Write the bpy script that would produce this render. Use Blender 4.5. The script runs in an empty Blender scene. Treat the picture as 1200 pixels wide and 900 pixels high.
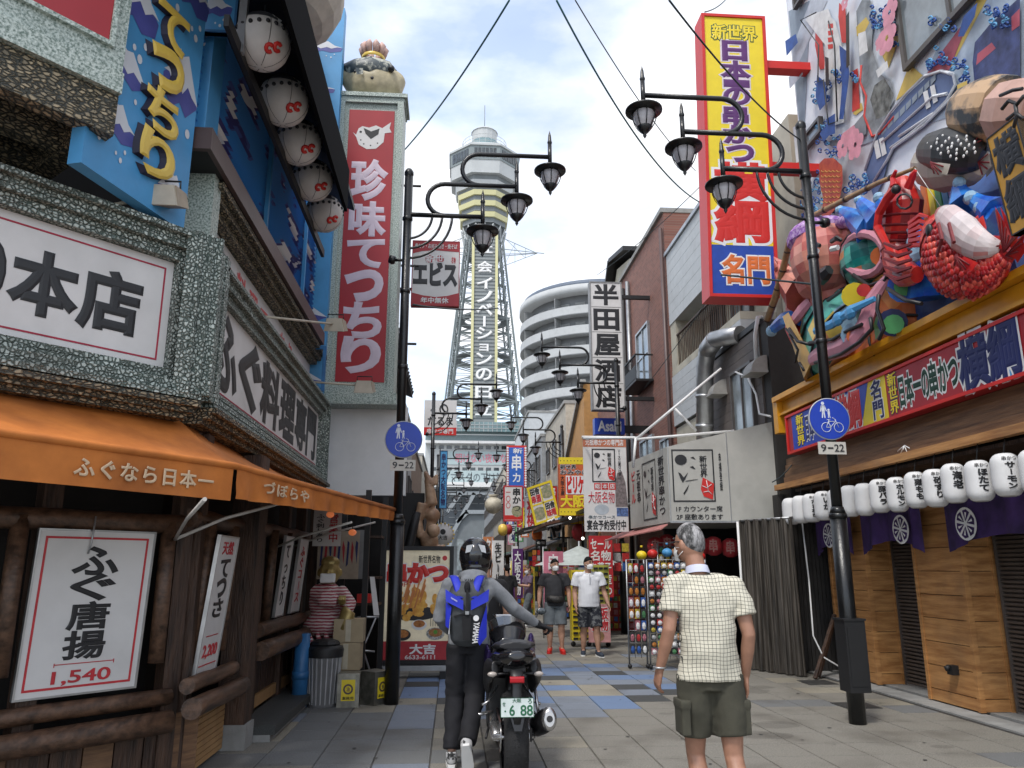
import bpy, bmesh, math, random
from mathutils import Vector, Matrix, noise
SC = bpy.context.scene
COL = SC.collection
random.seed(7)
R_ = math.radians
# ------------------------------------------------------------ camera
FPX = 906.0; YAW = R_(4.3); PITCH = R_(13.35); CH = 1.5
cam = bpy.data.cameras.new('camera'); camo = bpy.data.objects.new('camera', cam); COL.objects.link(camo)
cam.sensor_width = 36.0; cam.lens = 36.0 * FPX / 1200.0; cam.clip_start = 0.05; cam.clip_end = 3000
camo.location = (0, 0, CH); camo.rotation_euler = (math.pi / 2 + PITCH, 0, -YAW)
SC.camera = camo
# ------------------------------------------------------------ sky and sun
SUN_EL = R_(58); SUN_AZ = R_(215)          # azimuth clockwise from +Y
w = bpy.data.worlds.new('World'); SC.world = w; w.use_nodes = True
nt = w.node_tree; nt.nodes.clear()
out = nt.nodes.new('ShaderNodeOutputWorld'); bg = nt.nodes.new('ShaderNodeBackground')
sky = nt.nodes.new('ShaderNodeTexSky'); sky.sky_type = 'NISHITA'; sky.sun_disc = False
sky.sun_elevation = SUN_EL; sky.sun_rotation = SUN_AZ; sky.air_density = 1.0; sky.dust_density = 1.2
tc = nt.nodes.new('ShaderNodeTexCoord'); mp = nt.nodes.new('ShaderNodeMapping')
mp.inputs['Scale'].default_value = (1, 1, 2.4); mp.inputs['Location'].default_value = (0.35, 0.2, 0.55)
nz = nt.nodes.new('ShaderNodeTexNoise'); nz.inputs['Scale'].default_value = 2.6; nz.inputs['Detail'].default_value = 7; nz.inputs['Roughness'].default_value = 0.52
rp = nt.nodes.new('ShaderNodeMapRange'); rp.inputs[1].default_value = 0.38; rp.inputs[2].default_value = 0.56; rp.inputs[3].default_value = 0.28; rp.inputs[4].default_value = 1.0
nz2 = nt.nodes.new('ShaderNodeTexNoise'); nz2.inputs['Scale'].default_value = 5; nz2.inputs['Detail'].default_value = 5
r2 = nt.nodes.new('ShaderNodeMapRange'); r2.inputs[1].default_value = 0.35; r2.inputs[2].default_value = 0.65; r2.inputs[3].default_value = 8.6; r2.inputs[4].default_value = 11.0
cc = nt.nodes.new('ShaderNodeCombineColor')
mul = nt.nodes.new('ShaderNodeMath'); mul.operation = 'MULTIPLY'; mul.inputs[1].default_value = 1.03
mulr = nt.nodes.new('ShaderNodeMath'); mulr.operation = 'MULTIPLY'; mulr.inputs[1].default_value = 0.985
mx = nt.nodes.new('ShaderNodeMix'); mx.data_type = 'RGBA'
gain = nt.nodes.new('ShaderNodeMix'); gain.data_type = 'RGBA'; gain.blend_type = 'MULTIPLY'; gain.inputs[0].default_value = 1
gain.inputs[7].default_value = (2.6, 2.6, 2.6, 1)
L = nt.links.new
L(tc.outputs['Generated'], mp.inputs['Vector']); L(mp.outputs[0], nz.inputs['Vector']); L(mp.outputs[0], nz2.inputs['Vector'])
L(nz.outputs[0], rp.inputs[0]); L(nz2.outputs[0], r2.inputs[0])
L(r2.outputs[0], mulr.inputs[0]); L(mulr.outputs[0], cc.inputs[0]); L(r2.outputs[0], cc.inputs[1]); L(r2.outputs[0], mul.inputs[0]); L(mul.outputs[0], cc.inputs[2])
L(rp.outputs[0], mx.inputs[0]); L(sky.outputs[0], gain.inputs[6]); L(gain.outputs[2], mx.inputs[6]); L(cc.outputs[0], mx.inputs[7])
L(mx.outputs[2], bg.inputs['Color']); bg.inputs['Strength'].default_value = 0.1; L(bg.outputs[0], out.inputs['Surface'])
sl = bpy.data.lights.new('sun', 'SUN'); sl.energy = 1.9; sl.angle = R_(10); sl.color = (1, 0.96, 0.9)
so = bpy.data.objects.new('sun', sl); COL.objects.link(so); so.location = (0, 0, 60)
sd = Vector((math.sin(SUN_AZ) * math.cos(SUN_EL), math.cos(SUN_AZ) * math.cos(SUN_EL), math.sin(SUN_EL)))
so.rotation_euler = (-sd).to_track_quat('-Z', 'Y').to_euler()
vs = SC.view_settings; SC.display_settings.display_device = 'sRGB'
vs.view_transform = 'Standard'; vs.look = 'None'; vs.exposure = 0.45; vs.gamma = 1; vs.use_curve_mapping = False
SC.cycles.max_bounces = 6; SC.cycles.diffuse_bounces = 3; SC.cycles.glossy_bounces = 3; SC.cycles.transmission_bounces = 4
# ------------------------------------------------------------ photo measuring: a photograph point taken on a real plane
_sy, _cy, _sp, _cp = math.sin(YAW), math.cos(YAW), math.sin(PITCH), math.cos(PITCH)
_F = Vector((_sy * _cp, _cy * _cp, _sp)); _R = Vector((_cy, -_sy, 0)); _U = Vector((-_sy * _sp, -_cy * _sp, _cp))
EYE = Vector((0, 0, CH))
def P(x, y, X=None, Y=None, Z=None, pl=None):
    d = _F + _R * ((x - 600) / FPX) + _U * ((450 - y) / FPX)
    if X is not None: t = X / d.x
    elif Y is not None: t = Y / d.y
    elif Z is not None: t = (Z - CH) / d.z
    else: t = (pl[0] - EYE).dot(pl[1]) / d.dot(pl[1])
    return EYE + d * t
V = Vector
# ------------------------------------------------------------ materials
MATS = {}
def mat(name, col, rough=0.6, metal=0.0, var=0.12, scale=6.0, bump=0.0, bscale=40.0, spec=0.5, stretch=None, col2=None, dirt=0.0, emit=0.0, mode='noise', lo=0.35, hi=0.65, alpha=1.0):
    if name in MATS: return MATS[name]
    m = bpy.data.materials.new(name); m.use_nodes = True; n = m.node_tree; b = n.nodes['Principled BSDF']; K = n.links.new
    b.inputs['Roughness'].default_value = rough; b.inputs['Metallic'].default_value = metal; b.inputs['Specular IOR Level'].default_value = spec
    c = (*col, 1)
    if col2 is None: col2 = tuple(max(0, v * (1 - var * 2)) for v in col)
    g = n.nodes.new('ShaderNodeNewGeometry'); mpn = n.nodes.new('ShaderNodeMapping'); mpn.inputs['Scale'].default_value = stretch or (1, 1, 1)
    K(g.outputs['Position'], mpn.inputs['Vector'])
    if mode == 'cells':
        tw_ = n.nodes.new('ShaderNodeTexNoise'); tw_.inputs['Scale'].default_value = scale * .5; K(mpn.outputs[0], tw_.inputs['Vector']); vmm = n.nodes.new('ShaderNodeVectorMath'); vmm.operation = 'MULTIPLY_ADD'; vmm.inputs[1].default_value = (.6 / scale,) * 3; K(tw_.outputs['Color'], vmm.inputs[0]); K(mpn.outputs[0], vmm.inputs[2])
        t = n.nodes.new('ShaderNodeTexVoronoi'); t.inputs['Scale'].default_value = scale; K(vmm.outputs[0], t.inputs['Vector']); t.feature = 'DISTANCE_TO_EDGE'; tv = n.nodes.new('ShaderNodeTexVoronoi'); tv.inputs['Scale'].default_value = scale; K(vmm.outputs[0], tv.inputs['Vector'])
        sepc = n.nodes.new('ShaderNodeSeparateColor'); K(tv.outputs['Color'], sepc.inputs[0]); e1 = n.nodes.new('ShaderNodeMapRange'); e1.inputs[1].default_value = .02; e1.inputs[2].default_value = .22; K(t.outputs['Distance'], e1.inputs[0]); mu_ = n.nodes.new('ShaderNodeMath'); mu_.operation = 'MULTIPLY'; K(e1.outputs[0], mu_.inputs[0])
        c1 = n.nodes.new('ShaderNodeMapRange'); c1.inputs[3].default_value = .35; c1.inputs[4].default_value = 1.0; K(sepc.outputs[0], c1.inputs[0]); K(c1.outputs[0], mu_.inputs[1]); o_ = mu_.outputs[0]
        bpc = n.nodes.new('ShaderNodeBump'); bpc.inputs['Strength'].default_value = .9; bpc.inputs['Distance'].default_value = .015; K(e1.outputs[0], bpc.inputs['Height']); K(bpc.outputs[0], b.inputs['Normal'])
    elif mode == 'voronoi':
        t = n.nodes.new('ShaderNodeTexVoronoi'); t.inputs['Scale'].default_value = scale; o_ = t.outputs['Color']
        sep = n.nodes.new('ShaderNodeSeparateColor'); K(o_, sep.inputs[0]); o_ = sep.outputs[0]
    else:
        t = n.nodes.new('ShaderNodeTexNoise'); t.inputs['Scale'].default_value = scale; t.inputs['Detail'].default_value = 6; o_ = t.outputs[0]
        t.inputs['Roughness'].default_value = 0.6
    if mode != 'cells': K(mpn.outputs[0], t.inputs['Vector'])
    mr = n.nodes.new('ShaderNodeMapRange'); mr.inputs[1].default_value = lo; mr.inputs[2].default_value = hi
    K(o_, mr.inputs[0]); mix = n.nodes.new('ShaderNodeMix'); mix.data_type = 'RGBA'; mix.inputs[6].default_value = (*col2, 1); mix.inputs[7].default_value = c
    K(mr.outputs[0], mix.inputs[0]); res = mix.outputs[2]
    if dirt:
        t2 = n.nodes.new('ShaderNodeTexNoise'); t2.inputs['Scale'].default_value = 1.7; t2.inputs['Detail'].default_value = 8; K(g.outputs['Position'], t2.inputs['Vector'])
        m2 = n.nodes.new('ShaderNodeMapRange'); m2.inputs[1].default_value = 0.5; m2.inputs[2].default_value = 0.72; m2.inputs[4].default_value = dirt
        K(t2.outputs[0], m2.inputs[0]); x2 = n.nodes.new('ShaderNodeMix'); x2.data_type = 'RGBA'; K(m2.outputs[0], x2.inputs[0]); K(res, x2.inputs[6])
        x2.inputs[7].default_value = (0.08, 0.07, 0.055, 1); res = x2.outputs[2]
    K(res, b.inputs['Base Color'])
    if bump:
        t3 = n.nodes.new('ShaderNodeTexNoise'); t3.inputs['Scale'].default_value = bscale; t3.inputs['Detail'].default_value = 4; K(mpn.outputs[0], t3.inputs['Vector'])
        bp = n.nodes.new('ShaderNodeBump'); bp.inputs['Strength'].default_value = bump; bp.inputs['Distance'].default_value = 0.02; K(t3.outputs[0], bp.inputs['Height']); K(bp.outputs[0], b.inputs['Normal'])
    if emit:
        K(res, b.inputs['Emission Color']); b.inputs['Emission Strength'].default_value = emit
    if alpha < 1: b.inputs['Alpha'].default_value = alpha
    MATS[name] = m; return m
def flat(name, col, rough=0.5): return mat(name, col, rough=rough, var=0.05, scale=3)
BLACK = mat('black_paint', (0.010, 0.010, 0.011), rough=0.55, var=0.1)
MATTE = mat('matte_black', (0.004, 0.004, 0.005), rough=0.9, spec=0.08, var=0.1)
POLE = mat('pole_black', (0.010, 0.011, 0.012), rough=0.3, var=0.3, bump=0.15, bscale=60)
WHITE = mat('white_paint', (0.74, 0.74, 0.73), rough=0.5, var=0.03, dirt=0.12)
SIGNW = mat('sign_white', (0.66, 0.645, 0.63), rough=0.5, var=0.05, scale=3, dirt=0.13)
INK = mat('ink_black', (0.014, 0.014, 0.016), rough=0.45, var=0.05)
RED = mat('sign_red', (0.36, 0.014, 0.022), rough=0.45, var=0.06, scale=2)
BRED = mat('bright_red', (0.58, 0.02, 0.015), rough=0.45, var=0.05)
PINKRED = mat('lettering_pink_red', (0.62, 0.10, 0.10), rough=0.5, var=0.05)
YEL = mat('sign_yellow', (0.78, 0.60, 0.02), rough=0.45, var=0.04)
BLUE = mat('sign_blue', (0.01, 0.05, 0.42), rough=0.4, var=0.05)
NAVY = mat('navy_ink', (0.012, 0.018, 0.10), rough=0.5, var=0.05)
PURP = mat('purple_ink', (0.10, 0.02, 0.14), rough=0.5, var=0.1)
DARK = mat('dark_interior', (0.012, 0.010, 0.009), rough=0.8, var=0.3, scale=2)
GRANITE = mat('green_granite_relief', (0.54, 0.60, 0.55), col2=(0.06, 0.09, 0.075), rough=0.5, scale=36, lo=0.0, hi=0.8, mode='cells', dirt=0.45)
GRANF = mat('speckled_granite', (0.52, 0.58, 0.53), col2=(0.12, 0.17, 0.14), rough=0.4, scale=60, lo=0.38, hi=0.6, bump=0.3, bscale=70)
ROCKT = mat('tan_black_rock_relief', (0.44, 0.35, 0.22), col2=(0.035, 0.038, 0.03), rough=0.6, scale=30, lo=0.1, hi=0.95, stretch=(1, .6, 1.5), mode='cells', dirt=0.4)
BLUEW = mat('blue_board_paint', (0.075, 0.33, 0.64), rough=0.5, var=0.10, scale=1.5, dirt=0.15)
BLUED = mat('blue_pipe_paint', (0.035, 0.17, 0.40), rough=0.45, var=0.15, scale=4, dirt=0.2)
GOLDL = mat('gold_lettering', (0.80, 0.56, 0.10), rough=0.35, var=0.10, scale=2)
WOODD = mat('dark_timber', (0.075, 0.038, 0.022), col2=(0.02, 0.010, 0.006), rough=0.6, scale=3, stretch=(6, 6, 0.8), bump=0.5, bscale=12)
WOODH = mat('dark_timber_horizontal', (0.125, 0.066, 0.038), col2=(0.035, 0.018, 0.010), rough=0.5, scale=3, stretch=(6, 0.9, 6), bump=0.22, bscale=9)
WOODL = mat('orange_pine', (0.52, 0.265, 0.095), col2=(0.30, 0.13, 0.04), rough=0.5, scale=2.2, stretch=(1.5, 0.7, 9), bump=0.15, bscale=12, dirt=0.3)
WOODM = mat('brown_board', (0.20, 0.105, 0.05), col2=(0.10, 0.05, 0.025), rough=0.6, scale=3, stretch=(2, 0.6, 12), bump=0.2, bscale=12)
ORANGE = mat('orange_canvas', (0.58, 0.185, 0.032), col2=(0.38, 0.11, 0.016), rough=0.75, scale=2.5, bump=0.2, bscale=5, dirt=0.18)
STEEL = mat('galvanised_steel', (0.42, 0.43, 0.44), rough=0.38, metal=0.75, var=0.15, scale=5, bump=0.05)
CONC = mat('concrete_grey', (0.30, 0.30, 0.29), rough=0.85, var=0.12, scale=5, bump=0.2, bscale=60, dirt=0.35)
BEIGE = mat('beige_render', (0.50, 0.46, 0.38), rough=0.85, var=0.07, scale=3, dirt=0.25, bump=0.1)
GLASSD = mat('dark_window_glass', (0.05, 0.065, 0.075), rough=0.08, var=0.4, scale=1.2, spec=0.9)
GLASSL = mat('pale_window_glass', (0.26, 0.30, 0.32), rough=0.12, var=0.25, scale=1.5, spec=0.8)
SKIN = mat('skin_tan', (0.44, 0.245, 0.165), rough=0.55, var=0.08, scale=12)
HAIRB = mat('hair_black', (0.008, 0.007, 0.007), rough=0.75, spec=.2, var=0.4, scale=60, stretch=(1, 1, 0.2))
# ------------------------------------------------------------ mesh building
class MB:
    def __init__(s): s.v = []; s.f = []; s.m = []; s.sm = []
    def add(s, vs, fs, mi=0, smooth=False):
        b = len(s.v); s.v += [V(v) for v in vs]
        for f in fs: s.f.append([i + b for i in f]); s.m.append(mi); s.sm.append(smooth)
        return s
    def hexa(s, c, mi=0):   # 8 corners: bottom 4 ccw, top 4 ccw
        return s.add(c, [(3, 2, 1, 0), (4, 5, 6, 7), (0, 1, 5, 4), (1, 2, 6, 5), (2, 3, 7, 6), (3, 0, 4, 7)], mi)
    def box(s, a, b, mi=0):
        x0, y0, z0 = a; x1, y1, z1 = b
        if x0 > x1: x0, x1 = x1, x0
        if y0 > y1: y0, y1 = y1, y0
        if z0 > z1: z0, z1 = z1, z0
        return s.hexa([(x0, y0, z0), (x1, y0, z0), (x1, y1, z0), (x0, y1, z0), (x0, y0, z1), (x1, y0, z1), (x1, y1, z1), (x0, y1, z1)], mi)
    def bar(s, p, q, wd, ht, mi=0, up=(0, 0, 1)):
        p, q = V(p), V(q); t = (q - p).normalized(); u = V(up)
        sx = t.cross(u)
        if sx.length < 1e-4: sx = t.cross(V((1, 0, 0)))
        sx.normalize(); u = sx.cross(t).normalized(); a = sx * wd / 2; b = u * ht / 2
        return s.hexa([p - a - b, p + a - b, q + a - b, q - a - b, p - a + b, p + a + b, q + a + b, q - a + b], mi)
    def tube(s, pts, rad, n=10, ref=None, cap=True, mi=0, smooth=True):
        pts = [V(p) for p in pts]; k = len(pts)
        if not isinstance(rad, (list,)): rad = [rad] * k
        base = len(s.v); pr = V(ref) if ref else None; prev = None
        for i in range(k):
            t = (pts[min(i + 1, k - 1)] - pts[max(i - 1, 0)])
            t = t.normalized() if t.length > 1e-9 else (prev or V((0, 0, 1)))
            prev = t
            if pr is None:
                pr = V((0, 0, 1)) if abs(t.z) < 0.9 else V((1, 0, 0))
            a = (pr - t * pr.dot(t))
            if a.length < 1e-4: a = t.orthogonal()
            a.normalize(); b = t.cross(a)
            if ref is None: pr = a
            r = rad[i]; ra, rb = (r if isinstance(r, tuple) else (r, r))
            for j in range(n):
                an = 2 * math.pi * j / n; s.v.append(pts[i] + a * ra * math.cos(an) + b * rb * math.sin(an))
        for i in range(k - 1):
            for j in range(n):
                p0 = base + i * n + j; p1 = base + i * n + (j + 1) % n
                s.f.append([p0, p1, p1 + n, p0 + n]); s.m.append(mi); s.sm.append(smooth)
        if cap:
            s.f.append([base + j for j in range(n)][::-1]); s.m.append(mi); s.sm.append(False)
            s.f.append([base + (k - 1) * n + j for j in range(n)]); s.m.append(mi); s.sm.append(False)
        return s
    def lathe(s, prof, c=(0, 0, 0), n=16, axis=(0, 0, 1), mi=0, smooth=True, a0=0, a1=2 * math.pi, cap=False):
        ax = V(axis).normalized(); u = ax.orthogonal().normalized() if abs(ax.z) < 0.999 else V((1, 0, 0)); w_ = ax.cross(u); c = V(c); base = len(s.v); full = abs(a1 - a0 - 2 * math.pi) < 1e-6
        m_ = n if full else n + 1
        for r, z in prof:
            for j in range(m_):
                an = a0 + (a1 - a0) * j / n; s.v.append(c + ax * z + u * r * math.cos(an) + w_ * r * math.sin(an))
        for i in range(len(prof) - 1):
            for j in range(n):
                j2 = (j + 1) % m_ if full else j + 1
                s.f.append([base + i * m_ + j, base + i * m_ + j2, base + (i + 1) * m_ + j2, base + (i + 1) * m_ + j]); s.m.append(mi); s.sm.append(smooth)
        return s
    def ball(s, c, r, n=12, k=8, mi=0, smooth=True, mtx=None):
        rx, ry, rz = r if isinstance(r, (tuple, list)) else (r, r, r); c = V(c); base = len(s.v)
        for i in range(k + 1):
            ph = math.pi * i / k
            for j in range(n):
                th = 2 * math.pi * j / n; q = V((rx * math.sin(ph) * math.cos(th), ry * math.sin(ph) * math.sin(th), rz * math.cos(ph)))
                if mtx: q = mtx @ q
                s.v.append(c + q)
        for i in range(k):
            for j in range(n):
                a = base + i * n + j; b = base + i * n + (j + 1) % n
                s.f.append([a, a + n, b + n, b]); s.m.append(mi); s.sm.append(smooth)
        return s
    def prism(s, pts, off, mi=0):     # planar polygon extruded by vector off
        pts = [V(p) for p in pts]; k = len(pts); off = V(off); base = len(s.v)
        s.v += pts + [p + off for p in pts]
        s.f.append([base + i for i in range(k)][::-1]); s.f.append([base + k + i for i in range(k)])
        s.m += [mi, mi]; s.sm += [False, False]
        for i in range(k):
            j = (i + 1) % k; s.f.append([base + i, base + j, base + k + j, base + k + i]); s.m.append(mi); s.sm.append(False)
        return s
    def quad(s, a, b, c, d, mi=0): return s.add([a, b, c, d], [(0, 1, 2, 3)], mi)
def rootloc(p):
    o = V((0, 0, 0))
    while p is not None: o += p.location; p = p.parent
    return o
def link(name, me, parent=None):
    o = bpy.data.objects.new(name, me); COL.objects.link(o)
    if parent is not None: o.parent = parent
    return o
def obj(name, mb, m, parent=None, label=None, cat=None, group=None, kind=None, fix=True):
    me = bpy.data.meshes.new(name); off = rootloc(parent)
    vs_ = [(v.x - off.x, v.y - off.y, v.z - off.z) for v in mb.v]
    base = None
    if parent is None and vs_:
        xs = [v[0] for v in vs_]; ys = [v[1] for v in vs_]; zs = [v[2] for v in vs_]
        base = ((min(xs) + max(xs)) / 2, (min(ys) + max(ys)) / 2, min(zs)); vs_ = [(a - base[0], b - base[1], c - base[2]) for a, b, c in vs_]
    me.from_pydata(vs_, [], mb.f)
    ms = m if isinstance(m, (list, tuple)) else [m]
    for x in ms: me.materials.append(x)
    if len(ms) > 1: me.polygons.foreach_set('material_index', mb.m)
    if any(mb.sm): me.polygons.foreach_set('use_smooth', mb.sm)
    if fix and len(mb.f) < 60000:
        bm = bmesh.new(); bm.from_mesh(me); bmesh.ops.recalc_face_normals(bm, faces=bm.faces); bm.to_mesh(me); bm.free()
    me.update()
    o = link(name, me, parent)
    if base: o.location = base
    return tag(o, label, cat, group, kind)
def tag(o, label=None, cat=None, group=None, kind=None):
    if label: o['label'] = label
    if cat: o['category'] = cat
    if group: o['group'] = group
    if kind: o['kind'] = kind
    return o
def thing(name, label, cat, loc=(0, 0, 0), group=None):
    o = bpy.data.objects.new(name, None); COL.objects.link(o); o.location = loc; o.empty_display_size = 0.2
    return tag(o, label, cat, group)
TMP = bpy.data.scenes.new('workbench')
def evaluate(o):
    TMP.collection.objects.link(o); vl = TMP.view_layers[0]; vl.update(); dg = vl.depsgraph
    return bpy.data.meshes.new_from_object(o.evaluated_get(dg), depsgraph=dg)
def remesh(mb, voxel, smooth=3, fn=None):
    """join overlapping lofts of one body into one continuous skin"""
    me = bpy.data.meshes.new('tmp'); me.from_pydata([tuple(v) for v in mb.v], [], mb.f)
    bm = bmesh.new(); bm.from_mesh(me); bmesh.ops.recalc_face_normals(bm, faces=bm.faces); bm.to_mesh(me); bm.free()
    o = bpy.data.objects.new('tmp', me)
    md = o.modifiers.new('r', 'REMESH'); md.mode = 'VOXEL'; md.voxel_size = voxel
    if smooth: sm = o.modifiers.new('s', 'SMOOTH'); sm.factor = 0.5; sm.iterations = smooth
    r = evaluate(o)
    res = MB(); res.v = [v.co.copy() for v in r.vertices]; res.f = [list(p.vertices) for p in r.polygons]; res.m = [0] * len(res.f); res.sm = [True] * len(res.f)
    if fn: res.v = [fn(v) for v in res.v]
    bpy.data.objects.remove(o); bpy.data.meshes.remove(me); bpy.data.meshes.remove(r)
    return res
def copy_tree(o, parent=None):
    c = o.copy(); COL.objects.link(c)
    if parent is not None: c.parent = parent
    for ch in o.children: copy_tree(ch, c)
    return c
# ------------------------------------------------------------ plane frames: O bottom-left seen from the front, U right, W up
class Fr:
    def __init__(s, O, U, W): s.O = V(O); s.U = V(U); s.W = V(W); s.N = s.U.cross(s.W).normalized(); s.w = s.U.length; s.h = s.W.length
    def p(s, x, y, n=0.0): return s.O + s.U * x + s.W * y + s.N * n
    def sub(s, x0, y0, x1, y1, n=0.0): return Fr(s.p(x0, y0, n), s.U * (x1 - x0), s.W * (y1 - y0))
    def inset(s, d): a, b = d / s.w, d / s.h; return s.sub(a, b, 1 - a, 1 - b)
def FL(X, y0, y1, z0, z1): return Fr((X, y0, z0), (0, y1 - y0, 0), (0, 0, z1 - z0))       # faces +X
def FRt(X, y0, y1, z0, z1): return Fr((X, y1, z0), (0, y0 - y1, 0), (0, 0, z1 - z0))      # faces -X
def FF(Y, x0, x1, z0, z1): return Fr((x0, Y, z0), (x1 - x0, 0, 0), (0, 0, z1 - z0))       # faces the camera end
def FFp(Y, a, b, c, d):
    p = P((a + c) / 2, (b + d) / 2, Y=Y); l = P(a, (b + d) / 2, Y=Y); r = P(c, (b + d) / 2, Y=Y); t = P((a + c) / 2, b, Y=Y); bo = P((a + c) / 2, d, Y=Y)
    return FF(Y, l.x, r.x, bo.z, t.z)
def FG(p0, p1, z0, z1): # vertical plane between ground points p0 (viewer left) and p1 (viewer right)
    return Fr((p0[0], p0[1], z0), (p1[0] - p0[0], p1[1] - p0[1], 0), (0, 0, z1 - z0))
def slab(mb, fr, back, front=0.0, mi=0):   # the frame rectangle as a board from -back to front
    a = [fr.p(0, 0, -back), fr.p(1, 0, -back), fr.p(1, 0, front), fr.p(0, 0, front)]; b = [fr.p(0, 1, -back), fr.p(1, 1, -back), fr.p(1, 1, front), fr.p(0, 1, front)]
    return mb.hexa(a + b, mi)
def ring(mb, fr, wd, back, front, mi=0):   # rectangular picture-frame border of width wd inside fr
    a, b = wd / fr.w, wd / fr.h
    slab(mb, fr.sub(0, 0, 1, b), back, front, mi); slab(mb, fr.sub(0, 1 - b, 1, 1), back, front, mi)
    slab(mb, fr.sub(0, b, a, 1 - b), back, front, mi); slab(mb, fr.sub(1 - a, b, 1, 1 - b), back, front, mi)
    return mb
_G = {}
def glyph(s, bold):
    k = (s, bold)
    if k in _G: return _G[k]
    c = bpy.data.curves.new('g', 'FONT'); c.body = s; c.resolution_u = 4; c.extrude = 0.0
    if bold: c.bevel_depth = bold; c.bevel_resolution = 0
    o = bpy.data.objects.new('g', c); me = evaluate(o)
    zf = max([v.co.z for v in me.vertices] or [0]); 
    vs_ = [(v.co.x, v.co.y, (v.co.z / zf if zf > 1e-6 else 1.0)) for v in me.vertices]
    fs = [list(p.vertices) for p in me.polygons]
    if bold: fs = [f for f in fs if max(vs_[i][2] for i in f) > 0.5]
    bpy.data.objects.remove(o); bpy.data.meshes.remove(me); bpy.data.curves.remove(c)
    xs = [v[0] for v in vs_] or [0]; ys = [v[1] for v in vs_] or [0]
    _G[k] = (vs_, fs, min(xs), max(xs), min(ys), max(ys)); return _G[k]
def put_glyph(mb, fr, s, rect, bold, t, n0, fill=False, mi=0):
    vs_, fs, x0, x1, y0, y1 = glyph(s, bold)
    if not vs_: return
    full = len(s) == 1 and ord(s) > 0x2000 and not fill
    if full: x0, x1, y0, y1 = 0.0, 1.0, -0.13, 0.87
    elif bold: x0, x1, y0, y1 = glyph(s, 0)[2:]
    a, b, c, d = rect; sx = (c - a) / max(x1 - x0, 1e-6); sy = (d - b) / max(y1 - y0, 1e-6)
    mb.add([fr.p(a + (x - x0) * sx, b + (y - y0) * sy, n0 + t * max(z, 0)) for x, y, z in vs_], fs, mi)
def text(fr, s, rect, m, parent, bold=0.02, vert=False, n0=0.003, t=0.004, outline=None, name='lettering', fill=False, slant=0.0):
    def lay(bd, n_, mat_, th):
        mb = MB()
        if vert:
            k = len(s); h = (rect[3] - rect[1]) / k
            for i, ch in enumerate(s):
                if ch == ' ': continue
                r = (rect[0], rect[3] - (i + 1) * h, rect[2], rect[3] - i * h)
                if ch == 'ー':
                    xa, xb = r[0] + (r[2] - r[0]) * .43, r[0] + (r[2] - r[0]) * .58; ya, yb = r[1] + h * .12, r[1] + h * .88
                    mb.add([fr.p(x, ya + (yb - ya) * j / 4, n_ + th) for j in range(5) for x in (xa, xb)], [(2 * j, 2 * j + 1, 2 * j + 3, 2 * j + 2) for j in range(4)]); continue
                put_glyph(mb, fr, ch, r, bd, th, n_, fill)
        else: put_glyph(mb, fr, s, rect, bd, th, n_, fill)
        return obj(name, mb, mat_, parent, fix=False)
    if outline: lay(bold + outline[1], n0, outline[0], t * 0.5); n0 += t * 0.6
    return lay(bold, n0, m, t)
def poly(mb, fr, pts, n=0.004, mi=0): return mb.add([fr.p(x, y, n) for x, y in pts], [list(range(len(pts)))], mi)
def disc(mb, fr, cx, cy, r, n=0.004, k=20, mi=0, sx=1.0, sy=1.0):   # r in metres
    return poly(mb, fr, [(cx + r * sx / fr.w * math.cos(2 * math.pi * i / k), cy + r * sy / fr.h * math.sin(2 * math.pi * i / k)) for i in range(k)], n, mi)
def board(name, label, cat, fr, thick, mface, medge=None, border=0.0, mborder=None, proud=0.006, group=None, parent=None):
    t = parent or thing(name, label, cat, fr.p(0.5, 0, -thick / 2), group)
    mb = MB(); slab(mb, fr, thick); obj('panel', mb, mface, t)
    if border: obj('frame', ring(MB(), fr, border, thick + 0.004, proud), mborder or medge, t)
    return t
# ============================================================ GROUND
TG = mat('tile_granite_beige', (0.285, 0.268, 0.23), col2=(0.11, 0.104, 0.09), rough=0.75, scale=90, lo=0.3, hi=0.7, bump=0.25, bscale=140, dirt=0.6)
TG2 = mat('tile_granite_grey', (0.20, 0.205, 0.205), col2=(0.095, 0.098, 0.098), rough=0.72, scale=95, lo=0.3, hi=0.7, bump=0.25, bscale=140, dirt=0.6)
TB = mat('tile_blue', (0.16, 0.235, 0.38), col2=(0.10, 0.15, 0.25), rough=0.65, scale=95, lo=0.3, hi=0.7, bump=0.2, bscale=140, dirt=0.25)
TB2 = mat('tile_slate_blue', (0.22, 0.25, 0.30), col2=(0.13, 0.15, 0.18), rough=0.65, scale=95, lo=0.3, hi=0.7, bump=0.2, bscale=140, dirt=0.35)
TS = mat('tile_sand', (0.34, 0.31, 0.245), col2=(0.18, 0.165, 0.13), rough=0.75, scale=90, lo=0.3, hi=0.7, bump=0.2, bscale=140, dirt=0.4)
TK = mat('tile_charcoal', (0.065, 0.07, 0.068), col2=(0.03, 0.03, 0.03), rough=0.7, scale=90, lo=0.3, hi=0.7, bump=0.2, bscale=140)
SOIL = mat('joint_dark', (0.10, 0.095, 0.085), rough=0.95, bump=0.3)
mb = MB(); mb.quad((-400, -60, -0.03), (400, -60, -0.03), (400, 900, -0.03), (-400, 900, -0.03)); obj('ground', mb, CONC, kind='structure')
mb = MB(); mb.quad((-4.6, -3, -0.012), (5.3, -3, -0.012), (5.3, 140, -0.012), (-4.6, 140, -0.012)); pav = obj('pavement', mb, SOIL, kind='structure')
TW = 0.45; TX0 = -4.2; NC = 21
tile_mats = [TG, TG2, TB, TB2, TS, TK]
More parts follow.
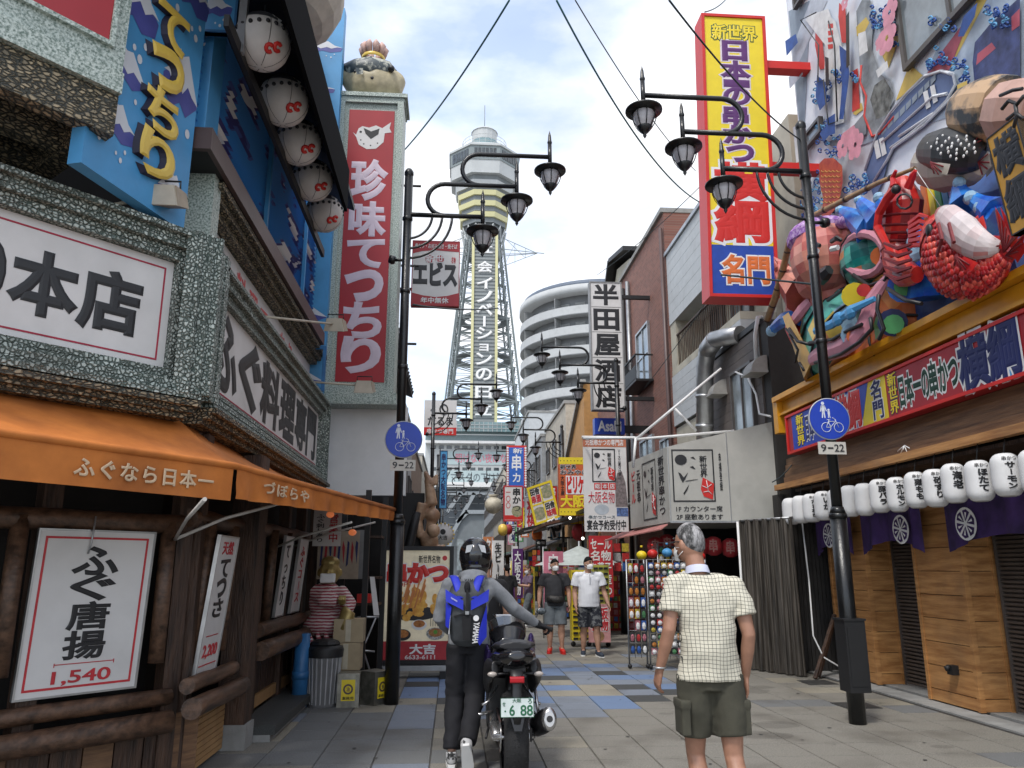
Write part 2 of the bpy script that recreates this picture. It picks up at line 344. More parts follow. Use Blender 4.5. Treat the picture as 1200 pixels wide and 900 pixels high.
def tile_me(mi):
    m_ = MB(); h = TW / 2 - 0.004; b = h - 0.004
    m_.add([(-h, -h, -0.012), (h, -h, -0.012), (h, h, -0.012), (-h, h, -0.012), (-b, -b, 0), (b, -b, 0), (b, b, 0), (-b, b, 0)], [(4, 5, 6, 7), (0, 1, 5, 4), (1, 2, 6, 5), (2, 3, 7, 6), (3, 0, 4, 7)])
    me = bpy.data.meshes.new('paving_tile'); me.from_pydata([tuple(v) for v in m_.v], [], m_.f); me.materials.append(tile_mats[mi]); return me
tile_mes = [tile_me(i) for i in range(6)]
rt = random.Random(11)
def tile_kind(x, y):
    r = rt.random()
    blob = (abs(x - (0.2 + 0.16 * (y - 7))) < 1.15 + 0.25 * math.sin(y * .7)) and 8.4 < y < 14.2
    blob2 = (x - 1.2) ** 2 / 3.2 + (y - 11.0) ** 2 / 5.5 < 1
    if blob2: return 2 if r < .60 else (3 if r < .82 else (4 if r < .90 else 5))
    if blob: return 3 if r < .34 else (2 if r < .46 else (4 if r < .62 else 0))
    if x < -0.3 and y < 9.5: return 1 if r < .72 else (3 if r < .84 else (4 if r < .90 else 0))
    if math.sin(y * .45 + x * .6) > .72: return 3 if r < .22 else (4 if r < .34 else 0)
    return 0 if r < .93 else (1 if r < .98 else 4)
off = rootloc(pav); ntile = 0; rest = [MB() for _ in range(6)]
rest = MB()
for j in range(0, 90):
    for i in range(NC):
        x = TX0 + (i + .5) * TW; y = 5.75 + (j + .5) * TW
        k = tile_kind(x, y); dz = rt.uniform(-.0015, .0015)
        vis = P and (-1.75 - (y - 7) * .02 < x < 5.2)
        if vis and ntile < 300:
            o = bpy.data.objects.new('paving_tile', tile_mes[k]); COL.objects.link(o); o.parent = pav; o.location = V((x, y, dz)) - off; ntile += 1
        else:
            h = TW / 2 - 0.004; rest.quad((x - h, y - h, dz), (x + h, y - h, dz), (x + h, y + h, dz), (x - h, y + h, dz), k)
for j in range(1, 20):
    for i in range(NC):
        x = TX0 + (i + .5) * TW; y = 5.75 - (j - .5) * TW; h = TW / 2 - 0.004
        rest.quad((x - h, y - h, 0), (x + h, y - h, 0), (x + h, y + h, 0), (x - h, y + h, 0), tile_kind(x, y))
obj('distant_paving_tiles', rest, tile_mats, pav, kind='stuff', fix=False)
# far street bed
mb = MB(); mb.quad((-4.6, 46.4, -0.004), (5.3, 46.4, -0.004), (5.3, 158, -0.004), (-4.6, 158, -0.004)); obj('street', mb, TG, kind='structure')
rs_ = random.Random(3); STN = mat('paving_stain', (0.10, 0.092, 0.08), rough=.8, var=.3, scale=20, alpha=.16); GUM = mat('gum_spot', (0.07, 0.068, 0.062), rough=.9)
for k in range(22):
    x, y, r = rs_.uniform(-1.4, 5.0), rs_.uniform(6, 15), rs_.uniform(.05, .2); m_ = MB(); n_ = 18
    m_.add([(x + r * (1 + .45 * noise.noise(V((math.cos(a), math.sin(a), k)))) * math.cos(a) * 1.4, y + r * (1 + .45 * noise.noise(V((math.cos(a), math.sin(a), k)))) * math.sin(a), .0030 + .0001 * k) for a in [i * 2 * math.pi / n_ for i in range(n_)]], [list(range(n_))]); obj('pavement_stain', m_, STN, pav)
m_ = MB()
for k in range(160):
    x, y, r = rs_.uniform(-1.4, 5.1), rs_.uniform(6, 18), rs_.uniform(.008, .022); m_.add([(x + r * math.cos(a), y + r * math.sin(a), .0062) for a in [i * math.pi / 3 for i in range(6)]], [list(range(6))])
obj('gum_spots', m_, GUM, pav, kind='stuff')
# right hand strip: drain channel, kerb slab and threshold
DRAIN = mat('drain_cover_dark', (0.06, 0.06, 0.058), rough=0.6, metal=0.3, bump=0.2)
mb = MB()
for k in range(46):
    y0 = 3.0 + k * 0.6; mb.box((5.25, y0 + .004, -.02), (5.55, y0 + .596, .018))
obj('kerb', mb, CONC, kind='structure')
mb = MB(); mb.box((5.56, 3, -.02), (5.60, 13.5, .006)); mb.box((5.20, 3, -.02), (5.24, 30, .004)); obj('drain_channel', mb, DRAIN, kind='structure')
mb = MB(); mb.box((5.61, 3, -.02), (7.6, 13.5, .03)); obj('shop_threshold', mb, CONC, kind='structure')
for (px, py) in ((755, 762), (1003, 827), (958, 800)):
    p = P(px, py, Z=0); q = Fr((p.x - .2, p.y - .2, .004), (.4, 0, 0), (0, .4, 0)); mb = MB(); slab(mb, q, .01, .002); slab(mb, q.inset(.03), 0, .004)
    obj('inspection_cover', mb, DRAIN, kind='structure')
# ============================================================ STREET LAMPS
LAMPG = mat('lamp_glass_frosted', (0.42, 0.40, 0.41), rough=0.35, var=0.1, scale=10, spec=0.7)
def lamp_proto():
    t = thing('street_lamp', 'x', 'street lamp')
    m_ = MB(); m_.tube([(0, 0, 0), (0, 0, 2.05)], .083, 14); m_.tube([(0, 0, 2.05), (0, 0, 2.12)], [.083, .062], 14); m_.lathe([(.083, 0), (.092, .005), (.092, .04), (.083, .05)], (0, 0, 2.0), 14); obj('base_post', m_, POLE, t)
    m_ = MB(); m_.tube([(0, 0, 2.1), (0, 0, 6.53)], .055, 14); m_.lathe([(.0, .13), (.035, .11), (.06, .07), (.062, .03), (.05, 0)], (0, 0, 6.53), 14)
    for z in (2.9, 3.9, 4.9, 5.9): m_.lathe([(.058, 0), (.066, .008), (.066, .045), (.058, .053)], (0, 0, z), 14)
    obj('upper_post', m_, POLE, t)
    z0 = 5.99; L1, L2, L3 = -.98, -1.43, -1.88; st = .455
    for k in range(3):
        xs = (L1, L2, L3)[k]; z = z0 + k * st; m_ = MB()
        if k == 0: m_.tube([(0, 0, z), (xs, 0, z)], .031, 10)
        else:
            xr = (L1 + .50, L2 + .50)[k - 1]; r = st / 2; pts = [(xs, 0, z), (xr - .1, 0, z)] + [(xr + r * math.sin(a) * 1.0, 0, z - r + r * math.cos(a)) for a in [i * math.pi / 12 for i in range(13)]]
            m_.tube(pts, .030, 10)
        obj('arm', m_, POLE, t)
    for r in (.32, .45, .58):
        m_ = MB(); m_.tube([(-r + r * (1 - math.cos(a)), 0, z0 - r * 1.05 * math.sin(a)) for a in [i * math.pi / 20 for i in range(11)]], .017, 8)
        obj('brace', m_, POLE, t)
    for k in range(3):
        xs = (L1, L2, L3)[k]; z = z0 + k * st
        ln = obj('lantern', MB().lathe([(.0, .0), (.03, -.006), (.16, -.05), (.215, -.075), (.215, -.095), (.12, -.10), (.10, -.13)], (xs, 0, z - .12), 24), POLE, t)
        m_ = MB(); m_.tube([(xs, 0, z - .13), (xs, 0, z + .20)], .028, 10); m_.lathe([(.03, 0), (.034, .02), (.026, .04), (.02, .12), (.0, .20)], (xs, 0, z + .20), 10); obj('spire', m_, POLE, ln)
        obj('glass', MB().lathe([(.105, -.1), (.125, -.13), (.118, -.2), (.085, -.30)], (xs, 0, z - .12), 20), LAMPG, ln)
        m_ = MB(); m_.lathe([(.088, -.295), (.09, -.31), (.05, -.36), (.018, -.39), (.022, -.41), (.0, -.45)], (xs, 0, z - .12), 16)
        for j in range(8):
            a = j * math.pi / 4; c_, s_ = math.cos(a), math.sin(a)
            m_.tube([(xs + .128 * c_, .128 * s_, z - .22), (xs + .148 * c_, .148 * s_, z - .28), (xs + .122 * c_, .122 * s_, z - .36), (xs + .088 * c_, .088 * s_, z - .42)], .006, 4)
        obj('cage', m_, POLE, ln)
    m_ = MB(); m_.tube([(0, 0, 5.35), (.16, 0, 5.35)], .02, 8); m_.lathe([(.0, -.03), (.05, -.03), (.06, 0), (.05, .05), (.0, .05)], (.17, 0, 5.35), 12, axis=(1, 0, 0.3)); obj('speaker', m_, POLE, t)
    return t
lampA = lamp_proto()
LG = 'triple lantern street lamps along both sides of the shopping street'
spots = [(4.02, 7.92, 0, 'tall black three-lantern street lamp in front of the white paper lantern row'),
         (-0.66, 9.4, 1, 'tall black three-lantern street lamp beside the orange awning tip'),
         (4.03, 18.6, 0, 'black three-lantern street lamp standing in front of the vertical sake shop sign'),
         (-0.64, 22.8, 1, 'second black street lamp on the left, before the tower building'),
         (3.95, 28.0, 0, 'black street lamp behind the orange billiken souvenir sign'),
         (-0.75, 36.0, 1, 'third black street lamp on the left, beside the blue fugu banner'),
         (3.9, 36.6, 0, 'black street lamp next to the yellow tilted menu sign'),
         (-0.8, 48.0, 1, 'fourth black street lamp on the left, small before the tower entrance'),
         (3.85, 46.5, 0, 'small far street lamp behind the blue kushikatsu banner'),
         (-0.8, 61.0, 1, 'farthest street lamp on the left side of the street'),
         (3.8, 57.0, 0, 'farthest street lamp on the right side of the street')]
for i, (x, y, fl, lb) in enumerate(spots):
    o = lampA if i == 0 else copy_tree(lampA)
    o.location = (x, y, 0); o.rotation_euler = (0, 0, math.pi if fl else 0); o['label'] = lb; o['group'] = LG
m_ = MB(); m_.box((3.92, 7.80, .30), (4.13, 8.02, .98)); m_.box((3.91, 7.79, .98), (4.14, 8.03, 1.0)); m_.box((3.94, 7.794, .36), (4.11, 7.80, .92)); obj('control_box', m_, BLACK, lampA)
# road signs on the two nearest posts
SGREY = mat('sign_plate_cream', (0.52, 0.50, 0.45), rough=0.5, var=0.05, dirt=0.1)
RIM = mat('sign_rim_grey', (0.45, 0.47, 0.5), rough=0.4, var=0.05)
BIKEW = mat('reflective_white', (0.62, 0.66, 0.74), rough=0.4, var=0.02)
def road_sign(px, py, Y, lab1, lab2):
    c = P(px, py, Y=Y); r = .225
    t = thing('round_sign', lab1, 'traffic sign', (c.x, Y, c.z - r))
    obj('rim', MB().lathe([(0, 0), (r, 0), (r, .006), (r - .008, .008)], (c.x, Y + .006, c.z), 40, axis=(0, -1, 0)), RIM, t)
    fr = FF(Y - .003, c.x - r, c.x + r, c.z - r, c.z + r); fr.O.y = Y - .003
    m_ = MB(); disc(m_, fr, .5, .5, r - .012, .001, 40); obj('face', m_, BLUE, t)
    m_ = MB()
    def capsule(a, b, w1, w2):
        a, b = V((*a, 0)), V((*b, 0)); d = (b - a).normalized(); n_ = V((-d.y, d.x, 0))
        poly(m_, fr, [tuple((a + n_ * w1).xy), tuple((a - n_ * w1).xy), tuple((b - n_ * w2).xy), tuple((b + n_ * w2).xy)], .0035)
    # adult and child
    disc(m_, fr, .36, .87, .018, .0035); capsule((.36, .82), (.36, .66), .045, .036); capsule((.345, .67), (.325, .52), .018, .013); capsule((.375, .67), (.39, .52), .018, .013)
    capsule((.325, .81), (.29, .67), .014, .011); capsule((.395, .81), (.44, .68), .014, .011)
    disc(m_, fr, .49, .715, .012, .0035); capsule((.49, .685), (.49, .60), .028, .026); capsule((.482, .60), (.47, .52), .011, .009); capsule((.498, .60), (.515, .52), .011, .009)
    obj('pedestrian_pictogram', m_, BIKEW, t)
    m_ = MB(); pr = lambda x, y: fr.p(x, y, .0035)
    for cx in (.40, .70):
        m_.tube([pr(cx + .11 * math.cos(a), .30 + .11 * math.sin(a)) for a in [i * math.pi / 12 for i in range(25)]], .0035, 4, cap=False)
    for a, b in (((.40, .30), (.50, .30)), ((.50, .30), (.63, .44)), ((.63, .44), (.46, .44)), ((.46, .44), (.50, .30)), ((.40, .30), (.48, .47)), ((.43, .48), (.51, .48)), ((.70, .30), (.62, .50)), ((.62, .50), (.56, .53))):
        m_.tube([pr(*a), pr(*b)], .0035, 4)
    obj('bicycle_pictogram', m_, BIKEW, t)
    obj('bracket', MB().box((c.x - .02, Y + .01, c.z - .05), (c.x + .02, Y + .09, c.z + .05)), POLE, t)
    z1 = c.z - r - .018; t2 = thing('time_plate', lab2, 'sign plate', (c.x, Y, z1 - .13)); f2 = FF(Y, c.x - .15, c.x + .15, z1 - .13, z1)
    mb_ = MB(); slab(mb_, f2, .006, .0); obj('plate', mb_, SGREY, t2)
    text(f2, '9', (.10, .22, .28, .80), INK, t2, bold=.01, n0=.002); text(f2, '-', (.36, .46, .52, .54), INK, t2, bold=.03, n0=.002); text(f2, '22', (.58, .22, .92, .80), INK, t2, bold=.01, n0=.002)
road_sign(972, 491, 7.72, 'round blue pedestrian and bicycle sign on the right black lamp post', 'cream 9-22 plate below the round sign on the right lamp post')
road_sign(473, 515, 9.2, 'round blue pedestrian and bicycle sign on the left black lamp post', 'cream 9-22 plate below the round sign on the left lamp post')
# overhead cables
CABLE = mat('cable_black', (0.02, 0.035, 0.04), rough=0.6, var=0.1)
TEAL = mat('cable_teal', (0.03, 0.14, 0.16), rough=0.5, var=0.1)
def cable(a, b, sag, r, m, lab):
    a, b = V(a), V(b); pts = [a.lerp(b, i / 24) - V((0, 0, sag * 4 * (i / 24) * (1 - i / 24))) for i in range(25)]
    obj('cable', MB().tube(pts, r, 6), m, None, lab, 'overhead cable', 'overhead cables across the street')
cable(P(597, 0, Y=9), P(470, 180, Y=14), .15, .014, TEAL, 'teal overhead cable running down to the tall red fugu sign')
cable(P(652, 0, Y=9), P(822, 238, Y=15), .5, .014, TEAL, 'thick teal cable slung in front of the yellow tower sign')
cable(P(674, 0, Y=12), P(815, 200, Y=22), .3, .012, CABLE, 'dark cable running just above the thick teal cable')
cable(P(784, 0, Y=5), P(938, 164, Y=7.92), .12, .008, CABLE, 'thin cable from the sky to the top of the right lamp post')
cable(P(850, 0, Y=14), P(826, 14, Y=12), .05, .012, CABLE, 'short cable at the top corner of the yellow tower sign')
cable(P(700, 322, Y=20), P(824, 215, Y=14), .1, .008, CABLE, 'thin black wire rising from the white sake shop sign')
cable(P(755, 455, Y=18), P(905, 228, Y=12), .15, .008, CABLE, 'thin wire crossing the red brick building front')
cable(P(484, 357, Y=9.4), P(584, 361, Y=15), .05, .012, CABLE, 'thin cable behind the white ebisu shop sign')
cable((3.98, 7.92, 4.6), P(845, 322, Y=9.5), .0, .012, CABLE, 'straight black rod from the right lamp post to the yellow sign')
cable(P(905, 565, Y=11), P(960, 478, Y=12), .2, .009, CABLE, 'white-grey wire drooping on the dark wall by the bell awnings')
# ============================================================ LEFT: fugu restaurant
dA = V((0.674, 0.7385, 0)).normalized(); nA = V((dA.y, -dA.x, 0))
CA = V((-1.9, 5.66, 0))                                     # corner of the two big signs
def FA(c, s0, s1, z0, z1, o=0.0):   # frame on the chamfer wall; s measured from corner, negative towards us
    a = c + dA * s0 + nA * o; return Fr((a.x, a.y, z0), dA * (s1 - s0), (0, 0, z1 - z0))
bld = thing('restaurant_building', 'two-storey fugu restaurant on the left corner with dark timber front', 'building', (-4, 8, 0))
W0 = V((-2.25, 6.25, 0))
m_ = MB(); a = W0 - dA * 6; b = W0; c = V((-2.25, 12.6, 0)); d = V((-8, 12.6, 0)); e = V((-8, a.y, 0))
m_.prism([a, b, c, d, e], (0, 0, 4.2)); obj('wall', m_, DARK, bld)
# ---- upper block behind the signs
m_ = MB(); m_.prism([(-2.6, 6.6, 4.202), (-2.6, 12.4, 4.202), (-8, 12.4, 4.202), (-8, 1.5, 4.202), (-6.2, 2.6, 4.202)], (0, 0, 6.2)); obj('upper_wall', m_, DARK, bld)
def stepped(fr, wid, m, parent, depth=.16, n=4):
    """stepped stone-like border outside fr"""
    for k in range(n):
        g = wid / n; o_ = fr.inset(-(k + 1) * g); h = depth * (1 - (n - 1 - k) / n * .75)
        if k % 2: h -= .025
        obj('frame', ring(MB(), o_, g - .004, .1, h), m, parent)
# sign A: の本店
sA = FA(CA, -2.62, -.26, 2.86, 3.66, .02)
t = thing('shop_sign', 'white signboard reading の本店 in a stepped green stone frame, top left corner shop', 'shop sign', sA.p(.5, 0))
m_ = MB(); slab(m_, sA, .1); obj('panel', m_, SIGNW, t)
g = sA.inset(.055); m_ = MB(); ring(m_, g, .012, -.001, .003); obj('red_line', m_, mat('line_red', (.4, .02, .05)), t)
_fa = lambda px, py: (P(px, py, pl=(sA.O, nA)) - sA.O).dot(dA) / sA.w
for ch, x0, x1 in (('の', _fa(-55, 345), _fa(0, 345)), ('本', _fa(12, 345), _fa(88, 345)), ('店', _fa(93, 365), _fa(162, 365))):
    text(sA, ch, (x0, .24, x1, .74), INK, t, bold=.045, fill=True)
stepped(sA, .21, GRANITE, t, .18, 5)
# sign B: ふぐ料理専門
sB = FL(-1.92, 5.95, 10.9, 2.84, 3.60)
t = thing('shop_sign', 'long white signboard reading ふぐ料理専門 in a stepped stone frame above the orange awning', 'shop sign', sB.p(.5, 0))
m_ = MB(); slab(m_, sB, .1); obj('panel', m_, SIGNW, t)
m_ = MB(); slab(m_, sB.sub(.015, .05, .985, .065, .001), 0, .003); obj('red_line', m_, MATS['line_red'], t)
xs = [.025, .17, .335, .51, .68, .83, .975]
for i, ch in enumerate('ふぐ料理専門'):
    text(sB, ch, (xs[i] + .01, .14, xs[i + 1] - .01, .90), INK, t, bold=.05, fill=True)
stepped(sB, .19, ROCKT if False else GRANITE, t, .14, 5)
# corner pillar of stone ribs between A and B
cp = thing('stone_pilaster', 'ribbed green stone pilaster joining the two big shop signs', 'pilaster', (-1.9, 5.6, 2.6))
for k in range(6):
    a = CA + dA * (-.02 - k * .04) + nA * (.2 - (k % 2) * .02); obj('rib', MB().bar((a.x, a.y, 2.68), (a.x, a.y, 3.88), .034, .05 + .02 * (k % 2)), GRANITE, cp)
for k in range(3):
    obj('rib', MB().box((-1.78 + (k % 2) * .01, 5.66 + k * .07, 2.68), (-1.9, 5.72 + k * .07, 3.84)), GRANITE, cp)
# soffit strips under the signs (tan rock)
t = thing('rock_moulding', 'brown and black rock textured moulding under the long white signboard', 'moulding', (-1.9, 8, 2.55))
for k in range(3): obj('strip', MB().box((-1.74 - .05 * k, 5.7, 2.60 - .04 * k), (-2.2, 11.1, 2.64 - .04 * k)), ROCKT, t)
for k in range(3):
    f = FA(CA, -5, -.05 - k * .02, 2.60 - .04 * k, 2.64 - .04 * k, .2 - .05 * k); m_ = MB(); slab(m_, f, .4); obj('strip', m_, ROCKT, t)
# second white strip above B with red letters, receding
sC = FL(-2.16, 6.0, 12.0, 3.98, 4.42)
t = thing('upper_sign', 'narrow white sign strip with faint red letters above the long signboard', 'shop sign', sC.p(.5, 0))
m_ = MB(); slab(m_, sC, .1); obj('panel', m_, SIGNW, t)
for i, ch in enumerate('ふぐ料理てっちり'): text(sC, ch, (.06 + i * .08, .15, .12 + i * .08, .85), PINKRED, t, bold=.02)
for k, (o_, z) in enumerate(((.10, 4.43), (.16, 4.49), (.22, 4.55))): obj('moulding', MB().box((-2.16 + o_, 6.0, z), (-2.5, 12.1, z + .055)), ROCKT, t)
obj('moulding', MB().box((-1.98, 5.9, 3.98), (-2.3, 6.08, 4.62)), GRANF, t)
# brown eave beam under corrugated wall
t = thing('eave_beam', 'dark brown metal eave running under the blue wave-painted louvres', 'eave', (-2, 9, 4.6))
BRNM = mat('brown_metal', (0.10, 0.062, 0.058), rough=0.45, var=0.15, scale=2)
obj('fascia', MB().box((-1.90, 5.55, 4.62), (-1.94, 10.9, 4.80)), BRNM, t); obj('soffit', MB().box((-1.94, 5.55, 4.62), (-2.55, 10.9, 4.65)), BLACK, t)
obj('end_plate', MB().box((-1.90, 5.50, 4.62), (-2.55, 5.548, 4.80)), BRNM, t)
# blue louvres with painted waves
WAVE = bpy.data.materials.new('painted_waves'); WAVE.use_nodes = True; n = WAVE.node_tree; b_ = n.nodes['Principled BSDF']; K = n.links.new
g_ = n.nodes.new('ShaderNodeNewGeometry'); mpn = n.nodes.new('ShaderNodeMapping'); mpn.inputs['Scale'].default_value = (1, 1.0, 2.2); mpn.inputs['Rotation'].default_value = (R_(50), 0, 0); K(g_.outputs['Position'], mpn.inputs[0])
vn = n.nodes.new('ShaderNodeTexNoise'); vn.inputs['Scale'].default_value = 1.5; vn.inputs['Detail'].default_value = 1.5; K(mpn.outputs[0], vn.inputs['Vector'])
cr = n.nodes.new('ShaderNodeValToRGB'); K(vn.outputs[0], cr.inputs[0]); e_ = cr.color_ramp; e_.interpolation = 'CONSTANT'
e_.elements[0].position = 0; e_.elements[0].color = (.75, .73, .72, 1); e_.elements[1].position = .39; e_.elements[1].color = (.035, .03, .16, 1)
x_ = e_.elements.new(.43); x_.color = (.06, .10, .33, 1); x_ = e_.elements.new(.455); x_.color = (.035, .22, .55, 1); K(cr.outputs[0], b_.inputs['Base Color']); b_.inputs['Roughness'].default_value = .5
t = thing('louvre_wall', 'blue horizontal louvres painted with white cresting waves over the restaurant', 'louvre wall', (-2.1, 9, 4.8))
obj('backing', MB().box((-2.26, 5.6, 4.8), (-2.32, 11.0, 7.3)), BLUED, t)
for k in range(34):
    z = 4.82 + k * .072; m_ = MB(); m_.hexa([(-2.16, 5.6, z), (-2.10, 5.6, z + .02), (-2.10, 11.0, z + .02), (-2.16, 11.0, z), (-2.22, 5.6, z + .05), (-2.14, 5.6, z + .062), (-2.14, 11.0, z + .062), (-2.22, 11.0, z + .05)]); obj('slat', m_, WAVE, t)
for y in (7.9, 10.0): obj('mullion', MB().box((-2.06, y, 4.8), (-2.10, y + .06, 7.3)), BLUEW, t)
# painted wave shapes helper
PWHITE = mat('wave_white', (0.66, 0.68, 0.72), rough=0.5, var=0.04); PNAVY = mat('wave_navy', (0.08, 0.09, 0.34), rough=0.5, var=0.1)
def wave_print(fr, lst, parent, n0=.003):
    for cx, cy, w_, h_, fl in lst:
        mw, mn = MB(), MB()
        s_ = -1 if fl else 1; q = lambda x, y: (cx + s_ * x * w_, cy + y * h_)
        mn.add([fr.p(*q(x, y), n0) for x, y in ((-.5, -.15), (-.35, .1), (-.12, .16), (.1, .05), (.3, .12), (.5, -.05), (.46, -.3), (.2, -.42), (0, -.28), (-.2, -.42))], [list(range(10))])
        poly(mw, fr, [q(x, y) for x, y in ((-.5, -.12), (-.3, .2), (-.12, .5), (.02, .42), (.12, .5), (.3, .15), (.5, .0), (.36, .02), (.22, -.1), (.1, .02), (-.05, -.12), (-.18, .04), (-.32, -.06))], n0 + .002)
        for dx, dy, r in ((-.3, -.62, .05), (.1, -.7, .035), (.3, -.55, .04), (.22, -.8, .05)):
            a, b = q(dx, dy)
            if 0.03 < a < .97 and 0.03 < b < .97: disc(mw, fr, a, b, r * h_ * fr.h, n0 + .002, 10, sy=1.4)
        obj('wave_painting', mn, PNAVY, parent); obj('wave_painting', mw, PWHITE, parent)
# blue pylon with 3D gold lettering
d2 = V((0.2758, 0.9612, 0))
pB = P(215, 272, X=-2.02); hz = (P(95, 190, pl=(pB, V((d2.y, -d2.x, 0)))) - pB).length
py0 = pB - d2 * 1.0
pf = Fr((py0.x, py0.y, pB.z), d2 * 1.0, (0, 0, 4.4))
a_ = P(95, 190, pl=(pB, V((d2.y, -d2.x, 0)))); wd_ = (V((a_.x, a_.y, 0)) - V((pB.x, pB.y, 0))).length
pf = Fr((pB.x - d2.x * wd_, pB.y - d2.y * wd_, (a_.z + pB.z) / 2), d2 * wd_, (0, 0, 4.2))
t = thing('blue_pylon_sign', 'tall blue pylon with white wave paintings and raised gold kana てっちり', 'pylon sign', pf.p(.5, 0))
m_ = MB(); slab(m_, pf, .10); obj('panel', m_, BLUEW, t)
hcell = pf.w * 1.0 / pf.h
yc = .135
for i, ch in enumerate('りちって'):
    y0 = .052 + i * .082
    text(pf, ch, (.42, y0, .74, y0 + .072), mat('letter_side', (.02, .02, .05)), t, bold=.05, n0=.003, t=.04, fill=True)
    text(pf, ch, (.435, y0 + .001, .755, y0 + .073), GOLDL, t, bold=.045, n0=.046, t=.01, fill=True)
wave_print(pf, [(.25, .33, .5, .12, 0), (.22, .10, .38, .07, 0), (.80, .26, .4, .13, 1), (.82, .06, .3, .06, 0), (.25, .20, .4, .07, 1), (.8, .46, .45, .11, 0), (.2, .52, .4, .1, 1), (.5, .66, .5, .1, 0)], t)
# narrow blue return and small blue box beside pylon
t = thing('blue_wave_box', 'small blue box sign with one white wave beside the gold lettering pylon', 'box sign', (-2, 6, 6))
bf = FL(-1.95, 5.55, 6.02, 5.78, 6.55)
f = FFp(5.6, 221, -40, 280, 38)
m_ = MB(); slab(m_, f, .05); obj('panel', m_, BLUEW, t); obj('frame', ring(MB(), f, .02, .055, .012), BLUED, t); wave_print(f, [(.5, .38, .8, .35, 0)], t)
t = thing('blue_column', 'blue painted wall column with a white wave between pylon and louvres', 'column', (-2, 5.8, 4.8))
f = FFp(5.72, 207, 60, 243, 186); f = FF(5.72, f.O.x, f.O.x + f.w, 4.66, 6.6)
m_ = MB(); slab(m_, f, .3); obj('panel', m_, BLUEW, t); wave_print(f, [(.5, .66, .8, .16, 0), (.4, .25, .6, .1, 1)], t)
# top left red panel with speckled frame and coffered rock soffit
cR = CA + V((0, 0, 0))
t = thing('red_canopy_sign', 'red panel in a pale speckled stone frame at the top left corner', 'shop sign', FA(CA, -1, 0, 4.8, 5).p(.5, 0))
e0 = P(140, 112, pl=(CA + nA * .55, nA)); sE = (V((e0.x, e0.y, 0)) - CA).dot(dA)
fR = FA(CA, sE - 3.2, sE, e0.z, e0.z + 1.6, .55)
m_ = MB(); slab(m_, fR, .4); obj('body', m_, GRANF, t)
m_ = MB(); slab(m_, fR.sub(0, .20, .965, .96, .001), 0, .012); obj('red_panel', m_, RED, t)
m_ = MB(); ring(m_, fR.sub(-.02, .185, .975, .98), .03, .0, .03); obj('inner_frame', m_, GRANF, t)
m_ = MB(); slab(m_, fR.sub(0, -.0, 1.0, .09, .001), 0, .03); obj('lower_rail', m_, GRANF, t)
t = thing('coffered_soffit', 'rock textured coffered soffit beams under the red panel at the top left', 'soffit', FA(CA, -1, 0, 4.4, 5).p(.5, 0))
z1 = e0.z - .003; z0 = z1 - .28
for k, s0 in enumerate((-0.13, -.95, -1.8, -2.7)):
    f = FA(CA, sE + s0, sE + s0 + .13, z0, z1, .54); m_ = MB(); slab(m_, f, .93); obj('beam', m_, ROCKT, t)
for k, o_ in enumerate((.54, .10, -.32)):
    for j, (s0, s1) in enumerate(((-.95 + .132, -.132), (-1.8 + .132, -.952), (-2.7 + .132, -1.802))):
        f = FA(CA, sE + s0, sE + s1, z0 + .01, z1, o_); m_ = MB(); slab(m_, f, .12); obj('beam', m_, ROCKT, t)
f = FA(CA, sE - 3.2, sE, z1 - .05, z1 - .002, .40); m_ = MB(); slab(m_, f, .78); obj('ceiling_board', m_, BLACK, t)
# fugu paper lanterns on a rail under a black canopy
FUGW = mat('lantern_paper_white', (0.62, 0.58, 0.55), rough=0.6, var=0.06, scale=8)
FUGD = mat('fugu_charcoal', (0.06, 0.062, 0.07), rough=0.5, var=0.2)
t = thing('lantern_rail', 'long black steel rail carrying the row of fugu lanterns', 'rail', (-1.5, 7, 5.2))
obj('rail', MB().box((-1.72, 5.1, 5.40), (-1.76, 9.5, 5.50)), BLACK, t)
obj('end_bracket', MB().box((-1.70, 5.42, 5.42), (-1.76, 5.47, 6.3)), mat('grey_metal', (.25, .25, .26), rough=.4), t)
t = thing('black_canopy', 'black sloping canopy over the fugu lanterns', 'canopy', (-1.7, 7, 6))
obj('roof', MB().hexa([(-1.32, 4.2, 5.92), (-2.3, 4.2, 6.25), (-2.3, 9.2, 6.25), (-1.32, 9.2, 5.92), (-1.32, 4.2, 5.99), (-2.3, 4.2, 6.32), (-2.3, 9.2, 6.32), (-1.32, 9.2, 5.99)]), BLACK, t)
obj('fascia', MB().box((-1.28, 4.2, 5.50), (-1.315, 8.35, 6.02)), MATTE, t)
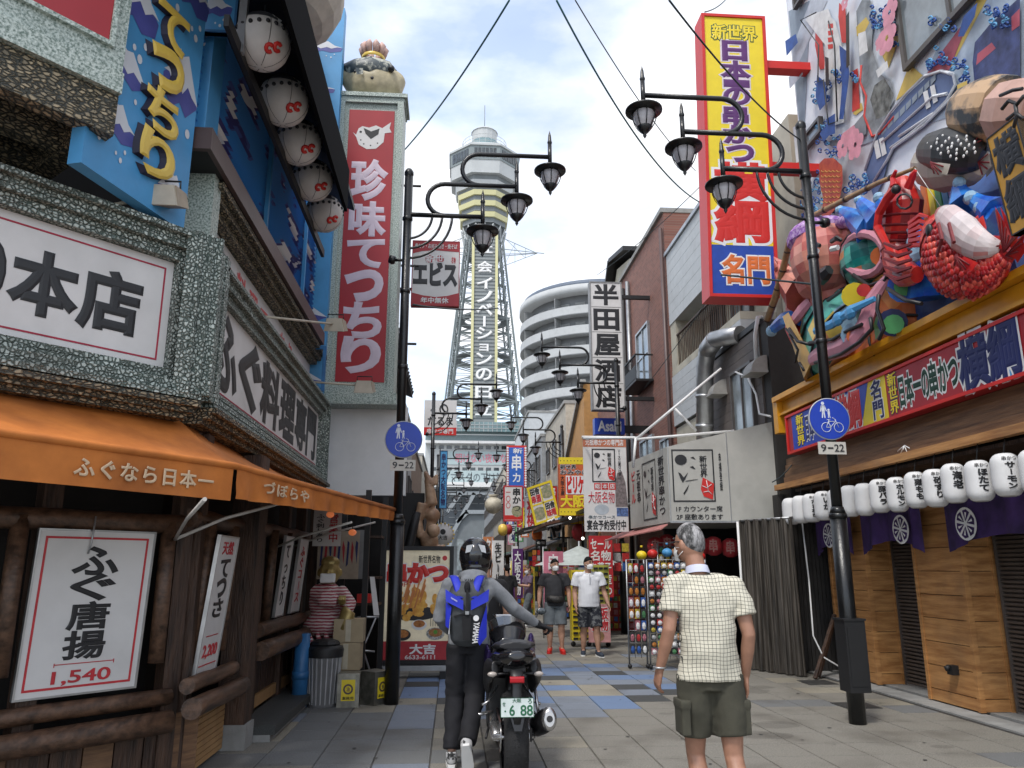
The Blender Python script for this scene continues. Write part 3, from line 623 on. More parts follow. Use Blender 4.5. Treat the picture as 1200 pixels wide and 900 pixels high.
def fugu_lantern(loc, label):
    t = thing('fugu_lantern', label, 'lantern', loc, 'row of fugu faced paper lanterns on the left'); x, y, z = loc
    r = .225; rz = .235; c = V((x, y, z))
    m_ = MB(); m_.ball(c, (r, r, rz), 20, 14); obj('paper_shell', m_, FUGW, t)
    def cap_(a0, a1, ph0, ph1, sc, m, nm):      # patch on the ball surface
        q = MB(); n_, k_ = 10, 6; b0 = []
        for i in range(k_ + 1):
            for j in range(n_ + 1):
                th = a0 + (a1 - a0) * j / n_; ph = ph0 + (ph1 - ph0) * i / k_; q.v.append(c + V((r * sc * math.sin(ph) * math.cos(th), r * sc * math.sin(ph) * math.sin(th), rz * sc * math.cos(ph))))
        for i in range(k_):
            for j in range(n_): a = i * (n_ + 1) + j; q.f.append([a, a + 1, a + n_ + 2, a + n_ + 1]); q.m.append(0); q.sm.append(True)
        obj(nm, q, m, t)
    cap_(-math.pi * .85, math.pi * .35, .08, 1.12, 1.012, FUGD, 'back_marking')
    q = MB()
    for j in range(11):
        th = -math.pi * .75 + j * .30; ph = 1.42 + .10 * math.cos(j * .6); d = V((math.sin(ph) * math.cos(th), math.sin(ph) * math.sin(th), math.cos(ph))); q.ball(c + V((d.x * r, d.y * r, d.z * rz)), .019, 8, 5)
    obj('spots', q, INK, t)
    q = MB()
    for th, ph in ((-.95, 2.28), (-.62, 2.12)):
        pts = [];
        for i in range(9):
            a = .5 + i * .62; d = V((math.sin(ph + .13 * math.sin(a)) * math.cos(th + .15 * math.cos(a)), math.sin(ph + .13 * math.sin(a)) * math.sin(th + .15 * math.cos(a)), math.cos(ph + .13 * math.sin(a)))); pts.append(c + V((d.x * r, d.y * r, d.z * rz)) * 1.0)
        q.tube(pts, .018, 6)
    obj('lips_marking', q, BRED, t)
    q = MB(); d = lambda th, ph: c + V((math.sin(ph) * math.cos(th) * r, math.sin(ph) * math.sin(th) * r, math.cos(ph) * rz)) * 1.03
    for th in (-.75,): q.add([d(th - .22, .82), d(th + .30, .90), d(th + .05, 1.22)], [(0, 1, 2)])
    obj('eye', q, WHITE, t)
    q = MB()
    for j in range(6):
        th = j * math.pi / 3; q.tube([c + V((math.sin(p) * math.cos(th) * r, math.sin(p) * math.sin(th) * r, math.cos(p) * rz)) * 1.004 for p in [.1 + i * .29 for i in range(11)]], .0025, 4)
    obj('ribs', q, FUGD, t)
    q = MB(); q.tube([c + V((0, 0, rz)), c + V((0, 0, rz + .16))], .006, 5); q.ball(c + V((0, -.0, rz + .01)), (.05, .05, .03)); obj('hanger', q, FUGD, t)
for i, (px, py) in enumerate(((308, 42), (333, 110), (350, 165), (366, 210), (380, 247))):
    p = P(px, py, X=-1.62); fugu_lantern((p.x, p.y, 5.67), ('nearest fugu lantern, beside the small blue wave box', 'second fugu lantern from the near end of the rail', 'middle fugu lantern of the row of five', 'fourth fugu lantern, next to the last one by the red sign', 'farthest fugu lantern, touching the tall red sign')[i])
# giant fugu balloon lantern at the top
c = P(368, 8, Y=8.6); t = thing('giant_fugu_lantern', 'large beige pufferfish balloon with faint red letters at the top of the facade', 'lantern', (c.x, c.y, c.z))
m_ = MB(); m_.ball((c.x - .25, c.y, c.z + .35), (.62, .9, .72), 14, 10, smooth=False); obj('shell', m_, mat('beige_fabric', (.50, .44, .36), rough=.7, var=.1), t)
m_ = MB(); m_.tube([(c.x + .1, c.y - .5, c.z + 1.0), (c.x + .32, c.y - .35, c.z + .5), (c.x + .30, c.y - .3, c.z + .1)], [.12, .2, .1], 8); obj('pale_stripe', m_, SIGNW, t)
# blue wall fragments, pipes and brackets right of louvres
t = thing('blue_side_wall', 'blue wave-painted wall strip behind the tall red fugu sign', 'wall', (-2, 11, 3))
f = FF(11.3, -2.75, -1.95, 2.9, 10.6); m_ = MB(); slab(m_, f, .2); obj('panel', m_, BLUEW, t)
wave_print(f, [(.45, .10, .8, .03, 0), (.6, .17, .8, .03, 1), (.5, .235, .8, .03, 0), (.6, .30, .8, .035, 1), (.5, .8, .8, .03, 0), (.5, .7, .8, .03, 1), (.6, .9, .8, .03, 0)], t)
t = thing('blue_drainpipe', 'blue drainpipe with bends beside the tall red fugu sign', 'drainpipe', (-2.1, 11, 3))
a = P(353, 395, Y=10.9); b = P(361, 295, Y=10.9); m_ = MB(); m_.tube([(a.x, 10.9, 2.6), (a.x, 10.9, b.z - .25), (a.x + .08, 10.9, b.z - .1), (a.x + .08, 10.9, b.z + .3)], .055, 12); obj('pipe', m_, BLUED, t)
for z in (3.4, 4.2, 4.9): obj('collar', MB().tube([(a.x, 10.9, z), (a.x, 10.9, z + .06)], .066, 12), BLUED, t)
f = FFp(10.8, 340, 405, 381, 458); t = thing('blue_bracket', 'square blue steel bracket frame below the drainpipe', 'bracket', f.p(.5, 0)); obj('frame', ring(MB(), f, .045, .05, .0), BLUED, t)
# grey-white panel below the vertical sign
t = thing('white_wall_panel', 'plain pale grey wall panel below the tall red fugu sign', 'wall panel', (-1.4, 11.7, 2.2))
f = FFp(11.75, 376, 472, 470, 572); f = FF(11.75, -2.2, -.72, 2.55, 3.9); m_ = MB(); slab(m_, f, .1); obj('panel', m_, WHITE, t)
# ============================================================ TALL RED FUGU SIGN 珍味てっちり
VS = FF(11.5, -1.98, -.93, 4.05, 9.05)
t = thing('vertical_fugu_sign', 'tall vertical red sign 珍味てっちり in a speckled green stone frame', 'vertical sign', VS.p(.5, 0))
m_ = MB(); slab(m_, VS, .55); obj('box_body', m_, GRANF, t)
face = VS.sub(.16, .035, .86, .955); m_ = MB(); slab(m_, face, -.001, .012); obj('red_face', m_, RED, t); face = face.sub(0, 0, 1, 1, .012)
obj('frame', ring(MB(), VS, .10, -.001, .05), GRANF, t)
ys = [.855, .715, .575, .43, .295, .155, .03]
LIL = mat('lettering_pale_lilac', (0.62, 0.52, 0.60), rough=0.5, var=.05)
for ch, y0, y1 in (('珍', .655, .80), ('味', .52, .64), ('て', .405, .50), ('っ', .285, .385), ('ち', .155, .27), ('り', .035, .15)):
    text(face, ch, (.14, y0, .86, y1), LIL, t, bold=.045, fill=True)
fm = MB(); poly(fm, face, [(.10, .91), (.17, .90), (.22, .925), (.30, .935), (.45, .93), (.60, .94), (.74, .93), (.93, .955), (.90, .93), (.95, .915), (.80, .91), (.78, .875), (.62, .848), (.42, .845), (.24, .862), (.18, .89)]); obj('fugu_drawing', fm, SIGNW, t)
fm = MB(); poly(fm, face, [(.33, .928), (.5, .915), (.68, .928), (.66, .905), (.5, .885), (.38, .905)], .006); disc(fm, face, .27, .912, .02, .006)
for x, y in ((.35, .865), (.5, .86), (.65, .87), (.28, .88)): disc(fm, face, x, y, .012, .006)
obj('fugu_markings', fm, INK, t)
obj('top_cornice', MB().box((-2.04, 11.42, 9.05), (-.87, 12.1, 9.12)).box((-2.0, 11.46, 8.99), (-.91, 12.07, 9.05)), GRANF, t)
obj('bottom_ledge', MB().box((-2.06, 11.36, 3.86), (-.84, 12.1, 3.93)).box((-2.02, 11.42, 3.93), (-.88, 12.08, 4.05)), GRANF, t)
for z in (4.9, 6.2, 7.6): obj('fixing_arm', MB().tube([(-.9, 11.7, z), (-.62, 11.7, z)], .02, 8), BLACK, t)
# fugu statue with crown
p = P(435, 85, Y=11.7); c = V((p.x, 11.75, 9.50)); t = thing('fugu_statue', 'pufferfish figure with dark back on top of the tall red sign', 'statue', (c.x, c.y, 9.12))
FUY = mat('fugu_belly_cream', (.50, .43, .27), rough=.5, var=.15, scale=8); FUB = mat('fugu_mottled_back', (.055, .07, .075), col2=(.45, .45, .38), rough=.45, scale=9, lo=.40, hi=.50)
m_ = MB(); m_.tube([c + V((-.54, 0, .24)), c + V((-.42, 0, .14)), c + V((-.2, 0, .0)), c + V((.12, 0, -.02)), c + V((.42, 0, .04)), c + V((.55, 0, .12))], [(.06, .05), (.16, .1), (.36, .27), (.40, .3), (.28, .2), (.08, .08)], 16, ref=(0, 0, 1)); obj('body', remesh(m_, .03, 3), FUY, t)
m_ = MB(); m_.tube([c + V((-.5, 0, .27)), c + V((-.3, 0, .20)), c + V((0, 0, .17)), c + V((.3, 0, .17)), c + V((.46, 0, .15))], [(.05, .08), (.19, .26), (.28, .335), (.22, .26), (.05, .10)], 14, ref=(0, 0, 1)); obj('back', m_, FUB, t)
m_ = MB(); m_.add([c + V((-.48, -.02, .22)), c + V((-.62, -.02, .36)), c + V((-.60, -.02, .06)), c + V((-.48, .02, .22)), c + V((-.62, .02, .36)), c + V((-.60, .02, .06))], [(0, 1, 2), (3, 5, 4), (0, 3, 4, 1), (1, 4, 5, 2), (2, 5, 3, 0)]); obj('tail', m_, FUB, t)
m_ = MB(); m_.ball(c + V((.36, -.25, .13)), .055); obj('eye', m_, INK, t); m_ = MB()
for dx, dz in ((-.12, .02), (.05, -.08), (.20, -.02), (-.24, .06)): m_.ball(c + V((dx, -.29 + abs(dx) * .25, dz)), (.03, .02, .03))
obj('spots', m_, INK, t)
m_ = MB(); m_.add([c + V((-.10, -.3, .08)), c + V((-.22, -.36, .04)), c + V((-.20, -.35, -.08)), c + V((-.10, -.31, -.04))], [(0, 1, 2, 3)]); obj('fin', m_, FUB, t)
t = thing('crown', 'pink scalloped crown with yellow band on the pufferfish figure', 'crown', (c.x + .02, c.y, 9.75))
m_ = MB(); m_.lathe([(.19, 0), (.2, .01), (.2, .06), (.19, .07), (.19, 0)], (c.x + .02, c.y, 9.93), 20); obj('band', m_, GOLDL, t)
m_ = MB()
for j in range(10):
    a = j * math.pi / 5; m_.tube([(c.x + .02 + .16 * math.cos(a), c.y + .16 * math.sin(a), 10.0), (c.x + .02 + .2 * math.cos(a), c.y + .2 * math.sin(a), 10.15), (c.x + .02 + .17 * math.cos(a), c.y + .17 * math.sin(a), 10.23)], [.045, .06, .02], 8)
obj('scallops', m_, mat('crown_pink', (.62, .40, .33), rough=.5), t)
# ============================================================ SPOTLIGHTS ON ARMS
CREAM = mat('floodlight_cream', (.50, .45, .36), rough=.5, var=.1)
def spot(a, b, label, s=1.0):
    a, b = V(a), V(b); t = thing('floodlight', label, 'floodlight', b, 'sign floodlights on arms along the restaurant')
    obj('arm', MB().tube([a, b], .014 * s, 8), CREAM, t)
    m_ = MB(); m_.hexa([b + V(v) * s for v in ((-.13, -.09, -.12), (.13, -.09, -.12), (.15, .09, -.06), (-.15, .09, -.06), (-.10, -.09, .05), (.10, -.09, .05), (.12, .09, .07), (-.12, .09, .07))]); obj('housing', m_, mat('floodlight_body', (.34, .27, .19), rough=.5), t)
    m_ = MB(); m_.hexa([b + V(v) * s for v in ((-.125, -.11, -.125), (.125, -.11, -.125), (.13, -.092, -.125), (-.13, -.092, -.125), (-.09, -.11, .045), (.09, -.11, .045), (.09, -.092, .045), (-.09, -.092, .045))]); obj('lens', m_, CREAM, t)
    obj('bracket', MB().tube([b + V((-.1, 0, .05)) * s, b + V((-.1, 0, .13)) * s, b + V((.1, 0, .13)) * s, b + V((.1, 0, .05)) * s], .008, 6), BLACK, t)
spot(P(112, 243, pl=(CA + nA * .1, nA)), P(195, 230, Y=5.2), 'cream floodlight on a long arm before the blue pylon', .9)
spot(P(300, 370, X=-2.0), P(393, 380, Y=9.6), 'small floodlight on a white arm beside the red vertical sign')
spot(P(358, 447, X=-2.0), P(427, 452, Y=10.4), 'lowest small floodlight below the red vertical sign')
# ============================================================ ORANGE AWNING
zt, ze, zv = 2.60, 2.17, 1.97
K0 = P(-60, 496, Z=ze); K1 = P(275, 546, Z=ze); K2 = P(462, 597, Z=ze)
T0 = CA - dA * 4.0; T1 = V((-2.05, 5.75, 0)); T2 = V((-2.1, 11.3, 0))
K0 = P(-60, 498, Z=ze); dK = (K1 - K0).normalized(); nK = V((dK.y, -dK.x, 0)); K0 = K1 - dK * 4.2
t = thing('awning', 'faded orange canvas awning with lettered valance over the restaurant front', 'awning', (-1.6, 6, 1.97))
def sheet(a, b, c, d, nx, ny, sag, amp, drop=None):
    q = MB()
    for i in range(ny + 1):
        for j in range(nx + 1):
            u, v_ = j / nx, i / ny; p = V(a).lerp(V(b), u).lerp(V(d).lerp(V(c), u), v_); p.z -= sag * 4 * v_ * (1 - v_) + amp * noise.noise(V((p.x * 3, p.y * 3, 1.3))); q.v.append(p)
    for i in range(ny):
        for j in range(nx): k = i * (nx + 1) + j; q.f.append([k, k + 1, k + nx + 2, k + nx + 1]); q.m.append(0); q.sm.append(True)
    return q
e = .0
obj('canvas_top', sheet((T0.x, T0.y, zt), (T1.x, T1.y, zt), K1, K0, 16, 8, .03, .02), ORANGE, t, label='front slope of the orange canvas')
obj('canvas_top', sheet((T1.x, T1.y, zt), (T2.x, T2.y, zt), K2, K1, 24, 8, .05, .03), ORANGE, t, label='side slope of the orange canvas')
def valance(a, b, n_, h0, h1, amp):
    q = MB(); d = (V(b) - V(a)); nn = V((d.y, -d.x, 0)).normalized()
    for i in range(7):
        for j in range(n_ + 1):
            u = j / n_; p = V(a).lerp(V(b), u); h = h0 + (h1 - h0) * u; p.z -= h * i / 6; w_ = amp * (i / 6) * (math.sin(u * n_ * .9) + .6 * noise.noise(V((u * 12, i * .3, 0)))); q.v.append(p + nn * (.004 + w_))
    for i in range(6):
        for j in range(n_): k = i * (n_ + 1) + j; q.f.append([k, k + 1, k + n_ + 2, k + n_ + 1]); q.m.append(0); q.sm.append(True)
    return q
obj('valance', valance(K0, K1 - dK * .01, 40, .23, .235, .006), ORANGE, t); obj('valance', valance(K1 + V((.01, .02, 0)), K2, 70, .22, .13, .022), ORANGE, t)
obj('front_roll', MB().tube([K0, K1, K2], .025, 10), ORANGE, t); 

vf = Fr(K1 - dK * 1.15 + V((0, 0, -.215)) + nK * .016, dK * 1.1, (0, 0, .18)); CRL = mat('faded_cream_lettering', (.62, .46, .30), rough=.8, var=.1)
for i, ch in enumerate('ふぐなら日本一'): text(vf, ch, (.02 + i * .125, .16, .135 + i * .125, .80), CRL, t, bold=.03)
d3 = (K2 - K1).normalized(); vf = Fr(K1 + d3 * .35 + V((0, 0, -.17)) + V((d3.y, -d3.x, 0)) * .03, d3 * 1.0, (0, 0, .15))
for i, ch in enumerate('づぼらや'): text(vf, ch, (.05 + i * .23, .1, .26 + i * .23, .8), CRL, t, bold=.03)
for (a, b) in (((205, 632), (240, 585)), ((205, 632), (328, 590)), ((310, 647), (412, 612)), ((345, 640), (440, 612))):
    A = P(*a, X=-1.98); B = P(*b, X=-1.35 if b[0] < 330 else -1.0); obj('arm', MB().tube([A, A.lerp(B, .45) + V((.0, 0, .03)), B], .012, 8), mat('awning_arm_white', (.55, .52, .48), rough=.4, dirt=.3), t)
obj('roller_tube', MB().tube([(T1.x + .06, T1.y, zt + .03), (T2.x + .06, T2.y, zt + .03)], .05, 10), ORANGE, t)
# ============================================================ TIMBER FRONT
tf = thing('timber_shopfront', 'dark log-framed timber shopfront with slatted panels under the awning', 'shopfront', (-1.9, 7, 0))
def post(x0, y0, x1, y1, z0, z1, nm='post', m=WOODD): obj(nm, MB().box((x0, y0, z0), (x1, y1, z1)), m, tf)
post(-1.98, 7.2, -1.74, 7.45, .2, 2.5); post(-1.99, 7.19, -1.72, 7.47, 0, .2, 'stone_base', CONC); post(-2.0, 6.05, -1.88, 6.17, .0, 2.5)
for y in (8.0, 9.2, 10.2, 11.2): post(-2.0, y, -1.88, y + .12, 0, 2.5)
def log(a, b, r, parent=tf, m=WOODH, nm='log'):
    a, b = V(a), V(b); pts = [a.lerp(b, i / 8) + V((0, 0, .012 * noise.noise(V((i * .9, a.y, a.z))))) for i in range(9)]; obj(nm, MB().tube(pts, [r * (1 + .07 * noise.noise(V((i, a.z * 3, 2)))) for i in range(9)], 12), m, parent)
log((-1.82, 5.85, .70), (-1.80, 6.95, .69), .055); log((-1.76, 5.8, .56), (-1.74, 7.05, .54), .07)
log((-1.82, 7.75, .92), (-1.80, 10.4, .90), .07); log((-1.74, 7.6, .75), (-1.72, 10.5, .72), .085)
log((-1.95, 5.95, 1.86), (-1.9, 7.1, 1.86), .07); log((-1.95, 7.6, 1.88), (-1.9, 10.4, 1.88), .07)
# slatted ochre base panel (B side)
OCH = mat('ochre_slats', (.42, .24, .10), rough=.6, var=.15, scale=4)
for k in range(11): obj('slat', MB().box((-1.90, 6.22, .03 + k * .044), (-1.935 - .008 * (k % 2), 7.17, .068 + k * .044)), OCH, tf)
for k in range(14): obj('slat', MB().box((-1.93, 7.5 + k * .26, .28), (-1.965, 7.72 + k * .26, .66)), WOODD, tf)
obj('skirting', MB().box((-1.91, 7.48, .16), (-1.97, 11.2, .27)), OCH, tf)
# A side (chamfer)
CB = V((-1.98, 6.05, 0))
def la(s0, s1, z, r, o): a = CB + dA * s0 + nA * o; b = CB + dA * s1 + nA * o; log((a.x, a.y, z), (b.x, b.y, z), r)
la(-3.4, -.08, .62, .055, .11); la(-3.6, -.1, .47, .075, .18); la(-3.4, -.1, 1.80, .07, .10)
for k in range(13): 
    f = FA(CB, -2.4 + k * .20, -2.4 + k * .20 + .19, .0, .50, .06); m_ = MB(); slab(m_, f, .03 + .01 * (k % 2)); obj('slat', m_, WOODD if k % 3 else WOODM, tf)
for s0 in (-2.0, -1.05, -.12): f = FA(CB, s0, s0 + .12, 0, 2.5, .08); m_ = MB(); slab(m_, f, .12); obj('post', m_, WOODD, tf)
# step
t = thing('stone_step', 'low dark stone step running along the timber shopfront', 'step', (-1.6, 8.2, 0))
obj('tread', MB().box((-1.54, 7.5, .06), (-1.9, 10.8, .14)), TK, t); obj('riser', MB().box((-1.58, 7.5, 0), (-1.9, 10.8, .06)), CONC, t)
# ---- menu boards
MRED = mat('menu_red', (.55, .03, .04), rough=.5)
def menu(name, label, fr, chars, price, border, top=None, tilt=0.0):
    f = fr; f = Fr(f.O, f.U, f.W + f.N * tilt)
    t = thing(name, label, 'menu board', f.p(.5, 0)); m_ = MB(); slab(m_, f, .02); obj('panel', m_, SIGNW, t); obj('edge_frame', ring(MB(), f.inset(-.012), .012, .022, .008), mat('alu', (.5, .5, .5), rough=.3, metal=.8), t)
    if border: obj('red_border', ring(MB(), f.inset(.035), .014, -.001, .003), MRED, t)
    return t, f
A1 = FA(CB, -1.07, -.335, .72, 1.73, .10)
t, f = menu('menu_board', 'large white menu board ふぐ唐揚 1,540 with red border under the awning', A1, '', '', True, tilt=.06)
for ch, y0, y1, w_ in (('ふ', .73, .90, .38), ('ぐ', .57, .73, .36), ('唐', .39, .555, .34), ('揚', .21, .375, .34)): text(f, ch, (.5 - w_ / 2, y0, .5 + w_ / 2, y1), INK, t, bold=.03, fill=True)
text(f, '1,540', (.27, .055, .76, .14), MRED, t, bold=.02)
m_ = MB(); slab(m_, f.sub(.27, .178, .78, .183, .001), 0, .003); slab(m_, f.sub(.27, .165, .276, .19, .001), 0, .003); slab(m_, f.sub(.774, .165, .78, .19, .001), 0, .003); obj('red_line', m_, MRED, t)
obj('chain', MB().tube([f.p(.42, 1.1, .03), f.p(.42, .93, .02), f.p(.41, .86, .01)], .006, 5), STEEL, t)
B1 = FL(-1.86, 6.14, 6.64, .73, 1.73)
t, f = menu('menu_board', 'narrow white menu board 天然てっさ 2,200 beside the timber post', B1, '', '', False, tilt=.10)
text(f, '天然', (.22, .87, .78, .97), MRED, t, bold=.02); 
for ch, y0 in (('て', .70), ('っ', .55), ('さ', .40)): text(f, ch, (.28, y0, .74, y0 + .13), INK, t, bold=.04, fill=True)
text(f, '2,200', (.15, .10, .85, .20), MRED, t, bold=.02); m_ = MB(); slab(m_, f.sub(.08, .05, .92, .058, .001), 0, .003); slab(m_, f.sub(.2, .26, .8, .266, .001), 0, .003); obj('red_line', m_, MRED, t)
for (y0, y1, s_, mm, lb) in ((8.55, 8.95, 'てっちり', INK, 'faded narrow menu board てっちり in the second timber window'), (9.35, 9.85, 'ふぐコース', MRED, 'last narrow menu board with red lettering before the striped figure')):
    t, f = menu('menu_board', lb, FL(-1.84, y0, y1, 1.0, 1.82), '', '', False, tilt=.07); text(f, s_, (.25, .12, .75, .92), mm, t, bold=.03, vert=True)
# log frames around the boards
for y in (6.2, 6.86): obj('log', MB().tube([(-1.90, y, .84), (-1.86, y, 1.84)], .05, 10), WOODH, tf)
for y in (8.4, 9.1, 9.95): obj('log', MB().tube([(-1.90, y, .95), (-1.86, y, 1.88)], .05, 10), WOODH, tf)
for s_ in (-1.18, -.21): a = CB + dA * s_ + nA * .12; obj('log', MB().tube([(a.x, a.y, .86), (a.x, a.y, 1.82)], .055, 10), WOODH, tf)
# ============================================================ BIN, TINS, BOXES, STATUE
p = P(375, 825, Z=0); bx, by = -1.42, 9.35
t = thing('refuse_bin', 'ribbed pale grey plastic bin with a black bag beside the step', 'bin', (bx, by, 0)); BING = mat('bin_grey', (.42, .42, .43), rough=.5, var=.08, dirt=.3)
obj('body', MB().lathe([(0, 0), (.155, 0), (.185, .56), (.2, .56), (.2, .6), (.18, .6)], (bx, by, 0), 28), BING, t)
m_ = MB()
for j in range(20): a = j * math.pi / 10; m_.bar((bx + .157 * math.cos(a), by + .157 * math.sin(a), .03), (bx + .187 * math.cos(a), by + .187 * math.sin(a), .55), .014, .014)
obj('ribs', m_, BING, t); m_ = MB(); m_.lathe([(.205, .52), (.21, .60), (.20, .63), (.12, .66), (0, .66)], (bx, by, 0), 20); m_.ball((bx, by, .66), (.17, .17, .06), 10, 6, smooth=False); obj('black_bag', m_, BLACK, t)
t = thing('blue_pipe', 'blue vertical pipe between the timber front and the grey bin', 'pipe', (-1.68, 9.1, 0)); obj('pipe', MB().tube([(-1.66, 9.25, 0), (-1.66, 9.25, .78)], .085, 14), BLUED, t)
obj('collar', MB().tube([(-1.66, 9.25, .3), (-1.66, 9.25, .38)], .095, 14), BLUED, t)
TIN = mat('tin_plate', (.34, .33, .29), rough=.35, metal=.8, var=.25, scale=8)
def tin(x, y, rz, lab):
    t = thing('oil_tin', lab, 'oil tin', (0, 0, 0), 'square oil tins on the pavement'); m_ = MB(); m_.box((-.12, -.12, 0), (.12, .12, .35)); obj('can', m_, TIN, t)
    m_ = MB(); m_.box((-.124, -.124, .0), (.124, .124, .012)).box((-.124, -.124, .34), (.124, .124, .355)); obj('rims', m_, TIN, t)
    f = Fr((-.075, -.121, .07), (.15, 0, 0), (0, 0, .22)); m_ = MB(); slab(m_, f, 0, .002); obj('yellow_label', m_, YEL, t)
    m_ = MB(); disc(m_, f, .5, .55, .055, .004, 18); obj('label_print', m_, MATS['brown_metal'], t); m_ = MB(); disc(m_, f, .5, .55, .035, .0055, 18); obj('label_print', m_, YEL, t); text(f, '油', (.36, .43, .64, .67), MATS['brown_metal'], t, n0=.007, t=.001); text(f, '業務用', (.1, .05, .9, .2), INK, t, n0=.003, t=.001)
    t.location = (x, y, 0); t.rotation_euler = (0, 0, rz); return t
tin(-1.13, 9.32, .05, 'square oil tin with yellow label facing the street'); tin(-.86, 9.45, .9, 'square oil tin beside the black lamp post, label turned sideways')
CARD = mat('cardboard', (.38, .30, .19), rough=.85, var=.1)
for i, (x, y, z, s_, lb) in enumerate(((-1.25, 9.7, .0, .34, 'bottom cardboard box under the striped figure'), (-1.22, 9.72, .345, .30, 'middle cardboard box of the stack beside the bin'), (-1.2, 9.72, .65, .26, 'top cardboard box touching the striped figure'))):
    t = thing('cardboard_box', lb, 'box', (x, y, z), 'cardboard boxes stacked by the bin'); obj('carton', MB().box((x - .17, y - .14, z), (x + .17, y + .14, z + s_)), CARD, t); obj('tape', MB().box((x - .03, y - .143, z + .01), (x + .03, y - .1405, z + s_ - .01)), mat('tape', (.5, .45, .34)), t)
# striped seated figure with golden head
t = thing('ebisu_figure', 'seated golden lucky figure in a red and white striped robe wearing a face mask', 'statue', (-1.55, 9.9, .75))
GLD = mat('dull_gold', (.40, .30, .11), rough=.4, metal=.5, var=.2, scale=8)
STR = bpy.data.materials.new('striped_robe'); STR.use_nodes = True; n = STR.node_tree; K = n.links.new; g_ = n.nodes.new('ShaderNodeNewGeometry'); wv = n.nodes.new('ShaderNodeTexWave'); wv.bands_direction = 'Z'; wv.inputs['Scale'].default_value = 9; wv.inputs['Distortion'].default_value = 1.6; wv.inputs['Detail Scale'].default_value = 1.5; K(g_.outputs['Position'], wv.inputs[0])
cr = n.nodes.new('ShaderNodeValToRGB'); cr.color_ramp.interpolation = 'CONSTANT'; cr.color_ramp.elements[0].color = (.28, .03, .05, 1); cr.color_ramp.elements[1].position = .5; cr.color_ramp.elements[1].color = (.55, .47, .45, 1); K(wv.outputs[0], cr.inputs[0]); K(cr.outputs[0], n.nodes['Principled BSDF'].inputs['Base Color'])
c = V((-1.5, 9.95, .70)); m_ = MB(); m_.ball(c + V((0, 0, .12)), (.30, .28, .16), 16, 10); m_.ball(c + V((-.03, 0, .40)), (.21, .20, .24), 16, 10); m_.tube([c + V((-.14, -.1, .52)), c + V((0, -.26, .44)), c + V((.14, -.26, .40))], [.1, .11, .08], 12); m_.tube([c + V((.12, 0, .52)), c + V((.26, -.12, .36)), c + V((.24, -.2, .28))], [.1, .1, .08], 12)
obj('robe', remesh(m_, .02, 4), STR, t)
m_ = MB(); m_.ball(c + V((0, -.03, .74)), (.13, .13, .15), 16, 12); m_.ball(c + V((0, -.02, .86)), (.12, .11, .08), 12, 8); m_.ball(c + V((0, -.17, .74)), (.025, .03, .03), 8, 6); m_.ball(c + V((-.135, -.03, .74)), (.02, .03, .05), 8, 6); m_.ball(c + V((.135, -.03, .74)), (.02, .03, .05), 8, 6); obj('head', remesh(m_, .012, 2), GLD, t)
m_ = MB(); m_.box(c + V((-.09, -.20, .62)), c + V((.09, -.13, .73))); obj('mask', remesh(m_, .012, 4), WHITE, t)
m_ = MB(); m_.ball(c + V((.2, -.28, .40)), (.05, .06, .04), 10, 8)
for k in range(4): m_.tube([c + V((.17 + k * .022, -.32, .40)), c + V((.18 + k * .022, -.37, .43)), c + V((.18 + k * .022, -.36, .48))], .011, 6)
m_.tube([c + V((.16, -.28, .42)), c + V((.12, -.30, .47))], .012, 6); obj('hand', remesh(m_, .007, 2), GLD, t)
m_ = MB(); m_.tube([c + V((.16, -.2, .02)), c + V((.24, -.28, .12)), c + V((.27, -.28, .26)), c + V((.22, -.26, .34))], [.05, .10, .09, .03], 12, ref=(0, 1, 0)); obj('sea_bream', m_, GLD, t)
for i in range(6): obj('robe_fold', MB().tube([c + V((-.28 + .1 * i, -.2, .04)), c + V((-.26 + .1 * i, -.29 + .02 * abs(i - 3), .0)), c + V((-.22 + .1 * i, -.3, -.06))], .03, 8), STR, t)
obj('plinth', MB().box((-1.85, 9.7, 0), (-1.36, 10.3, .64)), WOODD, t)
# things hung behind: cloth, red lamp, shelves
t = thing('noren_curtain', 'pale cloth with dark red pattern hanging behind the striped figure', 'curtain', (-1.5, 10.7, 1.2)); f = FF(10.75, -1.80, -1.25, 1.35, 1.98); m_ = MB(); slab(m_, f, .006); obj('cloth', m_, mat('dull_cloth', (.40, .33, .25), rough=.9), t)
for i in range(9):
    m_ = MB(); x = .06 + i * .105; poly(m_, f, [(x, .25 + .2 * (i % 3)), (x + .05, .3), (x + .07, .75 - .1 * (i % 2)), (x + .02, .8)]); obj('print', m_, RED if i % 2 else NAVY, t)
t = thing('shop_paper', 'white notice sheets with black writing hanging under the awning', 'notice', (-1.4, 10.2, 1.9)); f = FFp(10.2, 367, 598, 400, 640); m_ = MB(); slab(m_, f, .004); obj('sheet', m_, SIGNW, t); text(f, 'ふぐ刺しあり', (.1, .1, .4, .9), INK, t, vert=True); text(f, '営業中', (.55, .1, .9, .9), MRED, t, vert=True)
LITR = mat('lit_red_lamp', (.75, .20, .07), rough=.4, emit=.35)
for px, py, lb in ((413, 624, 'small orange paper lantern lit under the awning edge'), (387, 603, 'tiny red lamp glowing under the awning')):
    p = P(px, py, Y=9.9); t = thing('hanging_lamp', lb, 'lamp', p, 'small lit lamps under the awning'); m_ = MB(); m_.ball(p, (.05, .05, .04), 12, 8); obj('shade', m_, LITR, t); obj('cord', MB().tube([p, p + V((0, 0, .3))], .005, 5), BLACK, t)
t = thing('side_passage', 'dark cluttered passage between the restaurant and the lamp post', 'passage', (-1.6, 12, 0)); obj('back_wall', MB().box((-2.2, 12.3, 0), (-1.1, 12.4, 2.5)), DARK, t)
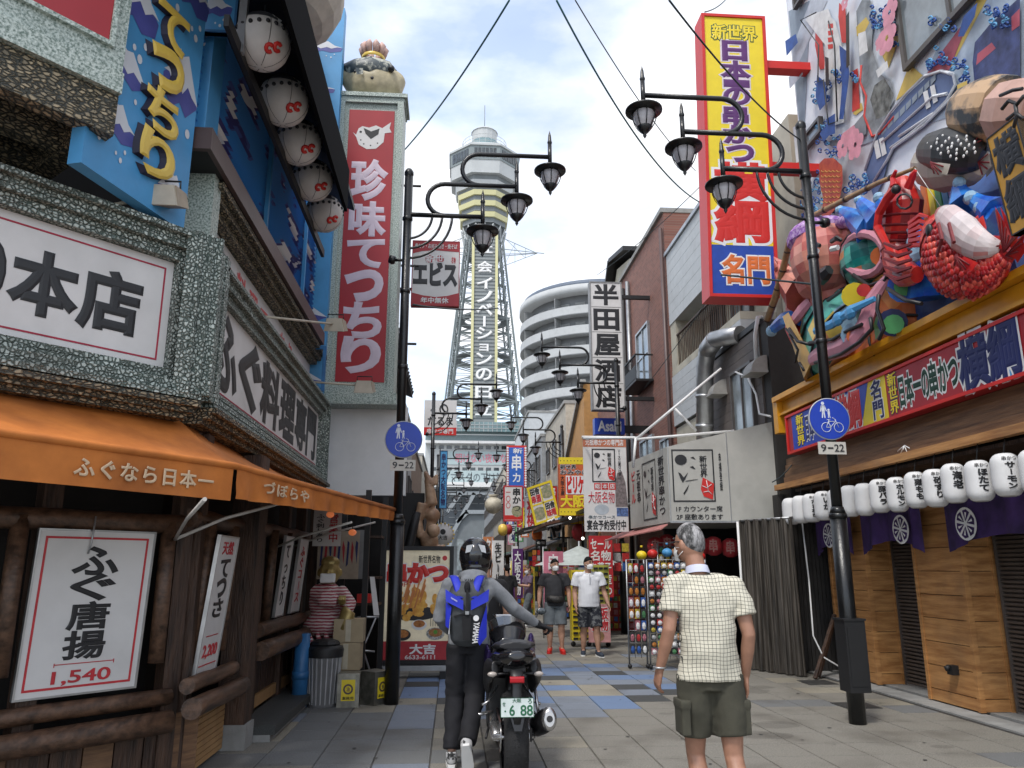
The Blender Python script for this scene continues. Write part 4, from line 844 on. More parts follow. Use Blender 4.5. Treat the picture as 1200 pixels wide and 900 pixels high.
for x, y in ((-1.12, 10.4), (-.98, 11.4), (-1.5, 11.0)): obj('post', MB().box((x - .035, y, 0), (x + .035, y + .07, 2.5)), BLACK, t)
for z in (1.9, 1.35, 1.0): obj('shelf', MB().box((-1.6, 11.0, z), (-.98, 11.4, z + .03)), WOODD, t)
obj('hanging_board', MB().box((-1.32, 10.9, 1.35), (-1.18, 10.93, 2.0)), mat('grey_board', (.2, .2, .2)), t)
rr = random.Random(4)
t = thing('folding_trolley', 'grey folding chair frame leaning in the dark passage', 'folding chair', (-1.1, 11, 0))
for a, b in (((-1.32, 10.8, 0.05), (-1.0, 10.8, .85)), ((-1.0, 10.8, 0.05), (-1.30, 10.8, .85)), ((-1.34, 10.8, .86), (-.96, 10.8, .86)), ((-1.3, 10.84, .45), (-1.0, 10.84, .42))): obj('tube', MB().tube([a, b], .013, 8), STEEL, t)
t = thing('leaning_board', 'white paper board leaning beside the lamp post', 'board', (-.98, 10.9, .8)); m_ = MB(); m_.hexa([(-1.0, 10.5, .9), (-.93, 10.5, .9), (-.93, 10.52, .9), (-1.0, 10.52, .9), (-1.08, 10.6, 1.38), (-1.02, 10.6, 1.38), (-1.02, 10.62, 1.38), (-1.08, 10.62, 1.38)]); obj('sheet', m_, SIGNW, t)
t = thing('red_crate', 'small red box on the shelf in the dark passage', 'crate', (-1.2, 11.1, .9)); obj('box', MB().box((-1.28, 10.98, 1.035), (-1.1, 11.2, 1.15)), BRED, t)
# ============================================================ RIGHT: kushikatsu restaurant with mural
MB_ = mat('mural_ground_paint', (.72, .74, .78), col2=(.55, .60, .68), rough=.6, scale=1.1, lo=.4, hi=.6)
t = thing('mural_building', 'tall restaurant building on the right with a painted mural wall', 'building', (6.5, 8, 0)); MURAL = t
obj('wall', MB().box((5.9, 2.5, 4.3), (12, 11.7, 14)), mat('salmon_render', (.55, .40, .32), rough=.8), t)
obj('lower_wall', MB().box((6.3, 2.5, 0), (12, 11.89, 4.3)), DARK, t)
obj('mural_ground', MB().box((5.885, 3, 4.3), (5.898, 11.66, 14)), MB_, t)
obj('soffit', MB().box((5.2, 3.0, 2.62), (6.3, 11.5, 2.66)), WOODD, t)
mf = Fr((5.88, 0, 0), (0, -1, 0), (0, 0, 1))           # metres: x=-Y, y=Z
def pp(px, py, X=5.88): p = P(px, py, X=X); return (max(-p.y, -11.62), p.z)
_ml = [0]
def paint(pts, m, closed=True, nm='mural_painting'):
    _ml[0] += 1; q = MB(); poly(q, mf, [pp(900 + x / 3, y / 3) for x, y in pts], .0012 * _ml[0]); return obj(nm, q, m, t)
def line(pts, m, w_=.012): 
    _ml[0] += .2; q = MB(); L_ = [pp(900 + x / 3, y / 3) for x, y in pts]; q.tube([mf.p(x, y, .0012 * _ml[0]) for x, y in L_], w_, 4); return obj('mural_outline', q, m, t)
GREYB = mat('mural_grey_blue', (.25, .30, .36), rough=.6, var=.15, scale=2); SLATE = mat('mural_slate_blue', (.10, .15, .30), rough=.6, var=.2, scale=2); MYEL = mat('mural_yellow', (.62, .44, .10), rough=.6, var=.08); MRO = mat('mural_rose', (.45, .09, .13), rough=.6); MORA = mat('mural_orange_red', (.50, .10, .04), col2=(.34, .04, .03), rough=.6, scale=6); MBL = mat('mural_deep_blue', (.02, .08, .32), rough=.6, var=.2); PKK = mat('mural_pink', (.70, .30, .38), rough=.6); MBRI = mat('mural_bright_red', (.60, .05, .04), rough=.6)
paint([(60, 60), (150, 0), (130, 420), (110, 600), (90, 700), (75, 330)], GREYB)
paint([(150, 0), (210, 0), (100, 240), (72, 260), (65, 200)], mat('mural_pale_grey', (.45, .48, .54), rough=.6))
paint([(300, 520), (520, 350), (640, 60), (700, -60), (900, -120), (900, 330), (420, 480)], mat('mural_sky_wash', (.42, .50, .60), rough=.6, var=.1))
for a in ([(450, 355), (498, 225), (545, 265), (475, 335)], [(640, 245), (690, 150), (770, 0), (745, -30), (700, 90)], [(480, 90), (425, 240), (405, 200), (395, 150), (470, 60)], [(300, 400), (330, 360), (336, 385), (310, 405)]): paint(a, MYEL)
paint([(555, 268), (600, 200), (690, 80), (700, 92), (640, 245)], MRO); paint([(790, 80), (735, 200), (745, 240), (825, 180), (815, 140)], MRO)
paint([(300, 250), (318, 240), (326, 380), (298, 395)], MBRI); paint([(253, 10), (275, 30), (280, 150), (262, 150), (250, 60)], MBRI); paint([(170, 100), (190, 110), (205, 240), (185, 245), (168, 160)], MBRI)
# pale standing figure shape with red band lettering
paint([(190, 40), (215, 30), (225, 60), (240, 75), (262, 160), (270, 260), (272, 430), (240, 440), (222, 280), (200, 290), (205, 160), (135, 70), (150, 50)], mat('mural_white', (.70, .70, .70), rough=.6))
for k in range(4): paint([(214, 85 + k * 24), (232, 82 + k * 24), (233, 98 + k * 24), (216, 101 + k * 24)], MBRI)
# pale long fugu balloon shape
paint([(315, 40), (335, 0), (365, 0), (375, 60), (370, 170), (400, 260), (440, 290), (450, 350), (380, 480), (350, 440), (330, 280)], mat('mural_fugu_grey', (.32, .35, .38), rough=.6, var=.3, scale=3))
paint([(315, 95), (350, 60), (362, 80), (340, 120), (318, 128)], MYEL)
paint([(380, 300), (415, 275), (448, 330), (430, 400), (385, 420), (365, 350)], mat('mural_mid_grey', (.20, .21, .20), rough=.6, var=.4, scale=8))
paint([(210, 505), (300, 450), (350, 390), (352, 470), (300, 512), (240, 520)], mat('mural_mid_grey2', (.24, .25, .28), rough=.6))
line([(335, 230), (330, 290), (352, 340), (345, 410), (372, 480), (400, 470), (450, 410)], MBRI, .02)
# domed glass building
paint([(350, 605), (395, 470), (440, 400), (500, 330), (560, 275), (620, 255), (660, 265), (668, 300), (640, 350), (580, 410), (500, 470), (455, 510), (430, 560), (410, 640), (380, 700)], SLATE)
for k in range(9):
    x0 = 405 + k * 22; y0 = 455 - k * 22; paint([(x0, y0), (x0 + 18, y0 - 20), (x0 + 18, y0 + 2), (x0 + 1, y0 + 22)], GREYB)
for a in ([(350, 600), (395, 465), (440, 395), (500, 325), (560, 268), (620, 250), (662, 262), (670, 298), (640, 352), (580, 412), (500, 478), (440, 520)], [(380, 640), (430, 560), (450, 520), (560, 440), (700, 300)], [(470, 480), (590, 400)], [(410, 500), (590, 340), (640, 330)]): line(a, mat('mural_white_line', (.68, .70, .74)), .022)
for x0, y0 in ((555, 325), (580, 305), (380, 500), (400, 490)): paint([(x0, y0), (x0 + 16, y0 - 8), (x0 + 28, y0 + 50), (x0 + 12, y0 + 60)], mat('mural_white', (.7, .7, .7)))
paint([(740, 150), (790, 90), (900, -10), (900, 268), (830, 292), (740, 300), (732, 220)], mat('mural_navy_violet', (.06, .08, .22), rough=.6, var=.3)); paint([(750, 190), (800, 150), (815, 170), (745, 230)], MRO); paint([(870, 60), (900, 30), (900, 90), (872, 110)], MRO)
# blue wave scallops
rw = random.Random(5)
for (cx, cy, n_) in ((420, 60, 14), (440, 120, 8), (600, 205, 6), (210, 330, 8), (285, 250, 8), (330, 650, 10), (180, 640, 8), (180, 700, 8), (230, 470, 8), (270, 770, 8), (700, 250, 8), (830, 60, 9), (640, 80, 4), (240, 560, 5), (160, 760, 8)):
    for k in range(int(n_ * 2.2)):
        x, y = cx + rw.uniform(-42, 42), cy + rw.uniform(-38, 38); r = rw.uniform(6, 13); pts = [(x + r * (1 - i / 14) * math.cos(i * .75 + k), y + r * (1 - i / 14) * math.sin(i * .75 + k)) for i in range(9)]
        line(pts, MBL if k % 3 else mat('mural_sky_blue', (.12, .35, .60), rough=.6), .012)
for a in ([(195, 265), (225, 290), (232, 360), (205, 390), (190, 340)], [(275, 160), (300, 180), (312, 260), (290, 420), (275, 420), (285, 300)], [(205, 470), (230, 440), (250, 420), (245, 470), (220, 500)], [(720, 60), (770, 10), (760, 60), (720, 130), (700, 130)]): paint(a, MBL)
for a, mm in (([(60, 180), (120, 120), (128, 150), (66, 230)], MBL), ([(75, 300), (140, 240), (146, 262), (80, 340)], 'mural_pale_grey'), ([(225, 200), (238, 205), (240, 300), (228, 300)], INK), ([(300, 60), (312, 40), (314, 230), (302, 240)], INK), ([(230, 420), (262, 400), (262, 470), (235, 480)], MBL), ([(95, 470), (140, 430), (150, 560), (100, 600)], 'mural_white'), ([(290, 470), (330, 440), (345, 470), (310, 500)], PKK), ([(345, 120), (372, 110), (380, 180), (350, 200)], 'mural_white'), ([(700, 300), (736, 285), (740, 330), (706, 345)], MYEL), ([(640, 470), (690, 430), (720, 470), (660, 500)], MYEL), ([(590, 560), (640, 520), (650, 600), (600, 620)], MRO), ([(410, 250), (450, 215), (455, 240), (418, 275)], 'mural_white')):
    paint(a, MATS[mm] if isinstance(mm, str) else mm)
line([(196, 45), (140, 72), (205, 160), (202, 290), (222, 282), (240, 438), (272, 428), (262, 160), (240, 75)], INK, .012)
# koi
paint([(208, 575), (225, 558), (260, 556), (290, 585), (292, 640), (278, 720), (240, 765), (225, 800), (215, 770), (222, 700), (208, 640)], MORA); q = MB()
for i in range(40):
    x = 222 + (i % 5) * 14; y = 600 + (i // 5) * 18; L_ = [pp(900 + (x + 6 * math.cos(a)) / 3, (y + 6 * math.sin(a)) / 3) for a in [j * math.pi / 5 for j in range(6)]]; q.tube([mf.p(a, b, .0012 * _ml[0] + .004) for a, b in L_], .004, 3)
obj('koi_scales', q, MYEL, t, kind='stuff'); q = MB(); c = pp(900 + 232 / 3, 590 / 3); q.ball(mf.p(*c, .06), .035); obj('koi_eye', q, WHITE, t)
# cherry blossoms
for (x, y, r) in ((292, 515, 20), (337, 510, 24), (450, 135, 24), (460, 45, 20), (300, 10, 12), (425, 150, 12)):
    _ml[0] += .5; q = MB(); c = pp(900 + x / 3, y / 3)
    for k in range(5): a = k * 1.257; disc(q, mf, c[0] + math.cos(a) * r * .0055, c[1] + math.sin(a) * r * .0055, r * .0042, .0012 * _ml[0] + .0003 * k, 10)
    obj('cherry_blossom', q, PKK, t)
# windows
def window(fr, label, parent=None, nv=1, nh=0, gl=GLASSD, fm=None, fw=.05, dep=.06):
    fm = fm or mat('window_frame_dark', (.08, .07, .065), rough=.4); o = obj('window', ring(MB(), fr, fw, .02, dep), fm, parent); q = MB(); slab(q, fr.inset(fw * .6), .0, .018); obj('pane', q, gl, o)
    for k in range(nv): x = (k + 1) / (nv + 1); q = MB(); slab(q, fr.sub(x - fw * .4 / fr.w, .02, x + fw * .4 / fr.w, .98), -.02, dep * .8); obj('mullion', q, fm, o)
    for k in range(nh): y = (k + 1) / (nh + 1); q = MB(); slab(q, fr.sub(.02, y - fw * .3 / fr.h, .98, y + fw * .3 / fr.h), -.02, dep * .7); obj('mullion', q, fm, o)
    return o
window(FRt(5.83, 5.6, 8.5, 7.82, 9.9), '', MURAL, nv=2, gl=GLASSL, fw=.07)
_a, _b = P(946, 176, X=5.83), P(963, 136, X=5.83); window(FRt(5.83, _b.y, _a.y, _a.z, _b.z), '', MURAL, nv=0, gl=GLASSL); _a, _b = P(933, 12, X=5.83), P(944, -30, X=5.83); window(FRt(5.83, _b.y, _a.y, _a.z, _b.z), '', MURAL, nv=0)
# yellow fascia band
t = thing('yellow_fascia', 'glossy orange-yellow ledge running under the giant fisherman figure', 'fascia', (5.2, 8, 3.78))
FASY = mat('fascia_yellow', (.66, .30, .015), rough=.35, var=.08)
obj('band', MB().box((5.02, 4.2, 3.80), (5.9, 11.3, 3.98)), FASY, t); obj('top_ledge', MB().box((4.90, 4.2, 3.985), (5.9, 11.4, 4.06)), FASY, t); obj('lower_ledge', MB().box((4.96, 4.2, 3.76), (5.3, 11.35, 3.797)), FASY, t); obj('bracket', MB().box((4.93, 11.3, 3.5), (5.15, 11.45, 4.0)), FASY, t)
# red / blue long signboard
Lf, Rt = 11.15, 4.4
SB = FRt(4.99, Rt, Lf, 3.14, 3.72)
t = thing('long_signboard', 'long red and blue signboard reading 新世界 日本一の串かつ 横綱 above the lanterns', 'shop sign', SB.p(.5, 0))
m_ = MB(); slab(m_, SB, .16); obj('box_body', m_, RED, t)
xf = lambda px, py=470: (Lf - P(px, py, X=4.99).y) / (Lf - Rt)
def sec(a, b, m, nm): q = MB(); slab(q, SB.sub(xf(a), .05, xf(b), .95, .001), 0, .004); return obj(nm, q, m, t)
sec(926, 1006, BLUE, 'blue_field'); sec(1006, 1040, YEL, 'yellow_field'); sec(1041, 1400 if False else 1199, RED, 'red_field')
obj('frame', ring(MB(), SB, .035, .0, .02), BRED, t)
q = MB(); poly(q, SB, [(xf(1006), .95), (xf(1020), .95), (xf(1011), .3), (xf(1006), .05)], .008); obj('blue_field', q, BLUE, t)
WO = mat('outline_white', (.72, .72, .72), rough=.5, var=.02)
def st(s_, a, b, y0, y1, m, bo=.03, ol=(WO, .05), vert=False): text(SB, s_, (xf(a), y0, xf(b), y1), m, t, bold=bo, vert=vert, n0=.007, outline=ol, fill=not vert)
st('新世界', 931, 940, .12, .9, YEL, vert=True, ol=(NAVY, .05)); st('日本一', 942, 958, .2, .8, NAVY); st('の串かつ', 959, 976, .2, .8, NAVY); st('横綱', 978, 1008, .12, .88, BRED, .05)
st('名門', 1022, 1036, .10, .92, NAVY, vert=True); st('新世界', 1043, 1054, .10, .92, YEL, vert=True, ol=(NAVY, .05)); st('日本一の', 1056, 1092, .18, .78, mat('dark_green_ink', (.01, .05, .03)), .035, (WO, .06)); st('串かつ', 1093, 1128, .18, .80, MATS['dark_green_ink'], .035, (WO, .06)); st('横綱', 1131, 1204, .08, .96, NAVY, .05, (WO, .05))
q = MB(); poly(q, SB, [(xf(1180), .05), (xf(1190), .22), (xf(1199), .35), (xf(1199), .05)], .006); obj('blue_wave', q, BLUEW, t)
# boards under the sign and pine beam
t = thing('timber_canopy', 'brown timber canopy with a pale pine beam carrying the paper lanterns', 'canopy', (5.3, 8, 2.6))
for k in range(4): obj('board', MB().box((5.08 + k * .02, 4.2, 2.76 + k * .095), (5.14 + k * .02, 11.6, 2.85 + k * .095)), WOODM, t)
obj('beam', MB().box((4.98, 4.2, 2.66), (5.07, 11.75, 2.745)), WOODL, t)
# paper lanterns
PAP = mat('lantern_paper', (.70, .70, .70), rough=.6, var=.03, scale=12)
class CylFr:
    def __init__(s, c, r, a0, w_, h): s.c = V(c); s.r = r; s.a0 = a0; s.w = w_; s.h = h
    def p(s, x, y, n=0):
        a = s.a0 + (x - .5) * s.w / s.r; rr_ = s.r * (1 - .10 * abs(2 * y - 1) ** 3) + n; return s.c + V((rr_ * math.cos(a), rr_ * math.sin(a), (y - .5) * s.h))
    def sub(s, x0, y0, x1, y1, n=0): return s
def paper_lantern(x, y, z, word, label):
    t = thing('paper_lantern', label, 'lantern', (x, y, z - .22), 'row of white paper lanterns under the pine beam'); r = .118 * (1 + .05 * math.sin(y * 37)); c = V((x, y, z))
    prof = []
    for i in range(29):
        u = -1 + 2 * i / 28; rr_ = r * (1 - .42 * abs(u) ** 6) * (1 + (.018 if i % 2 else -.004)); prof.append((rr_, u * .19))
    obj('paper_shell', MB().lathe(prof, c, 24), PAP, t)
    q = MB(); q.lathe([(.0, .195), (.055, .195), (.07, .188)], c, 16); obj('end_cap', q, mat('lantern_cap', (.5, .5, .5)), t); q = MB(); q.lathe([(.07, -.188), (.055, -.195), (0, -.195)], c, 16); obj('end_cap', q, MATS['lantern_cap'], t)
    obj('hanger', MB().tube([c + V((0, 0, .195)), (x + .04, y, 2.68)], .006, 5), BLACK, t)
    dcam = (EYE - c); a0 = math.atan2(dcam.y, dcam.x) + .30
    if word:
        f = CylFr(c, r * 1.03, a0, .30, .38)
        class F2: pass
        text(f, '串かつ', (.5 - .20, .82, .5 + .20, .92), INK, t, bold=.02, n0=.002, t=.001)
        text(f, word, (.5 - .15, .5 - .12 * len(word) + .07 - .12 * 0, .5 + .15, .79), INK, t, bold=.05, vert=True, n0=.002, t=.001) if len(word) < 4 else text(f, word, (.36, .14, .64, .79), INK, t, bold=.05, vert=True, n0=.002, t=.001)
Ys = [11.26, 10.89, 10.56, 10.23, 9.86, 9.5, 9.13, 8.79, 8.45, 8.08, 7.72, 7.39, 7.03, 6.67, 6.31, 5.95]
WDS = ['', '', 'たまねぎ', 'いか', 'うずら', '', '', '豚バラ', 'ホルモン', '鶏もも', '砂ずり', '海老', 'ほたて', 'サーモン', '生麩', 'なす']
LBS = ['farthest plain white paper lantern at the left end of the row', 'plain white paper lantern, second from the left end of the row', 'third paper lantern from the left end, reading tamanegi たまねぎ', 'fourth paper lantern from the left end, reading ika いか', 'paper lantern hidden behind the right lamp post, reading uzura', 'plain paper lantern immediately right of the black lamp post', 'plain paper lantern, second to the right of the lamp post', 'paper lantern reading butabara 豚バラ, left of the horumon lantern', 'paper lantern reading horumon ホルモン', 'paper lantern reading torimomo 鶏もも above the middle purple curtain', 'paper lantern reading sunazuri 砂ずり', 'paper lantern reading ebi 海老 right of the sunazuri lantern', 'paper lantern reading hotate ほたて above the nearest white crest', 'large near paper lantern reading salmon サーモン', 'paper lantern cut off by the right edge of the photo', 'nearest paper lantern of the row, beyond the right edge']
for i, y in enumerate(Ys): paper_lantern(5.0 + .012 * math.sin(i * 5), y, 2.31 + .008 * math.sin(i * 3), WDS[i], LBS[i])
# dark recess, shutters, pine columns, curtains
t = thing('dark_shopfront_wall', 'dark wall and recess behind the roller shutters', 'wall', (6, 8, 0)); obj('back', MB().box((6.0, 3, .03), (6.1, 11.6, 2.62)), DARK, t)
SHUT = mat('shutter_brown_grey', (.14, .115, .10), rough=.5, var=.15, metal=.3, scale=4)
def shutter(y0, y1, lab):
    t = thing('roller_shutter', lab, 'shutter', (5.9, (y0 + y1) / 2, .03), 'closed roller shutters between the pine columns')
    for k in range(44):
        z = .04 + k * .046; q = MB(); q.add([(5.90, y0, z), (5.90, y1, z), (5.868, y0, z + .016), (5.868, y1, z + .016), (5.872, y0, z + .036), (5.872, y1, z + .036), (5.90, y0, z + .044), (5.90, y1, z + .044)], [(0, 1, 3, 2), (2, 3, 5, 4), (4, 5, 7, 6)]); obj('slat', q, SHUT, t)
    obj('bottom_rail', MB().box((5.86, y0, .03), (5.91, y1, .05)), STEEL, t); obj('side_rail', MB().box((5.85, y0 - .02, .03), (5.93, y0, 2.1)), SHUT, t); obj('side_rail', MB().box((5.85, y1, .03), (5.93, y1 + .02, 2.1)), SHUT, t)
shutter(9.16, 10.16, 'closed brown roller shutter between the two pine columns'); shutter(6.6, 8.14, 'closed brown roller shutter at the right edge of the photo'); shutter(4.6, 6.4, 'nearest closed roller shutter beyond the right edge')
def column(y0, y1, lab):
    t = thing('pine_column', lab, 'column', (5.7, (y0 + y1) / 2, .03), 'boxed pine columns between the shutters'); hs = [.03, .16, .42, .68, .94, 1.20, 1.46, 1.72, 1.98, 2.24, 2.6]
    for a, b in zip(hs, hs[1:]):
        obj('plank', MB().box((5.515, y0 + .052, a + .004), (5.56, y1 - .05, b - .004)), WOODL, t)
        obj('plank', MB().box((5.56, y0 + .004 + .01, a + .004), (5.84, y0 + .045, b - .004)), WOODL, t)
    obj('corner_post', MB().box((5.50, y0, .03), (5.56, y0 + .05, 2.6)), WOODL, t); obj('corner_post', MB().box((5.50, y1 - .05, .03), (5.56, y1, 2.6)), WOODL, t); obj('corner_post', MB().box((5.84, y0, .03), (5.90, y0 + .05, 2.6)), WOODL, t); obj('core', MB().box((5.565, y0 + .05, .03), (5.9, y1, 2.6)), WOODM, t)
    yy = (y0 + y1) / 2 - .1; q = MB(); q.box((5.44, yy - .05, .36), (5.515, yy + .05, .46)); q.tube([(5.45, yy, .44), (5.40, yy + .02, .42)], .028, 8); obj('outlet_cover', q, BLACK, t)
column(8.2, 9.12, 'pine boarded column between two shutters, nearer one'); column(10.2, 11.25, 'pine boarded column behind the right lamp post')
VIO = mat('violet_cloth', (.055, .022, .13), col2=(.02, .008, .05), rough=.85, scale=3, bump=.3, bscale=6)
def noren(y0, y1, lab, cy):
    t = thing('purple_curtain', lab, 'curtain', (5.35, (y0 + y1) / 2, 1.7), 'purple crest curtains under the paper lanterns'); q = MB(); nn, mm = 24, 8
    for i in range(mm + 1):
        for j in range(nn + 1):
            u, v_ = j / nn, i / mm; z = 2.28 - v_ * (.50 + .16 * math.sin(math.pi * u) * -1 + .12); q.v.append(V((5.36 + .03 * math.sin(u * 19) * v_ + .02 * math.sin(u * 41 + 1), y1 + (y0 - y1) * u, z)))
    for i in range(mm):
        for j in range(nn): k = i * (nn + 1) + j; q.f.append([k, k + 1, k + nn + 2, k + nn + 1]); q.m.append(0); q.sm.append(True)
    obj('cloth', q, VIO, t)
    f = FRt(5.295, cy - .2, cy + .2, 1.74, 2.14); q = MB(); disc(q, f, .5, .5, .17, .0, 30); o = obj('crest', q, WHITE, t)
    q = MB()
    for k in range(6):
        a = k * math.pi / 3 + .3; f2 = lambda r_, da: (.5 + r_ * math.cos(a + da), .5 + r_ * math.sin(a + da)); poly(q, f, [f2(.06, 0), f2(.18, -.35), f2(.35, -.42), f2(.38, 0), f2(.35, .42), f2(.18, .35)], .004); 
    obj('crest_petals', q, VIO, o)
    q = MB()
    for k in range(6): a = k * math.pi / 3 + .3; poly(q, f, [(.5 + .10 * math.cos(a), .5 + .10 * math.sin(a)), (.5 + .30 * math.cos(a - .12), .5 + .30 * math.sin(a - .12)), (.5 + .30 * math.cos(a + .12), .5 + .30 * math.sin(a + .12))], .007)
    obj('crest_veins', q, WHITE, o)
noren(8.6, 10.0, 'purple curtain with a white crest over the middle shutter', 8.95); noren(6.3, 8.2, 'nearest purple curtain with a white crest at the right edge', 7.75); noren(10.2, 11.3, 'farthest purple curtain with a white crest behind the lamp post', 10.75)
t = thing('white_tassel', 'small white paper tassel hanging on the brown canopy boards', 'tassel', (5.0, 8.9, 2.75)); p = P(1060, 522, X=5.03); q = MB()
for a in range(5): q.tube([p, p + V((-.02, .06 * (a - 2), -.05 - .03 * (a % 2)))], .006, 4)
obj('paper', q, WHITE, t)
# tablet board leaning and cable
t = thing('leaning_rack', 'thin dark wooden frame leaning against the dark wall', 'frame', (4.95, 11.2, 0)); a = P(955, 795, Z=.02); b = P(978, 720, Y=a.y + .3)
obj('stile', MB().bar(a, b, .05, .03), WOODD, t); obj('stile', MB().bar(a + V((.12, .15, 0)), b + V((.1, .15, 0)), .05, .03), WOODD, t); obj('rung', MB().bar(a.lerp(b, .8), a.lerp(b, .8) + V((.12, .15, 0)), .04, .03), WOODD, t)
# ============================================================ ROOFTOP SCULPTURE GROUP
def rp(px, r, X=5.15): p = P(px, 300, X=X); return r / FPX * p.length
def S(px, py, X=5.15): return P(px, py, X=X)
def blob(lst, n=9, X=5.15, mb=None, sq=.8, ref=(1, 0, 0), dx=None):
    mb = mb or MB(); pts = [S(a[0], a[1], a[3] if len(a) > 3 else X) for a in lst]; rad = []
    for a in lst: r = rp(a[0], a[2], a[3] if len(a) > 3 else X); rad.append((r * sq, r))
    if len(pts) > 2 and n > 6:
        P_, R2 = [], []
        for i in range(len(pts) - 1):
            p0, p1, p2, p3 = pts[max(i - 1, 0)], pts[i], pts[i + 1], pts[min(i + 2, len(pts) - 1)]
            for u in (0, .5):
                P_.append(.5 * ((2 * p1) + (p2 - p0) * u + (2 * p0 - 5 * p1 + 4 * p2 - p3) * u * u + (3 * p1 - p0 - 3 * p2 + p3) * u ** 3)); R2.append(tuple(a * (1 - u) + b * u for a, b in zip(rad[i], rad[i + 1])))
        pts, rad = P_ + [pts[-1]], R2 + [rad[-1]]
    mb.tube(pts, rad, n, ref=ref, smooth=False); return mb
def facets(mb, k, sc, seed=0, base=0.0):   # painted patches: each facet takes one of k paints
    for i, f in enumerate(mb.f):
        c = sum((mb.v[j] for j in f), V((0, 0, 0))) / len(f); v_ = noise.noise(c * sc + V((seed, 0, 0))) * 1.6 + .5 * noise.noise(c * sc * 3.1) + base; mb.m[i] = max(0, min(k - 1, int((v_ + .75) / 1.5 * k)))
    return mb
FRED = mat('paper_red', (.62, .04, .03), col2=(.42, .012, .018), rough=.3, scale=5); FPNK = mat('painted_pink_skin', (.56, .17, .13), col2=(.42, .09, .08), rough=.5, scale=4); FWHT = mat('painted_pinkish_white', (.62, .50, .50), rough=.5, var=.08); TEALG = mat('painted_teal', (.01, .20, .18), col2=(.05, .38, .30), rough=.3, scale=5, lo=.45, hi=.55); FORG = mat('painted_orange', (.62, .15, .03), rough=.5, var=.1); PURC = mat('painted_violet_cloth', (.22, .08, .34), col2=(.48, .32, .55), rough=.6, scale=18, lo=.45, hi=.55); ROSE = mat('painted_rose', (.55, .22, .28), rough=.5, var=.08)
WBL = mat('painted_wave_blue', (.01, .08, .48), col2=(.04, .25, .68), rough=.25, scale=3, lo=.4, hi=.6); WTIP = mat('painted_wave_tip', (.30, .50, .68), rough=.45); TANP = mat('bamboo', (.34, .20, .09), rough=.5, var=.2, scale=10)
# fisherman
t = thing('fisherman_statue', 'giant painted fisherman figure with violet headscarf holding a bamboo rod above the signboard', 'statue', S(1000, 440))
m_ = MB(); hd = S(966, 302, 4.95); r = rp(966, 36, 4.95); m_.ball(hd, (r * .9, r, r * 1.08), 16, 12, smooth=False)
j = S(962, 330, 4.95); m_.ball(j, (r * .7, r * .78, r * .55), 9, 6, smooth=False)
n_ = S(950, 306, 4.72); m_.ball(n_, (r * .22, r * .2, r * .28), 7, 5, smooth=False)
e_ = S(994, 283, 5.05); m_.ball(e_, (r * .2, r * .34, r * .42), 8, 5, smooth=False)
blob([(940, 345, 22), (925, 330, 15), (915, 318, 9)], 8, 4.95, m_)
blob([(966, 330, 24, 5.0), (975, 345, 30, 5.1)], 8, 5.0, m_)
obj('skin', facets(m_, 3, 3, 6), [mat('skin_shade_red', (.42, .09, .08), rough=.35), FPNK, mat('skin_light_pink', (.66, .27, .20), rough=.35)], t)
m_ = MB()
for k in range(4): a = S(908 + k * 5, 304 + k * 5, 4.88); m_.tube([S(922 + k * 2, 312 + k * 4, 4.95), a, S(911 + k * 4, 316 + k * 4, 4.84)], rp(915, 3.4, 4.9), 7)
m_.tube([S(925, 320, 4.95), S(920, 330, 4.86)], rp(915, 4, 4.9), 7); obj('fingers', m_, FPNK, t)
m_ = MB(); m_.ball(S(962, 278, 4.98), (r * .95, r * .98, r * .52), 12, 7, smooth=False); m_.tube([S(985, 262, 5), S(996, 258, 5), S(1000, 266, 5)], [rp(985, 6), rp(985, 8), rp(985, 4)], 7); obj('headscarf', m_, PURC, t)
m_ = MB(); blob([(972, 316, 6, 4.62), (966, 322, 8, 4.60), (962, 330, 5, 4.62)], 6, 4.6, m_); obj('mouth', m_, INK, t); m_ = MB()
blob([(946, 290, 2.5, 4.62), (954, 286, 3, 4.6), (961, 288, 2.2, 4.62)], 5, 4.6, m_); blob([(974, 283, 2.5, 4.68), (980, 279, 3, 4.66), (986, 282, 2, 4.7)], 5, 4.6, m_); obj('eyebrows', m_, INK, t)
m_ = MB(); blob([(950, 296, 3, 4.60), (958, 294, 3, 4.60)], 6, 4.6, m_); blob([(974, 292, 3, 4.64), (982, 290, 3, 4.66)], 6, 4.6, m_); obj('eyes', m_, WHITE, t)
# robe
m_ = MB(); blob([(975, 345, 30), (985, 375, 52), (1005, 400, 62), (1015, 425, 48)], 20, 5.35, m_, .75, ref=(1, 0, 0)); RB = [mat('robe_dark_teal', (.01, .12, .12), rough=.35), TEALG, mat('robe_light_teal', (.12, .42, .36), rough=.35), mat('robe_peach', (.66, .30, .14), rough=.35), mat('robe_gold', (.66, .48, .10), rough=.35), mat('robe_pale_blue', (.30, .48, .62), rough=.35)]; obj('robe', facets(m_, 6, 3.2, 2), RB, t)
m_ = MB(); blob([(1035, 340, 24, 5.35), (1060, 360, 40, 5.35), (1075, 385, 44, 5.4), (1030, 418, 28, 5.3), (975, 440, 10, 5.2)], 20, 5.35, m_, .8); obj('robe_skirt', facets(m_, 4, 2.4, 5, .1), [mat('skirt_leaf_green', (.10, .34, .12), rough=.35), mat('skirt_deep_orange', (.50, .09, .02), rough=.35), FORG, mat('skirt_light_orange', (.70, .26, .07), rough=.35)], t)
m_ = MB(); m_.ball(S(1014, 302, 5.1), (rp(1014, 22), rp(1014, 30), rp(1014, 30)), 18, 12, smooth=False); obj('sleeve', facets(m_, 4, 4, 9), [RB[0], TEALG, RB[2], RB[3]], t)
